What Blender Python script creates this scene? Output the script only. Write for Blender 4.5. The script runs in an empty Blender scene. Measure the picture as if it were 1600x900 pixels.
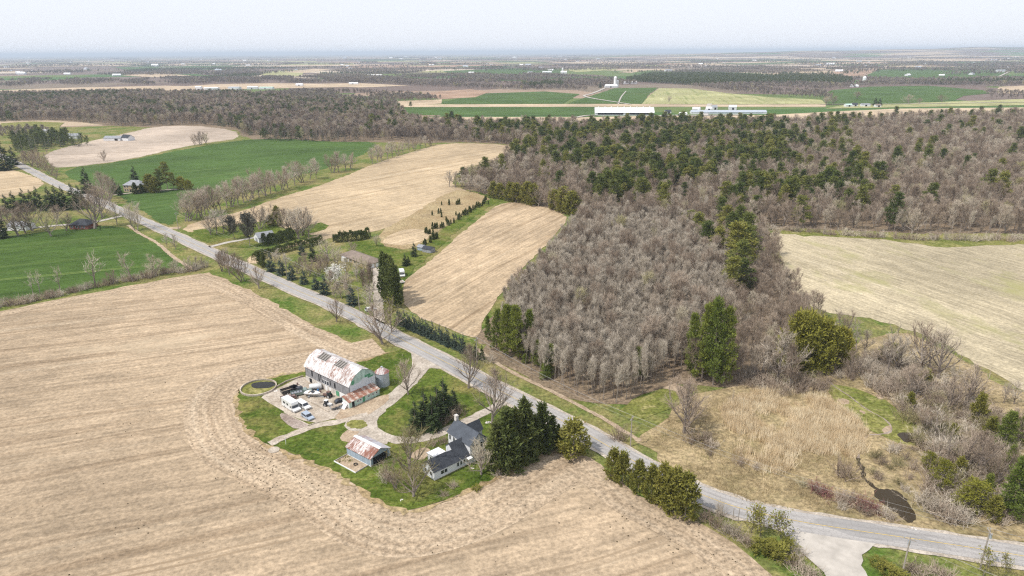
import bpy, bmesh, math, random
import numpy as np
from mathutils import Vector, Matrix
R = math.radians
rng = np.random.default_rng(7)
random.seed(7)
S = bpy.context.scene
COL = S.collection

# ------------------------------------------------------------------ camera
CAM_H = 100.0
FOCAL = 1067.0
PITCH = math.atan(368.7 / FOCAL)
ROLL = R(0.35)
cd = bpy.data.cameras.new('camera')
cd.sensor_width = 36.0
cd.lens = 36.0 * FOCAL / 1600.0
cd.clip_start = 1.0
cd.clip_end = 120000.0
cam = bpy.data.objects.new('camera', cd)
COL.objects.link(cam)
cam.matrix_world = (Matrix.Translation((0, 0, CAM_H)) @ Matrix.Rotation(math.pi / 2 - PITCH, 4, 'X')
                    @ Matrix.Rotation(-ROLL, 4, 'Z'))
S.camera = cam

# ------------------------------------------------------------------ sky, sun, exposure
SUN_EL = R(56)
SUN_DIR = Vector((-0.88, -0.475, 0)).normalized() * math.cos(SUN_EL) + Vector((0, 0, math.sin(SUN_EL)))
w = bpy.data.worlds.new('World')
S.world = w
w.use_nodes = True
nt = w.node_tree
bg = nt.nodes['Background']
sky = nt.nodes.new('ShaderNodeTexSky')
sky.sky_type = 'NISHITA'
sky.sun_disc = False
sky.sun_elevation = SUN_EL
sky.sun_rotation = math.atan2(SUN_DIR.x, SUN_DIR.y)
sky.altitude = 300
sky.air_density = 1.0
sky.dust_density = 2.0
sky.ozone_density = 1.5
veil = nt.nodes.new('ShaderNodeMix')           # thin high overcast, the same in every direction
veil.data_type = 'RGBA'
veil.inputs[0].default_value = 0.86
veil.inputs[7].default_value = (8.1, 8.4, 9.1, 1)
nt.links.new(sky.outputs[0], veil.inputs[6])
nt.links.new(veil.outputs[2], bg.inputs[0])
bg.inputs[1].default_value = 0.135
sl = bpy.data.lights.new('sun', 'SUN')
sl.energy = 4.3
sl.angle = R(0.55)
sl.color = (1.0, 0.95, 0.88)
sun = bpy.data.objects.new('sun', sl)
COL.objects.link(sun)
sun.rotation_euler = (-SUN_DIR).to_track_quat('-Z', 'Y').to_euler()
sun.location = (0, 0, 400)
S.view_settings.view_transform = 'Standard'
S.view_settings.look = 'None'
S.view_settings.exposure = -0.12
S.view_settings.gamma = 1.0
S.cycles.use_denoising = False
S.cycles.filter_width = 1.25
S.cycles.max_bounces = 6
S.cycles.diffuse_bounces = 2
S.cycles.glossy_bounces = 2
S.cycles.volume_bounces = 0


# ------------------------------------------------------------------ survey: picture point -> metres on the ground
def at(px, py, z=0.0):
    x = (px - 800) / FOCAL
    y = (450 - py) / FOCAL
    xr = x * math.cos(ROLL) + y * math.sin(ROLL)
    yr = -x * math.sin(ROLL) + y * math.cos(ROLL)
    d = (xr, math.cos(PITCH) + yr * math.sin(PITCH), -math.sin(PITCH) + yr * math.cos(PITCH))
    t = (z - CAM_H) / d[2]
    return (d[0] * t, d[1] * t)


def tall(px, py, ty):
    a = at(px, py)
    b = at(px, ty)
    return CAM_H * (1 - math.hypot(*a) / math.hypot(*b))


# ------------------------------------------------------------------ materials
class NG:
    def __init__(s, name, rough=0.9, spec=0.2):
        s.m = bpy.data.materials.new(name)
        s.m.use_nodes = True
        s.t = s.m.node_tree
        s.b = s.t.nodes['Principled BSDF']
        s.b.inputs['Roughness'].default_value = rough
        s.b.inputs['Specular IOR Level'].default_value = spec

    def n(s, typ, **kw):
        nd = s.t.nodes.new('ShaderNode' + typ)
        for k, v in kw.items():
            if hasattr(nd, k) and k not in ('Scale',):
                setattr(nd, k, v)
            else:
                s.put(nd.inputs[k], v)
        return nd

    def put(s, sock, v):
        if hasattr(v, 'is_output') or isinstance(v, bpy.types.NodeSocket):
            s.t.links.new(v, sock)
        else:
            sock.default_value = v

    def pos(s):
        return s.n('NewGeometry').outputs['Position']

    def obj(s):
        return s.n('TexCoord').outputs['Object']

    def rot(s, v, deg, scale):
        a = s.n('VectorRotate', rotation_type='Z_AXIS')
        s.put(a.inputs['Vector'], v)
        a.inputs['Angle'].default_value = R(-deg)
        m = s.n('VectorMath', operation='MULTIPLY')
        s.put(m.inputs[0], a.outputs[0])
        m.inputs[1].default_value = scale
        return m.outputs[0]

    def scl(s, v, scale):
        m = s.n('VectorMath', operation='MULTIPLY')
        s.put(m.inputs[0], v)
        m.inputs[1].default_value = scale
        return m.outputs[0]

    def noise(s, v, scale=1.0, detail=3.0, rough=0.55, dist=0.0):
        nd = s.n('TexNoise')
        s.put(nd.inputs['Vector'], v)
        nd.inputs['Scale'].default_value = scale
        nd.inputs['Detail'].default_value = detail
        nd.inputs['Roughness'].default_value = rough
        nd.inputs['Distortion'].default_value = dist
        return nd.outputs['Fac']

    def ramp(s, f, stops, interp='LINEAR'):
        nd = s.n('ValToRGB')
        s.put(nd.inputs[0], f)
        cr = nd.color_ramp
        cr.interpolation = interp
        while len(cr.elements) < len(stops):
            cr.elements.new(0.5)
        for e, (p, c) in zip(cr.elements, stops):
            e.position = p
            e.color = (c[0], c[1], c[2], 1) if hasattr(c, '__len__') else (c, c, c, 1)
        return nd.outputs[0]

    def mix(s, f, a, b, mode='MIX'):
        nd = s.n('Mix', data_type='RGBA', blend_type=mode)
        s.put(nd.inputs[0], f)
        for i, v in ((6, a), (7, b)):
            s.put(nd.inputs[i], (v[0], v[1], v[2], 1) if isinstance(v, (tuple, list)) else v)
        return nd.outputs[2]

    def math(s, op, a, b=0.0):
        nd = s.n('Math', operation=op)
        s.put(nd.inputs[0], a)
        s.put(nd.inputs[1], b)
        return nd.outputs[0]

    def sep(s, v):
        nd = s.n('SeparateXYZ')
        s.put(nd.inputs[0], v)
        return nd.outputs

    def rand(s):
        return s.n('ObjectInfo').outputs['Random']

    def out(s, col, bump=None, dist=0.1):
        s.put(s.b.inputs['Base Color'], (col[0], col[1], col[2], 1) if isinstance(col, (tuple, list)) else col)
        if bump is not None:
            bn = s.n('Bump')
            s.put(bn.inputs['Height'], bump)
            bn.inputs['Distance'].default_value = dist
            bn.inputs['Strength'].default_value = 0.6
            s.t.links.new(bn.outputs[0], s.b.inputs['Normal'])
        return s.m


def plain(name, col, rough=0.8, metal=0.0, var=0.25, scale=1.5, spec=0.3):
    g = NG(name, rough, spec)
    g.b.inputs['Metallic'].default_value = metal
    f = g.noise(g.obj(), scale, 4)
    lo = tuple(c * (1 - var) for c in col)
    hi = tuple(min(1, c * (1 + var)) for c in col)
    return g.out(g.ramp(f, [(0.3, lo), (0.7, hi)]))


def field_mat(name, cols, deg, band=7.0, grain=1.0, patch=None, bandamt=0.55, tracks=0.0, rowpitch=1.6, patchcol=None):
    """cols: dark, mid, light; deg: heading of the rows; band: width of one pass in metres"""
    g = NG(name, 0.95, 0.05)
    p = g.pos()
    dk, md, lt = cols
    warp = g.noise(p, 0.012, 2)
    wv = g.n('VectorMath', operation='MULTIPLY_ADD')
    cx = g.n('CombineXYZ')
    g.put(cx.inputs[0], warp)
    g.put(cx.inputs[1], warp)
    g.put(wv.inputs[0], cx.outputs[0])
    wv.inputs[1].default_value = (9, 9, 0)
    g.put(wv.inputs[2], p)
    pw = wv.outputs[0]
    bands = g.noise(g.rot(pw, deg, (0.0035, 1.0 / band, 0)), 1.0, 2.5, 0.6)
    rows = g.noise(g.rot(pw, deg, (0.05, 1.0 / rowpitch, 0)), 1.0, 2, 0.6)
    big = g.noise(p, 0.011, 3, 0.6)
    fine = g.noise(p, 0.9 * grain, 4, 0.75)
    clump = g.noise(p, 0.16, 3, 0.7)
    c = g.ramp(bands, [(0.36, dk), (0.47, md), (0.60, md), (0.74, lt)])
    c = g.mix(bandamt, md, c)
    c = g.mix(0.7, c, g.ramp(big, [(0.34, 0.36), (0.66, 0.62)]), 'OVERLAY')
    c = g.mix(0.5, c, g.ramp(rows, [(0.34, 0.32), (0.66, 0.68)]), 'OVERLAY')
    c = g.mix(0.32, c, g.ramp(clump, [(0.36, 0.34), (0.64, 0.66)]), 'OVERLAY')
    c = g.mix(0.50, c, g.ramp(fine, [(0.36, 0.25), (0.64, 0.74)]), 'OVERLAY')
    if tracks:
        y = g.sep(g.rot(pw, deg, (1, 1, 1)))[1]
        k = g.math('MODULO', g.math('ABSOLUTE', y), tracks)
        k = g.math('SUBTRACT', k, tracks * 0.5)
        k = g.math('ABSOLUTE', g.math('SUBTRACT', g.math('ABSOLUTE', k), 0.9))
        nz = g.noise(g.rot(p, deg, (0.01, 0.05, 0)), 1.0, 2)
        k = g.math('MULTIPLY', g.math('LESS_THAN', k, 0.32), g.ramp(nz, [(0.45, 0.0), (0.6, 0.9)]))
        c = g.mix(k, c, patchcol or lt)
    if patch:
        f = g.noise(g.rot(p, patch[3] if len(patch) > 3 else deg, (0.6, 1.3, 0)), patch[1], 5, 0.65)
        c = g.mix(g.ramp(f, [(patch[2], 0.0), (patch[2] + 0.14, 0.8)]), c, patch[0])
    return g.out(c, fine, 0.25)


def grass_mat(name, a, b, dry, dryamt=0.5, scale=1.0):
    g = NG(name, 0.95, 0.05)
    p = g.pos()
    f1 = g.noise(p, 0.06 * scale, 4, 0.6)
    f2 = g.noise(p, 0.9, 4, 0.75)
    f3 = g.noise(p, 0.035, 4, 0.7, 0.4)
    f4 = g.noise(p, 0.22 * scale, 4, 0.7, 0.6)
    c = g.ramp(f1, [(0.36, a), (0.64, b)])
    c = g.mix(g.ramp(f3, [(dryamt, 0.0), (dryamt + 0.20, 0.9)]), c, dry)
    c = g.mix(g.ramp(f4, [(0.5, 0.0), (0.7, 0.55)]), c, dry)
    c = g.mix(0.6, c, g.ramp(f4, [(0.34, 0.36), (0.66, 0.62)]), 'OVERLAY')
    c = g.mix(0.85, c, g.ramp(f2, [(0.37, 0.26), (0.63, 0.72)]), 'OVERLAY')
    return g.out(c, f2, 0.2)


def gravel_mat(name, a, b, scale=1.0):
    g = NG(name, 0.95, 0.1)
    p = g.pos()
    f = g.noise(p, 0.25 * scale, 5, 0.7)
    f2 = g.noise(p, 2.2, 3, 0.7)
    c = g.ramp(f, [(0.36, a), (0.64, b)])
    c = g.mix(0.7, c, g.ramp(f2, [(0.36, 0.32), (0.64, 0.68)]), 'OVERLAY')
    return g.out(c, f2, 0.05)


def bark_mat(name, stops):
    g = NG(name, 0.95, 0.05)
    c = g.ramp(g.rand(), stops)
    f = g.noise(g.obj(), 0.6, 3)
    c = g.mix(0.35, c, g.ramp(f, [(0.3, 0.36), (0.7, 0.64)]), 'OVERLAY')
    return g.out(c)


def leaf_mat(name, stops, var=0.5, scale=0.5):
    g = NG(name, 0.75, 0.15)
    c = g.ramp(g.rand(), stops)
    f = g.noise(g.obj(), scale, 4, 0.7)
    c = g.mix(var, c, g.ramp(f, [(0.3, 0.3), (0.7, 0.70)]), 'OVERLAY')
    m = g.out(c)
    tr = g.n('BsdfTranslucent')
    g.put(tr.inputs[0], c)
    mx = g.n('MixShader')
    mx.inputs[0].default_value = 0.18
    g.t.links.new(g.b.outputs[0], mx.inputs[1])
    g.t.links.new(tr.outputs[0], mx.inputs[2])
    g.t.links.new(mx.outputs[0], g.t.nodes['Material Output'].inputs[0])
    return m


def rust_roof(name, pale, rust, thr, pitch=0.9, axis=0):
    """corrugated sheets with rust running down the slope (object space: x along the ridge)"""
    g = NG(name, 0.7, 0.3)
    o = g.obj()
    f = g.noise(g.scl(o, (2.6, 0.75, 0.75)), 1.0, 5, 0.75)
    f2 = g.noise(o, 0.25, 3)
    f = g.math('ADD', g.math('MULTIPLY', f, 0.7), g.math('MULTIPLY', f2, 0.3))
    x = g.sep(o)[0]
    k = g.math('FRACT', g.math('DIVIDE', x, pitch))
    c = g.ramp(f, [(thr - 0.05, pale), (thr + 0.01, tuple(0.5 * (p + q) for p, q in zip(pale, rust))), (thr + 0.07, rust)])
    sheet = g.n('TexWhiteNoise', noise_dimensions='1D')
    g.put(sheet.inputs['W'], g.math('FLOOR', g.math('DIVIDE', x, pitch)))
    c = g.mix(0.3, c, g.ramp(sheet.outputs[0], [(0, 0.32), (1, 0.64)]), 'OVERLAY')
    c = g.mix(g.math('MULTIPLY', g.math('LESS_THAN', k, 0.12), 0.35), c, (0.12, 0.09, 0.08))
    return g.out(c)


def boards(name, col, var=0.3, pitch=0.3):
    g = NG(name, 0.9, 0.1)
    o = g.obj()
    s = g.sep(o)
    h = g.math('ADD', s[0], g.math('MULTIPLY', s[1], 1.0))
    wn = g.n('TexWhiteNoise', noise_dimensions='1D')
    g.put(wn.inputs['W'], g.math('FLOOR', g.math('DIVIDE', h, pitch)))
    f = g.noise(g.scl(o, (1, 1, 0.4)), 1.1, 5, 0.7)
    c = g.ramp(f, [(0.3, tuple(c * (1 - var) for c in col)), (0.7, tuple(c * (1 + var) for c in col))])
    c = g.mix(0.35, c, g.ramp(wn.outputs[0], [(0, 0.3), (1, 0.66)]), 'OVERLAY')
    return g.out(c)


def siding(name, col, pitch=0.25):
    g = NG(name, 0.7, 0.25)
    o = g.obj()
    z = g.sep(o)[2]
    k = g.math('FRACT', g.math('DIVIDE', z, pitch))
    f = g.noise(o, 0.8, 3)
    c = g.ramp(f, [(0.3, tuple(c * 0.9 for c in col)), (0.7, col)])
    c = g.mix(g.math('MULTIPLY', g.math('LESS_THAN', k, 0.15), 0.25), c, tuple(c * 0.5 for c in col))
    return g.out(c)


def shingle(name, col):
    g = NG(name, 0.85, 0.15)
    o = g.obj()
    f = g.noise(o, 0.5, 5, 0.7)
    f2 = g.noise(g.scl(o, (2.5, 5, 5)), 1.0, 2)
    c = g.ramp(f, [(0.3, tuple(c * 0.75 for c in col)), (0.7, tuple(c * 1.25 for c in col))])
    c = g.mix(0.3, c, g.ramp(f2, [(0.3, 0.35), (0.7, 0.65)]), 'OVERLAY')
    return g.out(c)


M = {}
TAN = ((0.255, 0.187, 0.122), (0.365, 0.280, 0.190), (0.46, 0.372, 0.265))
M['stubble'] = field_mat('stubble', TAN, 20.5, 6.0, bandamt=0.7, tracks=30, patchcol=(0.27, 0.20, 0.13), patch=((0.49, 0.40, 0.28), 0.02, 0.60))
M['stubble_warm'] = field_mat('stubble_warm', ((0.32, 0.235, 0.142), (0.44, 0.340, 0.220), (0.53, 0.43, 0.30)), 50, 6.0, bandamt=0.7)
M['stubble_strip'] = field_mat('stubble_strip', ((0.29, 0.210, 0.130), (0.42, 0.320, 0.210), (0.52, 0.42, 0.295)), 62, 5.0, bandamt=0.75)
M['stubble_pink'] = field_mat('stubble_pink', ((0.33, 0.265, 0.205), (0.42, 0.345, 0.275), (0.50, 0.42, 0.34)), 15, 9.0)
M['hay'] = field_mat('hay', ((0.32, 0.27, 0.175), (0.405, 0.345, 0.235), (0.49, 0.425, 0.305)), 112, 8.0, bandamt=0.5,
                     patch=((0.30, 0.285, 0.125), 0.03, 0.54, 100))
M['wheat'] = field_mat('wheat', ((0.045, 0.084, 0.016), (0.062, 0.106, 0.023), (0.092, 0.134, 0.034)), 20, 8.0, bandamt=0.7,
                       tracks=24, patchcol=(0.17, 0.22, 0.06), patch=((0.10, 0.13, 0.04), 0.012, 0.62))
M['wheat_far'] = field_mat('wheat_far', ((0.050, 0.092, 0.021), (0.066, 0.113, 0.028), (0.096, 0.138, 0.042)), 38, 14.0, bandamt=0.6,
                           tracks=36, patchcol=(0.15, 0.20, 0.06), patch=((0.12, 0.13, 0.05), 0.008, 0.60))
M['pale_strip'] = field_mat('pale_strip', ((0.22, 0.24, 0.09), (0.34, 0.33, 0.16), (0.44, 0.42, 0.23)), 80, 16.0, bandamt=0.9)
M['ploughed'] = field_mat('ploughed', ((0.24, 0.15, 0.10), (0.34, 0.23, 0.16), (0.40, 0.29, 0.21)), 10, 20.0)
M['far_tan'] = field_mat('far_tan', ((0.36, 0.275, 0.18), (0.46, 0.36, 0.25), (0.54, 0.44, 0.32)), 10, 30.0)
M['lawn'] = grass_mat('lawn', (0.058, 0.092, 0.013), (0.108, 0.142, 0.025), (0.20, 0.17, 0.06), 0.50)
M['verge'] = grass_mat('verge', (0.070, 0.125, 0.020), (0.14, 0.165, 0.040), (0.25, 0.205, 0.09), 0.42)
M['rough_grass'] = grass_mat('rough_grass', (0.16, 0.16, 0.06), (0.27, 0.24, 0.11), (0.38, 0.29, 0.17), 0.45)
M['marsh_grass'] = grass_mat('marsh_grass', (0.13, 0.15, 0.035), (0.21, 0.20, 0.06), (0.34, 0.28, 0.15), 0.58)
M['weeds'] = grass_mat('weeds', (0.30, 0.22, 0.12), (0.38, 0.30, 0.17), (0.22, 0.16, 0.10), 0.55)
M['scrub'] = grass_mat('scrub', (0.24, 0.185, 0.10), (0.40, 0.31, 0.18), (0.17, 0.15, 0.07), 0.52, 2.0)
M['litter'] = grass_mat('litter', (0.19, 0.14, 0.095), (0.25, 0.19, 0.13), (0.16, 0.13, 0.085), 0.5, 2.0)
M['gravel'] = gravel_mat('gravel', (0.31, 0.265, 0.215), (0.47, 0.415, 0.35))
M['pale_gravel'] = plain('pale_gravel', (0.43, 0.395, 0.35), 0.95, var=0.16, scale=0.35, spec=0.05)
M['dirt'] = gravel_mat('dirt', (0.30, 0.22, 0.15), (0.44, 0.35, 0.25))
M['concrete'] = gravel_mat('concrete', (0.32, 0.265, 0.205), (0.49, 0.43, 0.36), 0.9)
M['rubble'] = gravel_mat('rubble', (0.22, 0.17, 0.14), (0.36, 0.30, 0.26))


def asphalt():
    g = NG('asphalt', 0.9, 0.15)
    uv = g.n('TexCoord').outputs['UV']
    s = g.sep(uv)
    f = g.noise(g.scl(uv, (0.06, 1.3, 1)), 1.0, 4, 0.65)
    f2 = g.noise(g.pos(), 0.5, 5, 0.7)
    c = g.ramp(f, [(0.3, (0.265, 0.25, 0.24)), (0.7, (0.40, 0.38, 0.36))])
    c = g.mix(0.4, c, g.ramp(f2, [(0.3, 0.34), (0.7, 0.66)]), 'OVERLAY')
    for wy in (0.85, 2.45, 4.55, 6.15):                      # worn wheel paths
        k = g.math('ABSOLUTE', g.math('SUBTRACT', s[1], wy))
        c = g.mix(g.math('MULTIPLY', g.math('LESS_THAN', k, 0.36), 0.35), c, (0.43, 0.41, 0.385))
    v = g.n('TexVoronoi', voronoi_dimensions='2D', feature='DISTANCE_TO_EDGE')
    g.put(v.inputs['Vector'], g.scl(uv, (0.16, 0.35, 1)))
    c = g.mix(g.math('MULTIPLY', g.math('LESS_THAN', v.outputs['Distance'], 0.03), 0.55), c, (0.12, 0.115, 0.11))
    pt = g.noise(g.scl(uv, (0.035, 0.12, 1)), 1.0, 1)
    c = g.mix(g.ramp(pt, [(0.60, 0.0), (0.62, 0.45)]), c, (0.21, 0.205, 0.20))
    return g.out(c)


M['asphalt'] = asphalt()
M['yellow_paint'] = plain('yellow_paint', (0.50, 0.36, 0.10), 0.8)


def far_ground():
    g = NG('far_ground', 0.95, 0.05)
    p = g.pos()
    q = g.rot(p, 12, (1 / 620.0, 1 / 420.0, 0))
    v = g.n('TexVoronoi', voronoi_dimensions='2D', distance='CHEBYCHEV')
    g.put(v.inputs['Vector'], q)
    v.inputs['Scale'].default_value = 1.0
    v.inputs['Randomness'].default_value = 0.7
    r = g.sep(v.outputs['Color'])[0]
    c = g.ramp(r, [(0.0, (0.16, 0.12, 0.10)), (0.30, (0.20, 0.16, 0.12)), (0.42, (0.12, 0.16, 0.05)), (0.52, (0.07, 0.13, 0.035)),
                   (0.62, (0.42, 0.33, 0.23)), (0.75, (0.17, 0.13, 0.11)), (0.88, (0.30, 0.22, 0.16)), (0.95, (0.50, 0.42, 0.32))], 'CONSTANT')
    f = g.noise(p, 0.02, 5, 0.7)
    c = g.mix(0.5, c, g.ramp(f, [(0.3, 0.32), (0.7, 0.66)]), 'OVERLAY')
    return g.out(c)


M['far_ground'] = far_ground()
M['hill'] = plain('hill_wood', (0.15, 0.13, 0.12), 0.95, var=0.3, scale=0.004)


def water_mat(name, col):
    g = NG(name, 0.06, 0.2)
    f = g.noise(g.pos(), 0.8, 3)
    return g.out(col, f, 0.01)


M['pond'] = water_mat('pond_water', (0.035, 0.022, 0.006))
M['slurry'] = water_mat('slurry', (0.012, 0.010, 0.006))

# woods
GREYS = [(0.0, (0.33, 0.280, 0.222)), (0.5, (0.47, 0.408, 0.33)), (1.0, (0.59, 0.525, 0.43))]
M['twig_grey'] = bark_mat('twig_grey', GREYS)
M['twig_brown'] = bark_mat('twig_brown', [(0.0, (0.225, 0.175, 0.131)), (0.4, (0.325, 0.255, 0.195)), (0.75, (0.44, 0.36, 0.28)), (0.92, (0.53, 0.465, 0.37)), (1.0, (0.42, 0.38, 0.20))])
M['twig_far'] = bark_mat('twig_far', [(0.0, (0.185, 0.15, 0.125)), (0.5, (0.26, 0.215, 0.18)), (0.9, (0.38, 0.32, 0.26)), (1.0, (0.40, 0.37, 0.18))])
M['twig_yellow'] = bark_mat('twig_yellow', [(0.0, (0.22, 0.19, 0.10)), (1.0, (0.30, 0.27, 0.14))])
M['twig_red'] = bark_mat('twig_red', [(0.0, (0.20, 0.09, 0.085)), (1.0, (0.26, 0.13, 0.11))])
M['bark'] = bark_mat('bark', [(0.0, (0.20, 0.165, 0.14)), (1.0, (0.32, 0.275, 0.235))])
M['spruce'] = leaf_mat('spruce_needles', [(0.0, (0.055, 0.080, 0.030)), (1.0, (0.080, 0.105, 0.040))])
M['blue_spruce'] = leaf_mat('blue_spruce_needles', [(0.0, (0.055, 0.080, 0.062)), (1.0, (0.085, 0.110, 0.085))])
M['pine'] = leaf_mat('pine_needles', [(0.0, (0.085, 0.115, 0.030)), (0.5, (0.155, 0.178, 0.045)), (1.0, (0.26, 0.25, 0.060))])
M['pine_bright'] = leaf_mat('pine_needles_bright', [(0.0, (0.135, 0.180, 0.036)), (1.0, (0.21, 0.235, 0.045))])
M['cedar'] = leaf_mat('cedar_leaves', [(0.0, (0.185, 0.185, 0.038)), (1.0, (0.25, 0.235, 0.052))])
M['cedar_olive'] = leaf_mat('cedar_olive', [(0.0, (0.22, 0.215, 0.038)), (1.0, (0.31, 0.285, 0.055))])
M['cedar_yellow'] = leaf_mat('cedar_yellow', [(0.0, (0.20, 0.20, 0.03)), (1.0, (0.25, 0.24, 0.04))])
M['cedar_dark'] = leaf_mat('cedar_dark', [(0.0, (0.088, 0.115, 0.034)), (1.0, (0.130, 0.150, 0.044))])
M['juniper'] = leaf_mat('juniper', [(0.0, (0.085, 0.085, 0.065)), (1.0, (0.11, 0.105, 0.08))])
M['blossom'] = leaf_mat('blossom', [(0.0, (0.72, 0.70, 0.64)), (1.0, (0.78, 0.77, 0.72))], 0.2)
M['dry_grass'] = bark_mat('dry_grass', [(0.0, (0.30, 0.235, 0.13)), (0.5, (0.43, 0.345, 0.205)), (0.85, (0.55, 0.45, 0.285)), (1.0, (0.26, 0.25, 0.09))])
M['reed'] = bark_mat('reed', [(0.0, (0.60, 0.46, 0.28)), (0.5, (0.74, 0.60, 0.40)), (1.0, (0.85, 0.74, 0.54))])

# buildings
M['white'] = siding('white_siding', (0.72, 0.73, 0.75))
M['white_metal'] = plain('white_metal', (0.78, 0.78, 0.78), 0.5, var=0.06)
M['trim'] = plain('white_trim', (0.75, 0.75, 0.74), 0.6, var=0.05)
M['barn_roof'] = rust_roof('barn_roof', (0.62, 0.61, 0.60), (0.23, 0.125, 0.092), 0.515)
M['shed_roof'] = rust_roof('shed_roof', (0.58, 0.54, 0.52), (0.21, 0.085, 0.056), 0.475)
M['lean_roof'] = rust_roof('lean_roof', (0.56, 0.50, 0.44), (0.28, 0.13, 0.085), 0.495, 1.1)
M['lean_roof_rust'] = rust_roof('lean_roof_rust', (0.42, 0.30, 0.24), (0.26, 0.115, 0.075), 0.44, 1.1)
M['shed_roof_grey'] = rust_roof('shed_roof_grey', (0.46, 0.46, 0.49), (0.33, 0.20, 0.17), 0.54)
M['grey_boards'] = boards('grey_boards', (0.25, 0.245, 0.25))
M['foundation'] = plain('foundation_stone', (0.55, 0.51, 0.46), 0.9, var=0.35, scale=1.2)
M['green_boards'] = boards('green_boards', (0.42, 0.56, 0.50), 0.30)
M['green_paint'] = boards('green_paint', (0.10, 0.30, 0.17), 0.35)
M['pale_boards'] = boards('pale_boards', (0.62, 0.66, 0.70), 0.1)
M['mint'] = boards('mint_boards', (0.47, 0.62, 0.55), 0.2)
M['blue_metal'] = boards('blue_grey_cladding', (0.30, 0.37, 0.43), 0.1)
M['dark'] = plain('dark_opening', (0.018, 0.018, 0.02), 0.9)  # near-black; on openings and the mow floor it stands in for interior shade
M['slat'] = plain('weathered_slat', (0.36, 0.33, 0.30), 0.9)
M['galv'] = plain('galvanised', (0.46, 0.50, 0.55), 0.45, 0.3, 0.12)
M['bin_roof'] = rust_roof('bin_roof', (0.60, 0.57, 0.56), (0.30, 0.12, 0.10), 0.46)
M['roof_slate'] = shingle('roof_shingles', (0.078, 0.088, 0.105))
M['roof_dark'] = shingle('roof_dark_shingles', (0.050, 0.055, 0.065))  # plain dark roofs; on the farmhouse wings it carries slope shade as colour
M['roof_brown'] = shingle('roof_brown_shingles', (0.22, 0.175, 0.145))
M['roof_grey'] = shingle('roof_grey_shingles', (0.28, 0.29, 0.31))
M['brick_red'] = plain('red_brick', (0.22, 0.085, 0.065), 0.9)
M['brick_buff'] = plain('buff_brick', (0.46, 0.36, 0.22), 0.9)
M['stone_chim'] = plain('chimney_stone', (0.58, 0.54, 0.50), 0.9)
g_ = NG('window_glass', 0.08, 0.6)
M['glass'] = g_.out((0.025, 0.03, 0.04))
M['wood'] = plain('weathered_wood', (0.34, 0.28, 0.22), 0.9)
M['pole'] = plain('pole_wood', (0.33, 0.29, 0.25), 0.9)
M['wire'] = plain('wire', (0.32, 0.31, 0.30), 0.6)
M['rubber'] = plain('rubber', (0.02, 0.02, 0.02), 0.9)
M['rim'] = plain('rim', (0.45, 0.45, 0.47), 0.4, 0.6)


def paint(name, col):
    g = NG(name, 0.28, 0.5)
    g.b.inputs['Coat Weight'].default_value = 0.4
    f = g.noise(g.obj(), 0.9, 4)
    return g.out(g.ramp(f, [(0.3, tuple(c * 0.82 for c in col)), (0.7, col)]))


M['paint_white'] = paint('white_paint', (0.76, 0.76, 0.75))
M['paint_silver'] = paint('silver_blue_paint', (0.36, 0.42, 0.50))
M['paint_black'] = paint('black_paint', (0.03, 0.03, 0.035))
M['paint_grey'] = paint('grey_paint', (0.22, 0.23, 0.25))
M['paint_green'] = paint('green_grey_paint', (0.20, 0.26, 0.23))
M['paint_blue'] = paint('blue_paint', (0.05, 0.22, 0.50))
M['paint_rust'] = paint('rusty_paint', (0.20, 0.12, 0.10))
M['lamp'] = plain('lamp_lens', (0.6, 0.6, 0.6), 0.2)


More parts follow.
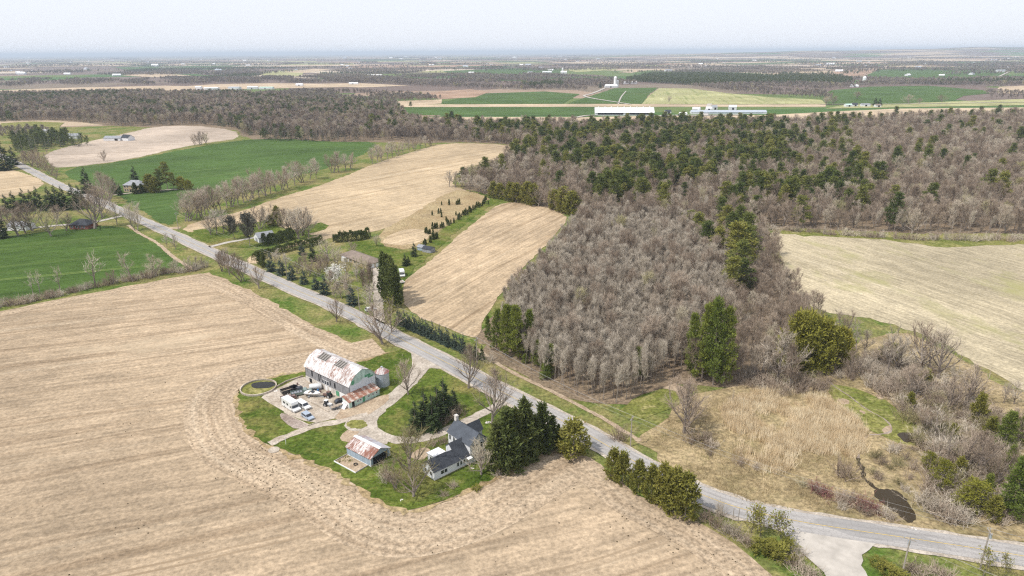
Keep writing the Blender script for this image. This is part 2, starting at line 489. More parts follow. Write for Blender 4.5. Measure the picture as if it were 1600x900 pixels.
# ------------------------------------------------------------------ mesh helpers
class MB:
    def __init__(s):
        s.v = []
        s.f = []
        s.m = []
        s.uv = None

    def face(s, pts, m=0):
        b = len(s.v)
        s.v.extend([tuple(p) for p in pts])
        s.f.append(tuple(range(b, b + len(pts))))
        s.m.append(m)
        return s

    def box(s, x0, x1, y0, y1, z0, z1, m=0):
        b = len(s.v)
        s.v += [(x0, y0, z0), (x1, y0, z0), (x1, y1, z0), (x0, y1, z0), (x0, y0, z1), (x1, y0, z1), (x1, y1, z1), (x0, y1, z1)]
        for f in ((3, 2, 1, 0), (4, 5, 6, 7), (0, 1, 5, 4), (1, 2, 6, 5), (2, 3, 7, 6), (3, 0, 4, 7)):
            s.f.append(tuple(b + i for i in f))
            s.m.append(m)
        return s

    def prism(s, prof, y0, y1, m=0, plane='xz'):
        """extrude a closed profile (list of 2-D points) along y (plane xz), x (plane yz) or z (plane xy)"""
        def mk(p, t):
            return (p[0], t, p[1]) if plane == 'xz' else ((t, p[0], p[1]) if plane == 'yz' else (p[0], p[1], t))
        b = len(s.v)
        n = len(prof)
        s.v += [mk(p, y0) for p in prof] + [mk(p, y1) for p in prof]
        s.f.append(tuple(b + i for i in range(n)))
        s.f.append(tuple(b + n + i for i in reversed(range(n))))
        s.m += [m, m]
        for i in range(n):
            j = (i + 1) % n
            s.f.append((b + j, b + i, b + n + i, b + n + j))
            s.m.append(m)
        return s

    def slab(s, quad, t, m=0):
        """thick sheet: quad is the top face, thickened downwards by t along its normal"""
        q = [Vector(p) for p in quad]
        nrm = (q[1] - q[0]).cross(q[2] - q[0]).normalized()
        if nrm.z < 0:
            q = q[::-1]
            nrm = -nrm
        lo = [p - nrm * t for p in q]
        n = len(q)
        b = len(s.v)
        s.v += [tuple(p) for p in q] + [tuple(p) for p in lo]
        s.f.append(tuple(b + i for i in range(n)))
        s.f.append(tuple(b + n + i for i in reversed(range(n))))
        s.m += [m, m]
        for i in range(n):
            j = (i + 1) % n
            s.f.append((b + i, b + n + i, b + n + j, b + j))
            s.m.append(m)
        return s

    def tube(s, pts, rad, n=3, m=0, cap=False):
        pts = [np.array(p, float) for p in pts]
        b = len(s.v)
        K = len(pts)
        for i, p in enumerate(pts):
            d = pts[min(i + 1, K - 1)] - pts[max(i - 1, 0)]
            d = d / (np.linalg.norm(d) + 1e-9)
            u = np.cross(d, (0.31, 0.17, 0.93) if abs(d[2]) < 0.9 else (1, 0.1, 0))
            u /= np.linalg.norm(u) + 1e-9
            vv = np.cross(d, u)
            r = rad[i] if hasattr(rad, '__len__') else rad
            for k in range(n):
                a = 2 * math.pi * k / n
                s.v.append(tuple(p + r * (math.cos(a) * u + math.sin(a) * vv)))
        for i in range(K - 1):
            for k in range(n):
                k2 = (k + 1) % n
                s.f.append((b + i * n + k, b + i * n + k2, b + (i + 1) * n + k2, b + (i + 1) * n + k))
                s.m.append(m)
        if cap:
            s.f.append(tuple(b + k for k in reversed(range(n))))
            s.f.append(tuple(b + (K - 1) * n + k for k in range(n)))
            s.m += [m, m]
        return s

    def lathe(s, prof, n=16, m=0, cx=0, cy=0):
        b = len(s.v)
        for r, z in prof:
            for k in range(n):
                a = 2 * math.pi * k / n
                s.v.append((cx + r * math.cos(a), cy + r * math.sin(a), z))
        for i in range(len(prof) - 1):
            for k in range(n):
                k2 = (k + 1) % n
                s.f.append((b + i * n + k, b + i * n + k2, b + (i + 1) * n + k2, b + (i + 1) * n + k))
                s.m.append(m)
        return s

    def mesh(s, name, mats, smooth=False):
        me = bpy.data.meshes.new(name)
        me.from_pydata(s.v, [], s.f)
        for mt in (mats if isinstance(mats, (list, tuple)) else [mats]):
            me.materials.append(mt)
        if any(s.m):
            me.polygons.foreach_set('material_index', s.m)
        if smooth:
            me.polygons.foreach_set('use_smooth', [True] * len(me.polygons))
        if s.uv:
            ul = me.uv_layers.new(name='UVMap')
            flat = []
            for f in s.f:
                for i in f:
                    flat += s.uv[i]
            ul.data.foreach_set('uv', flat)
        me.update()
        return me

    def build(s, name, mats, parent=None, smooth=False):
        o = bpy.data.objects.new(name, s.mesh(name, mats, smooth))
        COL.objects.link(o)
        if parent:
            o.parent = parent
        return o


def tag(o, label=None, cat=None, group=None, kind=None):
    if label:
        o['label'] = label
    if cat:
        o['category'] = cat
    if group:
        o['group'] = group
    if kind:
        o['kind'] = kind
    return o


def thing(name, x, y, label, cat, deg=0.0, group=None, z=0.0):
    o = bpy.data.objects.new(name, None)
    COL.objects.link(o)
    o.empty_display_size = 0.5
    o.location = (x, y, z)
    o.rotation_euler = (0, 0, R(deg))
    return tag(o, label, cat, group)


def put_copy(src, name, loc, rz, scale, parent=None):
    o = bpy.data.objects.new(name, src)
    COL.objects.link(o)
    if parent:
        o.parent = parent
    else:
        o.location = loc
        o.rotation_euler = (0, 0, rz)
        o.scale = scale
    return o


def smooth_poly(p, closed=True, it=2):
    p = [np.array(q, float) for q in p]
    for _ in range(it):
        n = len(p)
        q = []
        rngi = range(n) if closed else range(n - 1)
        if not closed:
            q.append(p[0])
        for i in rngi:
            a, b = p[i], p[(i + 1) % n]
            q += [0.75 * a + 0.25 * b, 0.25 * a + 0.75 * b]
        if not closed:
            q.append(p[-1])
        p = q
    return p


def rough_edge(p, amp, step):
    out = []
    n = len(p)
    for i in range(n):
        a, b = np.array(p[i]), np.array(p[(i + 1) % n])
        L = np.linalg.norm(b - a)
        k = int(min(60, max(1, L // step)))
        for j in range(k):
            q = a + (b - a) * j / k
            out.append(q + rng.normal(0, amp, 2))
    return out


LAYER = [0]


def sheet(name, pix, mat, z, rough=0.35, soft=1, step=4.0, world=False):
    LAYER[0] += 1
    z = z + 0.0004 * (LAYER[0] % 60)
    p = [np.array(q, float) if world else np.array(at(*q)) for q in pix]
    if soft:
        p = smooth_poly(p, True, soft)
    if rough:
        p = rough_edge(p, rough, step)
    mb = MB()
    mb.face([(q[0], q[1], z) for q in p])
    o = mb.build(name, mat)
    if o.data.polygons[0].normal.z < 0:
        o.data.flip_normals()
    return tag(o, kind='structure')


def resample(p, step):
    p = [np.array(q, float) for q in p]
    out = [p[0]]
    for a, b in zip(p[:-1], p[1:]):
        L = np.linalg.norm(b - a)
        k = max(1, int(L // step))
        for j in range(1, k + 1):
            out.append(a + (b - a) * j / k)
    return out


def ribbon_pts(pts, off0, off1):
    pts = [np.array(q, float) for q in pts]
    L, Rr, D = [], [], [0.0]
    for i, p in enumerate(pts):
        d = pts[min(i + 1, len(pts) - 1)] - pts[max(i - 1, 0)]
        d /= np.linalg.norm(d)
        nrm = np.array([-d[1], d[0]])
        o0 = off0[i] if hasattr(off0, '__len__') else off0
        o1 = off1[i] if hasattr(off1, '__len__') else off1
        L.append(p + nrm * o0)
        Rr.append(p + nrm * o1)
        if i:
            D.append(D[-1] + float(np.linalg.norm(p - pts[i - 1])))
    return L, Rr, D


def ribbon(name, pts, off0, off1, mat, z, kind='structure', parent=None, jit=0.0):
    L, Rr, D = ribbon_pts(pts, off0, off1)
    mb = MB()
    mb.uv = []
    for i in range(len(L)):
        j0, j1 = rng.normal(0, jit, 2) if jit else (0, 0)
        d = L[i] - Rr[i]
        d /= np.linalg.norm(d) + 1e-9
        a, b = L[i] + d * j0, Rr[i] + d * j1
        mb.v += [(a[0], a[1], z), (b[0], b[1], z)]
        mb.uv += [(D[i], 0.0), (D[i], float(np.linalg.norm(L[i] - Rr[i])))]
    for i in range(len(L) - 1):
        mb.f.append((2 * i, 2 * i + 1, 2 * i + 3, 2 * i + 2))
        mb.m.append(0)
    o = mb.build(name, mat, parent)
    if o.data.polygons[0].normal.z < 0:
        o.data.flip_normals()
    return tag(o, kind=kind) if kind else o


def inside(pts, poly):
    x, y = pts[:, 0], pts[:, 1]
    r = np.zeros(len(pts), bool)
    n = len(poly)
    j = n - 1
    for i in range(n):
        xi, yi = poly[i]
        xj, yj = poly[j]
        c = ((yi > y) != (yj > y)) & (x < (xj - xi) * (y - yi) / (yj - yi + 1e-12) + xi)
        r ^= c
        j = i
    return r


def world_poly(pix):
    return [at(*q) for q in pix]


def sample(poly, spacing, jit=0.42, holes=()):
    a = np.array(poly)
    x0, y0 = a.min(0)
    x1, y1 = a.max(0)
    gx, gy = np.meshgrid(np.arange(x0, x1, spacing), np.arange(y0, y1, spacing))
    gx = gx + (np.arange(gx.shape[0]) % 2)[:, None] * spacing * 0.5
    p = np.stack([gx.ravel(), gy.ravel()], 1)
    p += rng.uniform(-jit, jit, p.shape) * spacing
    k = inside(p, poly)
    for h in holes:
        k &= ~inside(p, h)
    return p[k]


# geometry-node scatter, used only for the masses nobody could count
def scatter_tree():
    ng = bpy.data.node_groups.new('scatter', 'GeometryNodeTree')
    ng.interface.new_socket('Geometry', in_out='INPUT', socket_type='NodeSocketGeometry')
    ng.interface.new_socket('Collection', in_out='INPUT', socket_type='NodeSocketCollection')
    ng.interface.new_socket('Geometry', in_out='OUTPUT', socket_type='NodeSocketGeometry')
    n = ng.nodes
    gi = n.new('NodeGroupInput')
    go = n.new('NodeGroupOutput')
    ci = n.new('GeometryNodeCollectionInfo')
    ci.inputs['Separate Children'].default_value = True
    ci.inputs['Reset Children'].default_value = True
    ip = n.new('GeometryNodeInstanceOnPoints')
    ip.inputs['Pick Instance'].default_value = True

    def attr(nm, t):
        a = n.new('GeometryNodeInputNamedAttribute')
        a.data_type = t
        a.inputs['Name'].default_value = nm
        return a.outputs['Attribute']
    lk = ng.links.new
    lk(gi.outputs['Geometry'], ip.inputs['Points'])
    lk(gi.outputs['Collection'], ci.inputs['Collection'])
    lk(ci.outputs[0], ip.inputs['Instance'])
    lk(attr('pick', 'INT'), ip.inputs['Instance Index'])
    lk(attr('turn', 'FLOAT_VECTOR'), ip.inputs['Rotation'])
    lk(attr('size', 'FLOAT_VECTOR'), ip.inputs['Scale'])
    lk(ip.outputs[0], go.inputs[0])
    return ng


SCATTER = scatter_tree()


def stuff(name, label, pts, meshes, size=(0.8, 1.2), z=0.0, wide=(0.85, 1.15), pick=None, sizes=None):
    n = len(pts)
    col = bpy.data.collections.new(name + '_kinds')
    for i, me in enumerate(meshes):
        col.objects.link(bpy.data.objects.new('%s_kind_%02d' % (name, i), me))
    me = bpy.data.meshes.new(name)
    me.vertices.add(n)
    p3 = np.zeros((n, 3), np.float32)
    p3[:, :2] = pts
    p3[:, 2] = z
    me.vertices.foreach_set('co', p3.ravel())
    a = me.attributes.new('pick', 'INT', 'POINT')
    a.data.foreach_set('value', (rng.integers(0, len(meshes), n) if pick is None else pick).astype(np.int32))
    t = np.zeros((n, 3), np.float32)
    t[:, 2] = rng.uniform(0, 6.283, n)
    me.attributes.new('turn', 'FLOAT_VECTOR', 'POINT').data.foreach_set('vector', t.ravel())
    s = rng.uniform(size[0], size[1], n) if sizes is None else sizes
    wd = rng.uniform(wide[0], wide[1], n)
    s3 = np.stack([s * wd, s * wd, s], 1).astype(np.float32)
    me.attributes.new('size', 'FLOAT_VECTOR', 'POINT').data.foreach_set('vector', s3.ravel())
    o = bpy.data.objects.new(name, me)
    COL.objects.link(o)
    md = o.modifiers.new('scatter', 'NODES')
    md.node_group = SCATTER
    for it in SCATTER.interface.items_tree:
        if it.in_out == 'INPUT' and it.socket_type == 'NodeSocketCollection':
            md[it.identifier] = col
    return tag(o, label, kind='stuff')


#=====PART2
# ------------------------------------------------------------------ tree kinds (real size; copies are scaled a little)
def unit(v):
    return v / (np.linalg.norm(v) + 1e-9)


def limb_path(r, p, d, L, curve, k=4, wob=0.10):
    pts = [np.array(p, float)]
    d = np.array(d, float)
    for i in range(k):
        d = unit(d + np.array([0, 0, curve / k]) + r.normal(0, wob, 3))
        pts.append(pts[-1] + d * L / k)
    return pts


def along(pts, t):
    f = t * (len(pts) - 1)
    i = min(int(f), len(pts) - 2)
    return pts[i] + (pts[i + 1] - pts[i]) * (f - i), unit(pts[i + 1] - pts[i])


def sprig(mb, r, p, d, L, w, m=0):
    u = unit(np.cross(d, r.normal(0, 1, 3)))
    mb.face([p - u * w / 2, p + u * w / 2, p + d * L], m)


def bare(seed, H, base, spread, n1, n2, n3, tw=0.07, up=0.9, trunk_r=0.25, twl=1.6, stems=1, thick=1.0, vase=False):
    r = np.random.default_rng(seed)
    T, C = MB(), MB()
    for st in range(stems):
        lean = r.normal(0, 0.05 if stems == 1 else 0.22, 3)
        lean[2] = 1
        root = np.array([0, 0, -0.3]) + (np.array([*r.normal(0, 0.35, 2), 0]) if stems > 1 else 0)
        tp = limb_path(r, root, unit(lean), H * 0.86 * r.uniform(0.85, 1.0), 0.15, 6, 0.06)
        tr = trunk_r / (stems ** 0.4)
        T.tube(tp, [tr * (1 - 0.86 * i / 6) for i in range(7)], 5)
        k1 = max(3, n1 // stems)
        for i in range(k1):
            t = base + (1 - base) * (i + r.uniform(0, 0.8)) / k1
            if vase:
                t = base + (1 - base) * ((i + r.uniform(0, 0.8)) / k1) ** 1.5
            t = min(t, 0.98)
            p, d0 = along(tp, t)
            az = i * 2.4 + r.uniform(-0.5, 0.5) + st * 1.7
            el = R(r.uniform(18, 48)) * up + R(35) * (t - base)
            d = np.array([math.cos(az) * math.cos(el), math.sin(az) * math.cos(el), math.sin(el)])
            shape = math.sin(math.pi * (0.22 + 0.68 * (t - base) / (1 - base + 1e-6))) ** 0.7
            L = spread * shape * r.uniform(0.75, 1.15) + 0.5
            if vase:
                el = R(r.uniform(30, 58)) + R(30) * (t - base)
                d = np.array([math.cos(az) * math.cos(el), math.sin(az) * math.cos(el), math.sin(el)])
                L = (H * 0.97 - p[2]) * r.uniform(0.62, 1.0) * 0.86 * spread / 5.6
            lp = limb_path(r, p, d, L, 0.75 * up, 4, 0.13)
            rr = tr * (1 - 0.86 * t) * 0.62
            T.tube(lp, [rr * thick * (1 - 0.8 * q / 4) for q in range(5)], 4)
            for j in range(n2):
                tj = 0.22 + 0.76 * (j + r.uniform(0, 0.9)) / n2
                q, dq = along(lp, min(tj, 0.99))
                dd = unit(dq + r.normal(0, 0.55, 3) + np.array([0, 0, 0.25 * up]))
                L2 = L * 0.42 * r.uniform(0.6, 1.2) * (1.15 - 0.5 * tj) + 0.5
                sp = limb_path(r, q, dd, L2, 0.4 * up, 2, 0.15)
                C.tube(sp, [0.045 * thick, 0.032 * thick, 0.012], 3)
                for k in range(n3):
                    q2, dq2 = along(sp, r.uniform(0.15, 1.0))
                    d3 = unit(dq2 + r.normal(0, 0.6, 3) + np.array([0, 0, 0.3 * up]))
                    sprig(C, r, q2, d3, twl * r.uniform(0.5, 1.2), tw)
        # leader twigs
        for k in range(n3 * 2):
            q2, dq2 = along(tp, r.uniform(0.8, 1.0))
            sprig(C, r, q2, unit(dq2 + r.normal(0, 0.5, 3)), twl * r.uniform(0.6, 1.3), tw)
    return T, C


def joined(a, b):
    m = MB()
    m.v = list(a.v) + list(b.v)
    n = len(a.v)
    m.f = list(a.f) + [tuple(i + n for i in f) for f in b.f]
    m.m = [0] * len(a.f) + [1] * len(b.f)
    return m


def spruce(seed, H, wid, levels, nb, base=0.06, droop=0.25, sub=3):
    r = np.random.default_rng(seed)
    T, C = MB(), MB()
    T.tube([(0, 0, -0.3), (0, 0, H * 0.5), (0, 0, H * 0.97)], [H * 0.017, H * 0.010, 0.02], 5)
    for i in range(levels):
        t = base + (1 - base) * (i / (levels - 1)) ** 0.92
        z = H * t * 0.985
        L0 = wid * 0.5 * (1 - t) ** 0.82 * (0.8 + 0.2 * min(1, t / 0.15)) + 0.12
        for k in range(max(4, int(nb * (0.45 + 0.55 * (1 - t))))):
            az = k * 2 * math.pi / nb + i * 0.7 + r.uniform(-0.35, 0.35)
            L = L0 * r.uniform(0.72, 1.16)
            el = -droop + 0.9 * t + r.normal(0, 0.1)
            d = np.array([math.cos(az) * math.cos(el), math.sin(az) * math.cos(el), math.sin(el)])
            s = np.array([-math.sin(az), math.cos(az), 0])
            p = np.array([0, 0, z + r.normal(0, 0.12)])
            w = 0.30 * L + 0.10
            tip = p + d * L
            mid = p + d * L * 0.6
            up = np.array([0, 0, 0.10 * L])
            C.face([p + d * L * 0.1, mid - s * w * 0.55 - up, tip])
            C.face([p + d * L * 0.1, tip, mid + s * w * 0.55 - up])
            for q in range(sub):
                b, _ = p + d * L * r.uniform(0.35, 0.95), 0
                e = unit(d + s * r.uniform(-1.1, 1.1) + np.array([0, 0, r.uniform(-0.7, 0.35)]))
                sd = unit(np.cross(e, r.normal(0, 1, 3)))
                C.face([b - sd * 0.16 * w, b + sd * 0.16 * w + e * 0.1, b + e * L * 0.34])
    return T, C


def pine(seed, H, wid, limbs, clumps, nleaf, lf=0.75, base=0.22):
    r = np.random.default_rng(seed)
    T, C = MB(), MB()
    tp = limb_path(r, (0, 0, -0.3), (0, 0, 1), H * 0.97, 0.3, 6, 0.03)
    T.tube(tp, [H * 0.018 * (1 - 0.85 * i / 6) for i in range(7)], 5)
    for i in range(limbs):
        t = base + (0.98 - base) * (i + r.uniform(0, 0.6)) / limbs
        p, _ = along(tp, min(t, 0.99))
        az = i * 2.4 + r.uniform(-0.6, 0.6)
        shp = (1 - (t - base) / (1.03 - base)) ** 0.75 * (0.62 + 0.38 * min(1, (t - base) / 0.2)) * 1.15
        L = wid * 0.5 * shp * r.uniform(0.65, 1.25) + 0.35
        el = R(r.uniform(0, 22)) + 0.7 * max(0, t - 0.75)
        lp = limb_path(r, p, (math.cos(az) * math.cos(el), math.sin(az) * math.cos(el), math.sin(el)), L, 0.25, 3, 0.1)
        T.tube(lp, [0.10, 0.08, 0.06, 0.03], 3)
        for c in range(clumps):
            q, dq = along(lp, r.uniform(0.38, 1.0))
            q = q + r.normal(0, 0.16 * wid * 0.2, 3)
            R0 = (0.13 * wid + 0.15) * r.uniform(0.7, 1.15)
            for k in range(nleaf):
                o = r.normal(0, 1, 3)
                o = unit(o) * R0 * r.uniform(0.25, 1.0) ** 0.6
                o[2] *= 0.45
                d = unit(o * np.array([1, 1, 0.6]) + np.array([0, 0, 0.30 * R0]) + r.normal(0, 0.15, 3))
                sd = unit(np.cross(d, r.normal(0, 1, 3)))
                L3 = lf * r.uniform(0.6, 1.2)
                C.face([q + o - sd * L3 * 0.24, q + o + sd * L3 * 0.24, q + o + d * L3])
    return T, C


def cedar(seed, H, wid, n, lf=0.7, taper=0.75, lob=0.18):
    """upright cone or egg of shaggy sprays"""
    r = np.random.default_rng(seed)
    T, C = MB(), MB()
    T.tube([(0, 0, -0.3), (0, 0, H * 0.6)], [H * 0.018, H * 0.008], 5)
    ph = r.uniform(0, 6.28, 6)
    per = 17
    for k in range(n // per):
        t = r.uniform(0, 1) ** 0.85
        az = r.uniform(0, 2 * math.pi)
        prof = (math.sin(math.pi * min(1, 0.16 + t * 0.84)) ** 0.55) * (1 - taper * t * 0.55) if t < 0.97 else 0.1
        bump = 1 + lob * (math.sin(3 * az + ph[0] + 5 * t) + math.sin(5 * az + ph[1] - 9 * t) + math.sin(2 * az + ph[2] + 14 * t)) / 1.7
        rad = wid * 0.5 * prof * bump * (0.5 + 0.6 * r.uniform(0, 1) ** 0.5)
        out = np.array([math.cos(az), math.sin(az), 0.0])
        sd0 = np.array([-math.sin(az), math.cos(az), 0.0])
        c = out * rad + np.array([0, 0, H * (0.03 + 0.94 * t)])
        axis = unit(out * r.uniform(0.4, 1.0) + np.array([0, 0, r.uniform(0.2, 1.0)]) + sd0 * r.normal(0, 0.3))
        B = (0.13 * wid + 0.25) * r.uniform(0.7, 1.3)
        for q in range(per):
            p = c + axis * B * r.uniform(-0.9, 0.6) + r.normal(0, 0.24 * B, 3)
            d = unit(axis + r.normal(0, 0.42, 3))
            sd = unit(np.cross(d, r.normal(0, 0.6, 3) + np.array([0, 0, 0.6])))
            L = lf * r.uniform(0.6, 1.3)
            C.face([p - sd * L * 0.27, p + sd * L * 0.27, p + d * L])
    return T, C


def leafy(seed, H, base, spread, n1, n2, nl, lf, tr=0.16):
    """young tree or bush in leaf or blossom: bare frame with a leaf mass on the branch ends"""
    r = np.random.default_rng(seed)
    T, C = bare(seed, H, base, spread, n1, n2, 0, trunk_r=tr)
    v = np.array(C.v)
    K = MB()
    for k in range(nl):
        p = v[r.integers(0, len(v))] + r.normal(0, 0.35, 3)
        d = unit(r.normal(0, 1, 3) + np.array([0, 0, 0.4]))
        sd = unit(np.cross(d, r.normal(0, 1, 3)))
        L = lf * r.uniform(0.6, 1.3)
        K.face([p - sd * L * 0.4, p + sd * L * 0.4, p + d * L])
    t2 = joined(T, C)
    t2.m = [0] * len(t2.f)
    return t2, K


def shrub(seed, H, wid, stems, tw, per=6):
    r = np.random.default_rng(seed)
    C = MB()
    for i in range(stems):
        az = r.uniform(0, 6.283)
        el = R(r.uniform(35, 88))
        d = np.array([math.cos(az) * math.cos(el), math.sin(az) * math.cos(el), math.sin(el)])
        L = H * r.uniform(0.7, 1.05) * (0.75 + 0.25 * math.sin(el))
        b = np.array([*r.normal(0, wid * 0.14, 2), -0.1])
        lp = limb_path(r, b, d, L, 0.35, 3, 0.16)
        C.tube(lp, [0.05, 0.04, 0.025, 0.01], 3)
        for k in range(per):
            q, dq = along(lp, r.uniform(0.25, 1.0))
            sprig(C, r, q, unit(dq + r.normal(0, 0.6, 3)), 0.33 * H * r.uniform(0.5, 1.2), tw)
    return C


KIND = {}


def kind(key, builder, seeds, tmat, cmat, **kw):
    out = []
    for sd in seeds:
        T, C = builder(sd, **kw)
        ct = tuple(cmat) if isinstance(cmat, (list, tuple)) else (cmat,)
        for cm in ct:
            out.append((T.mesh(key + '_trunk', M[tmat]), C.mesh(key + '_crown', M[cm]),
                        joined(T, C).mesh(key, [M[tmat], M[cm]])))
    KIND[key] = (out, kw['H'])


kind('maple', bare, (1, 2, 3, 4), 'bark', 'twig_brown', H=15.0, base=0.15, spread=5.6, n1=17, n2=11, n3=8, tw=0.05, up=0.8, vase=True, trunk_r=0.38, twl=1.3)
kind('maple_pale', bare, (5, 6), 'bark', 'twig_yellow', H=14.0, base=0.13, spread=5.6, n1=17, n2=11, n3=8, tw=0.05, up=0.8, vase=True, trunk_r=0.36, twl=1.3)
kind('upright', bare, (11, 12, 13), 'bark', 'twig_grey', H=15.0, base=0.22, spread=3.6, n1=16, n2=8, n3=8, tw=0.05, up=1.0, trunk_r=0.22, twl=1.4, vase=True)
kind('reddish', bare, (15, 16), 'bark', 'twig_brown', H=12.0, base=0.12, spread=3.8, n1=18, n2=8, n3=9, tw=0.07, up=1.3, trunk_r=0.2, twl=1.4, stems=2)
kind('many_stem', bare, (21, 22, 23), 'bark', 'twig_brown', H=13.0, base=0.15, spread=4.2, n1=21, n2=9, n3=7, tw=0.05, up=0.9, trunk_r=0.3, twl=1.4, stems=3, vase=True)
kind('gaunt', bare, (25, 26, 27), 'bark', 'twig_grey', H=12.0, base=0.30, spread=3.6, n1=10, n2=5, n3=4, tw=0.055, up=0.9, trunk_r=0.26, twl=1.4)
kind('plantation', bare, (31, 32, 33, 34, 35), 'bark', 'twig_grey', H=14.0, base=0.44, spread=2.1, n1=14, n2=6, n3=11, tw=0.045, up=1.7, trunk_r=0.13, twl=1.5)
kind('woodland', bare, (41, 42, 43, 44, 45), 'bark', 'twig_brown', H=16.0, base=0.36, spread=4.2, n1=16, n2=8, n3=14, tw=0.055, up=1.05, trunk_r=0.24, twl=1.6)
kind('spruce', spruce, (51, 52, 53), 'bark', 'spruce', H=13.0, wid=6.4, levels=30, nb=13)
kind('blue_spruce', spruce, (54, 55), 'bark', 'blue_spruce', H=6.5, wid=4.4, levels=20, nb=12, base=0.03)
kind('pine', pine, (61, 62, 63, 64), 'bark', 'pine', H=20.0, wid=8.6, limbs=34, clumps=5, nleaf=15, lf=0.9)
kind('pine_near', pine, (65, 66, 67), 'bark', 'pine_bright', H=19.0, wid=9.0, limbs=44, clumps=6, nleaf=20, lf=0.75, base=0.08)
kind('cedar', cedar, (71, 72, 73), 'bark', 'cedar', H=8.0, wid=4.6, n=2600, lf=0.55)
kind('cedar_dark', cedar, (74, 75), 'bark', 'cedar_dark', H=13.0, wid=5.2, n=3200, lf=0.75, taper=1.3)
kind('cedar_yellow', pine, (76, 77), 'bark', 'cedar_yellow', H=8.0, wid=7.0, limbs=30, clumps=5, nleaf=18, lf=0.5, base=0.1)
kind('spreading_cedar', cedar, (78, 79), 'bark', 'cedar_olive', H=10.0, wid=8.0, n=3600, lf=0.7, taper=0.5, lob=0.3)
kind('lollipop', leafy, (81, 82), 'bark', 'juniper', H=9.0, base=0.33, spread=3.4, n1=16, n2=8, nl=2600, lf=0.42)
kind('blossom', leafy, (83,), 'bark', 'blossom', H=6.0, base=0.2, spread=3.0, n1=16, n2=8, nl=1500, lf=0.32)
kind('young_leaf', leafy, (84, 85), 'bark', 'cedar', H=7.5, base=0.18, spread=1.8, n1=14, n2=5, nl=420, lf=0.32, tr=0.1)
kind('budding', leafy, (86, 87), 'bark', 'cedar', H=8.0, base=0.15, spread=3.4, n1=16, n2=8, nl=650, lf=0.3, tr=0.2)
SHRUB = {}
for key, mt in (('brown', 'twig_brown'), ('grey', 'twig_grey'), ('red', 'twig_red'), ('yellow', 'twig_yellow')):
    SHRUB[key] = [shrub(90 + i + hash_, 3.2, 3.4, 44, 0.05).mesh('shrub', M[mt]) for hash_ in (0,) for i in range(3)]
SHRUB['green'] = [cedar(95 + i, 2.6, 3.4, 900, 0.4, 0.4)[1].mesh('shrub', M['cedar']) for i in range(2)]


def tree(key, x, y, h, label=None, cat='tree', name='bare_tree', group=None, wide=1.0, parts=True, turn=None):
    lst, H = KIND[key]
    wide = wide * {'maple': 1.25, 'maple_pale': 1.2, 'many_stem': 1.15, 'upright': 1.15}.get(key, 1.0)
    tm, cm, jm = lst[rng.integers(0, len(lst))]
    s = h / H
    rz = rng.uniform(0, 6.283) if turn is None else turn
    if not parts:
        o = put_copy(jm, name, (x, y, 0), rz, (s * wide, s * wide, s))
        return tag(o, label, cat, group)
    o = thing(name, x, y, label, cat, 0, group)
    o.rotation_euler[2] = rz
    o.scale = (s * wide, s * wide, s)
    put_copy(tm, 'trunk', 0, 0, 0, o)
    put_copy(cm, 'crown', 0, 0, 0, o)
    return o


def tree_px(key, px, py, ty, label, name='bare_tree', cat='tree', group=None, wide=1.0, parts=True):
    x, y = at(px, py)
    return tree(key, x, y, tall(px, py, ty), label, cat, name, group, wide, parts)


def bush(key, px, py, h, w_, label, group=None, name='shrub'):
    x, y = at(px, py)
    return bush_xy(key, x, y, h, w_, label, group, name)


def bush_xy(key, x, y, h, w_, label, group=None, name='shrub'):
    me = SHRUB[key][rng.integers(0, len(SHRUB[key]))]
    o = put_copy(me, name, (x, y, 0), rng.uniform(0, 6.283), (w_ / 3.4, w_ / 3.4, h / 3.0))
    return tag(o, label, 'shrub', group)


ORD = ['first', 'second', 'third', 'fourth', 'fifth', 'sixth', 'seventh', 'eighth', 'ninth', 'tenth', 'eleventh', 'twelfth',
       'thirteenth', 'fourteenth', 'fifteenth', 'sixteenth', 'seventeenth', 'eighteenth', 'nineteenth', 'twentieth']
ORD += ['twenty-' + o for o in ORD[:9]] + ['thirtieth'] + ['thirty-' + o for o in ORD[:9]] + ['fortieth'] + ['forty-' + o for o in ORD[:9]] + ['fiftieth'] + ['fifty-' + o for o in ORD[:9]] + ['sixtieth']

# ------------------------------------------------------------------ the ground and the fields
def disc_ground():
    mb = MB()
    # one sheet to the horizon, finer towards the camera
    rs = [0, 300, 800, 2000, 5000, 12000, 26000, 62000]
    n = 48
    mb.v.append((0, 0, 0))
    for r_ in rs[1:]:
        for k in range(n):
            a = 2 * math.pi * k / n
            mb.v.append((r_ * math.cos(a), r_ * math.sin(a), 0))
    for k in range(n):
        mb.f.append((0, 1 + k, 1 + (k + 1) % n))
        mb.m.append(0)
    for i in range(len(rs) - 2):
        for k in range(n):
            k2 = (k + 1) % n
            b = 1 + i * n
            mb.f.append((b + k, b + n + k, b + n + k2, b + k2))
            mb.m.append(0)
    return tag(mb.build('ground', M['far_ground']), kind='structure')


disc_ground()
Z1, Z2, Z3, Z4, Z5, Z6, Z7 = 0.03, 0.06, 0.09, 0.12, 0.15, 0.18, 0.21

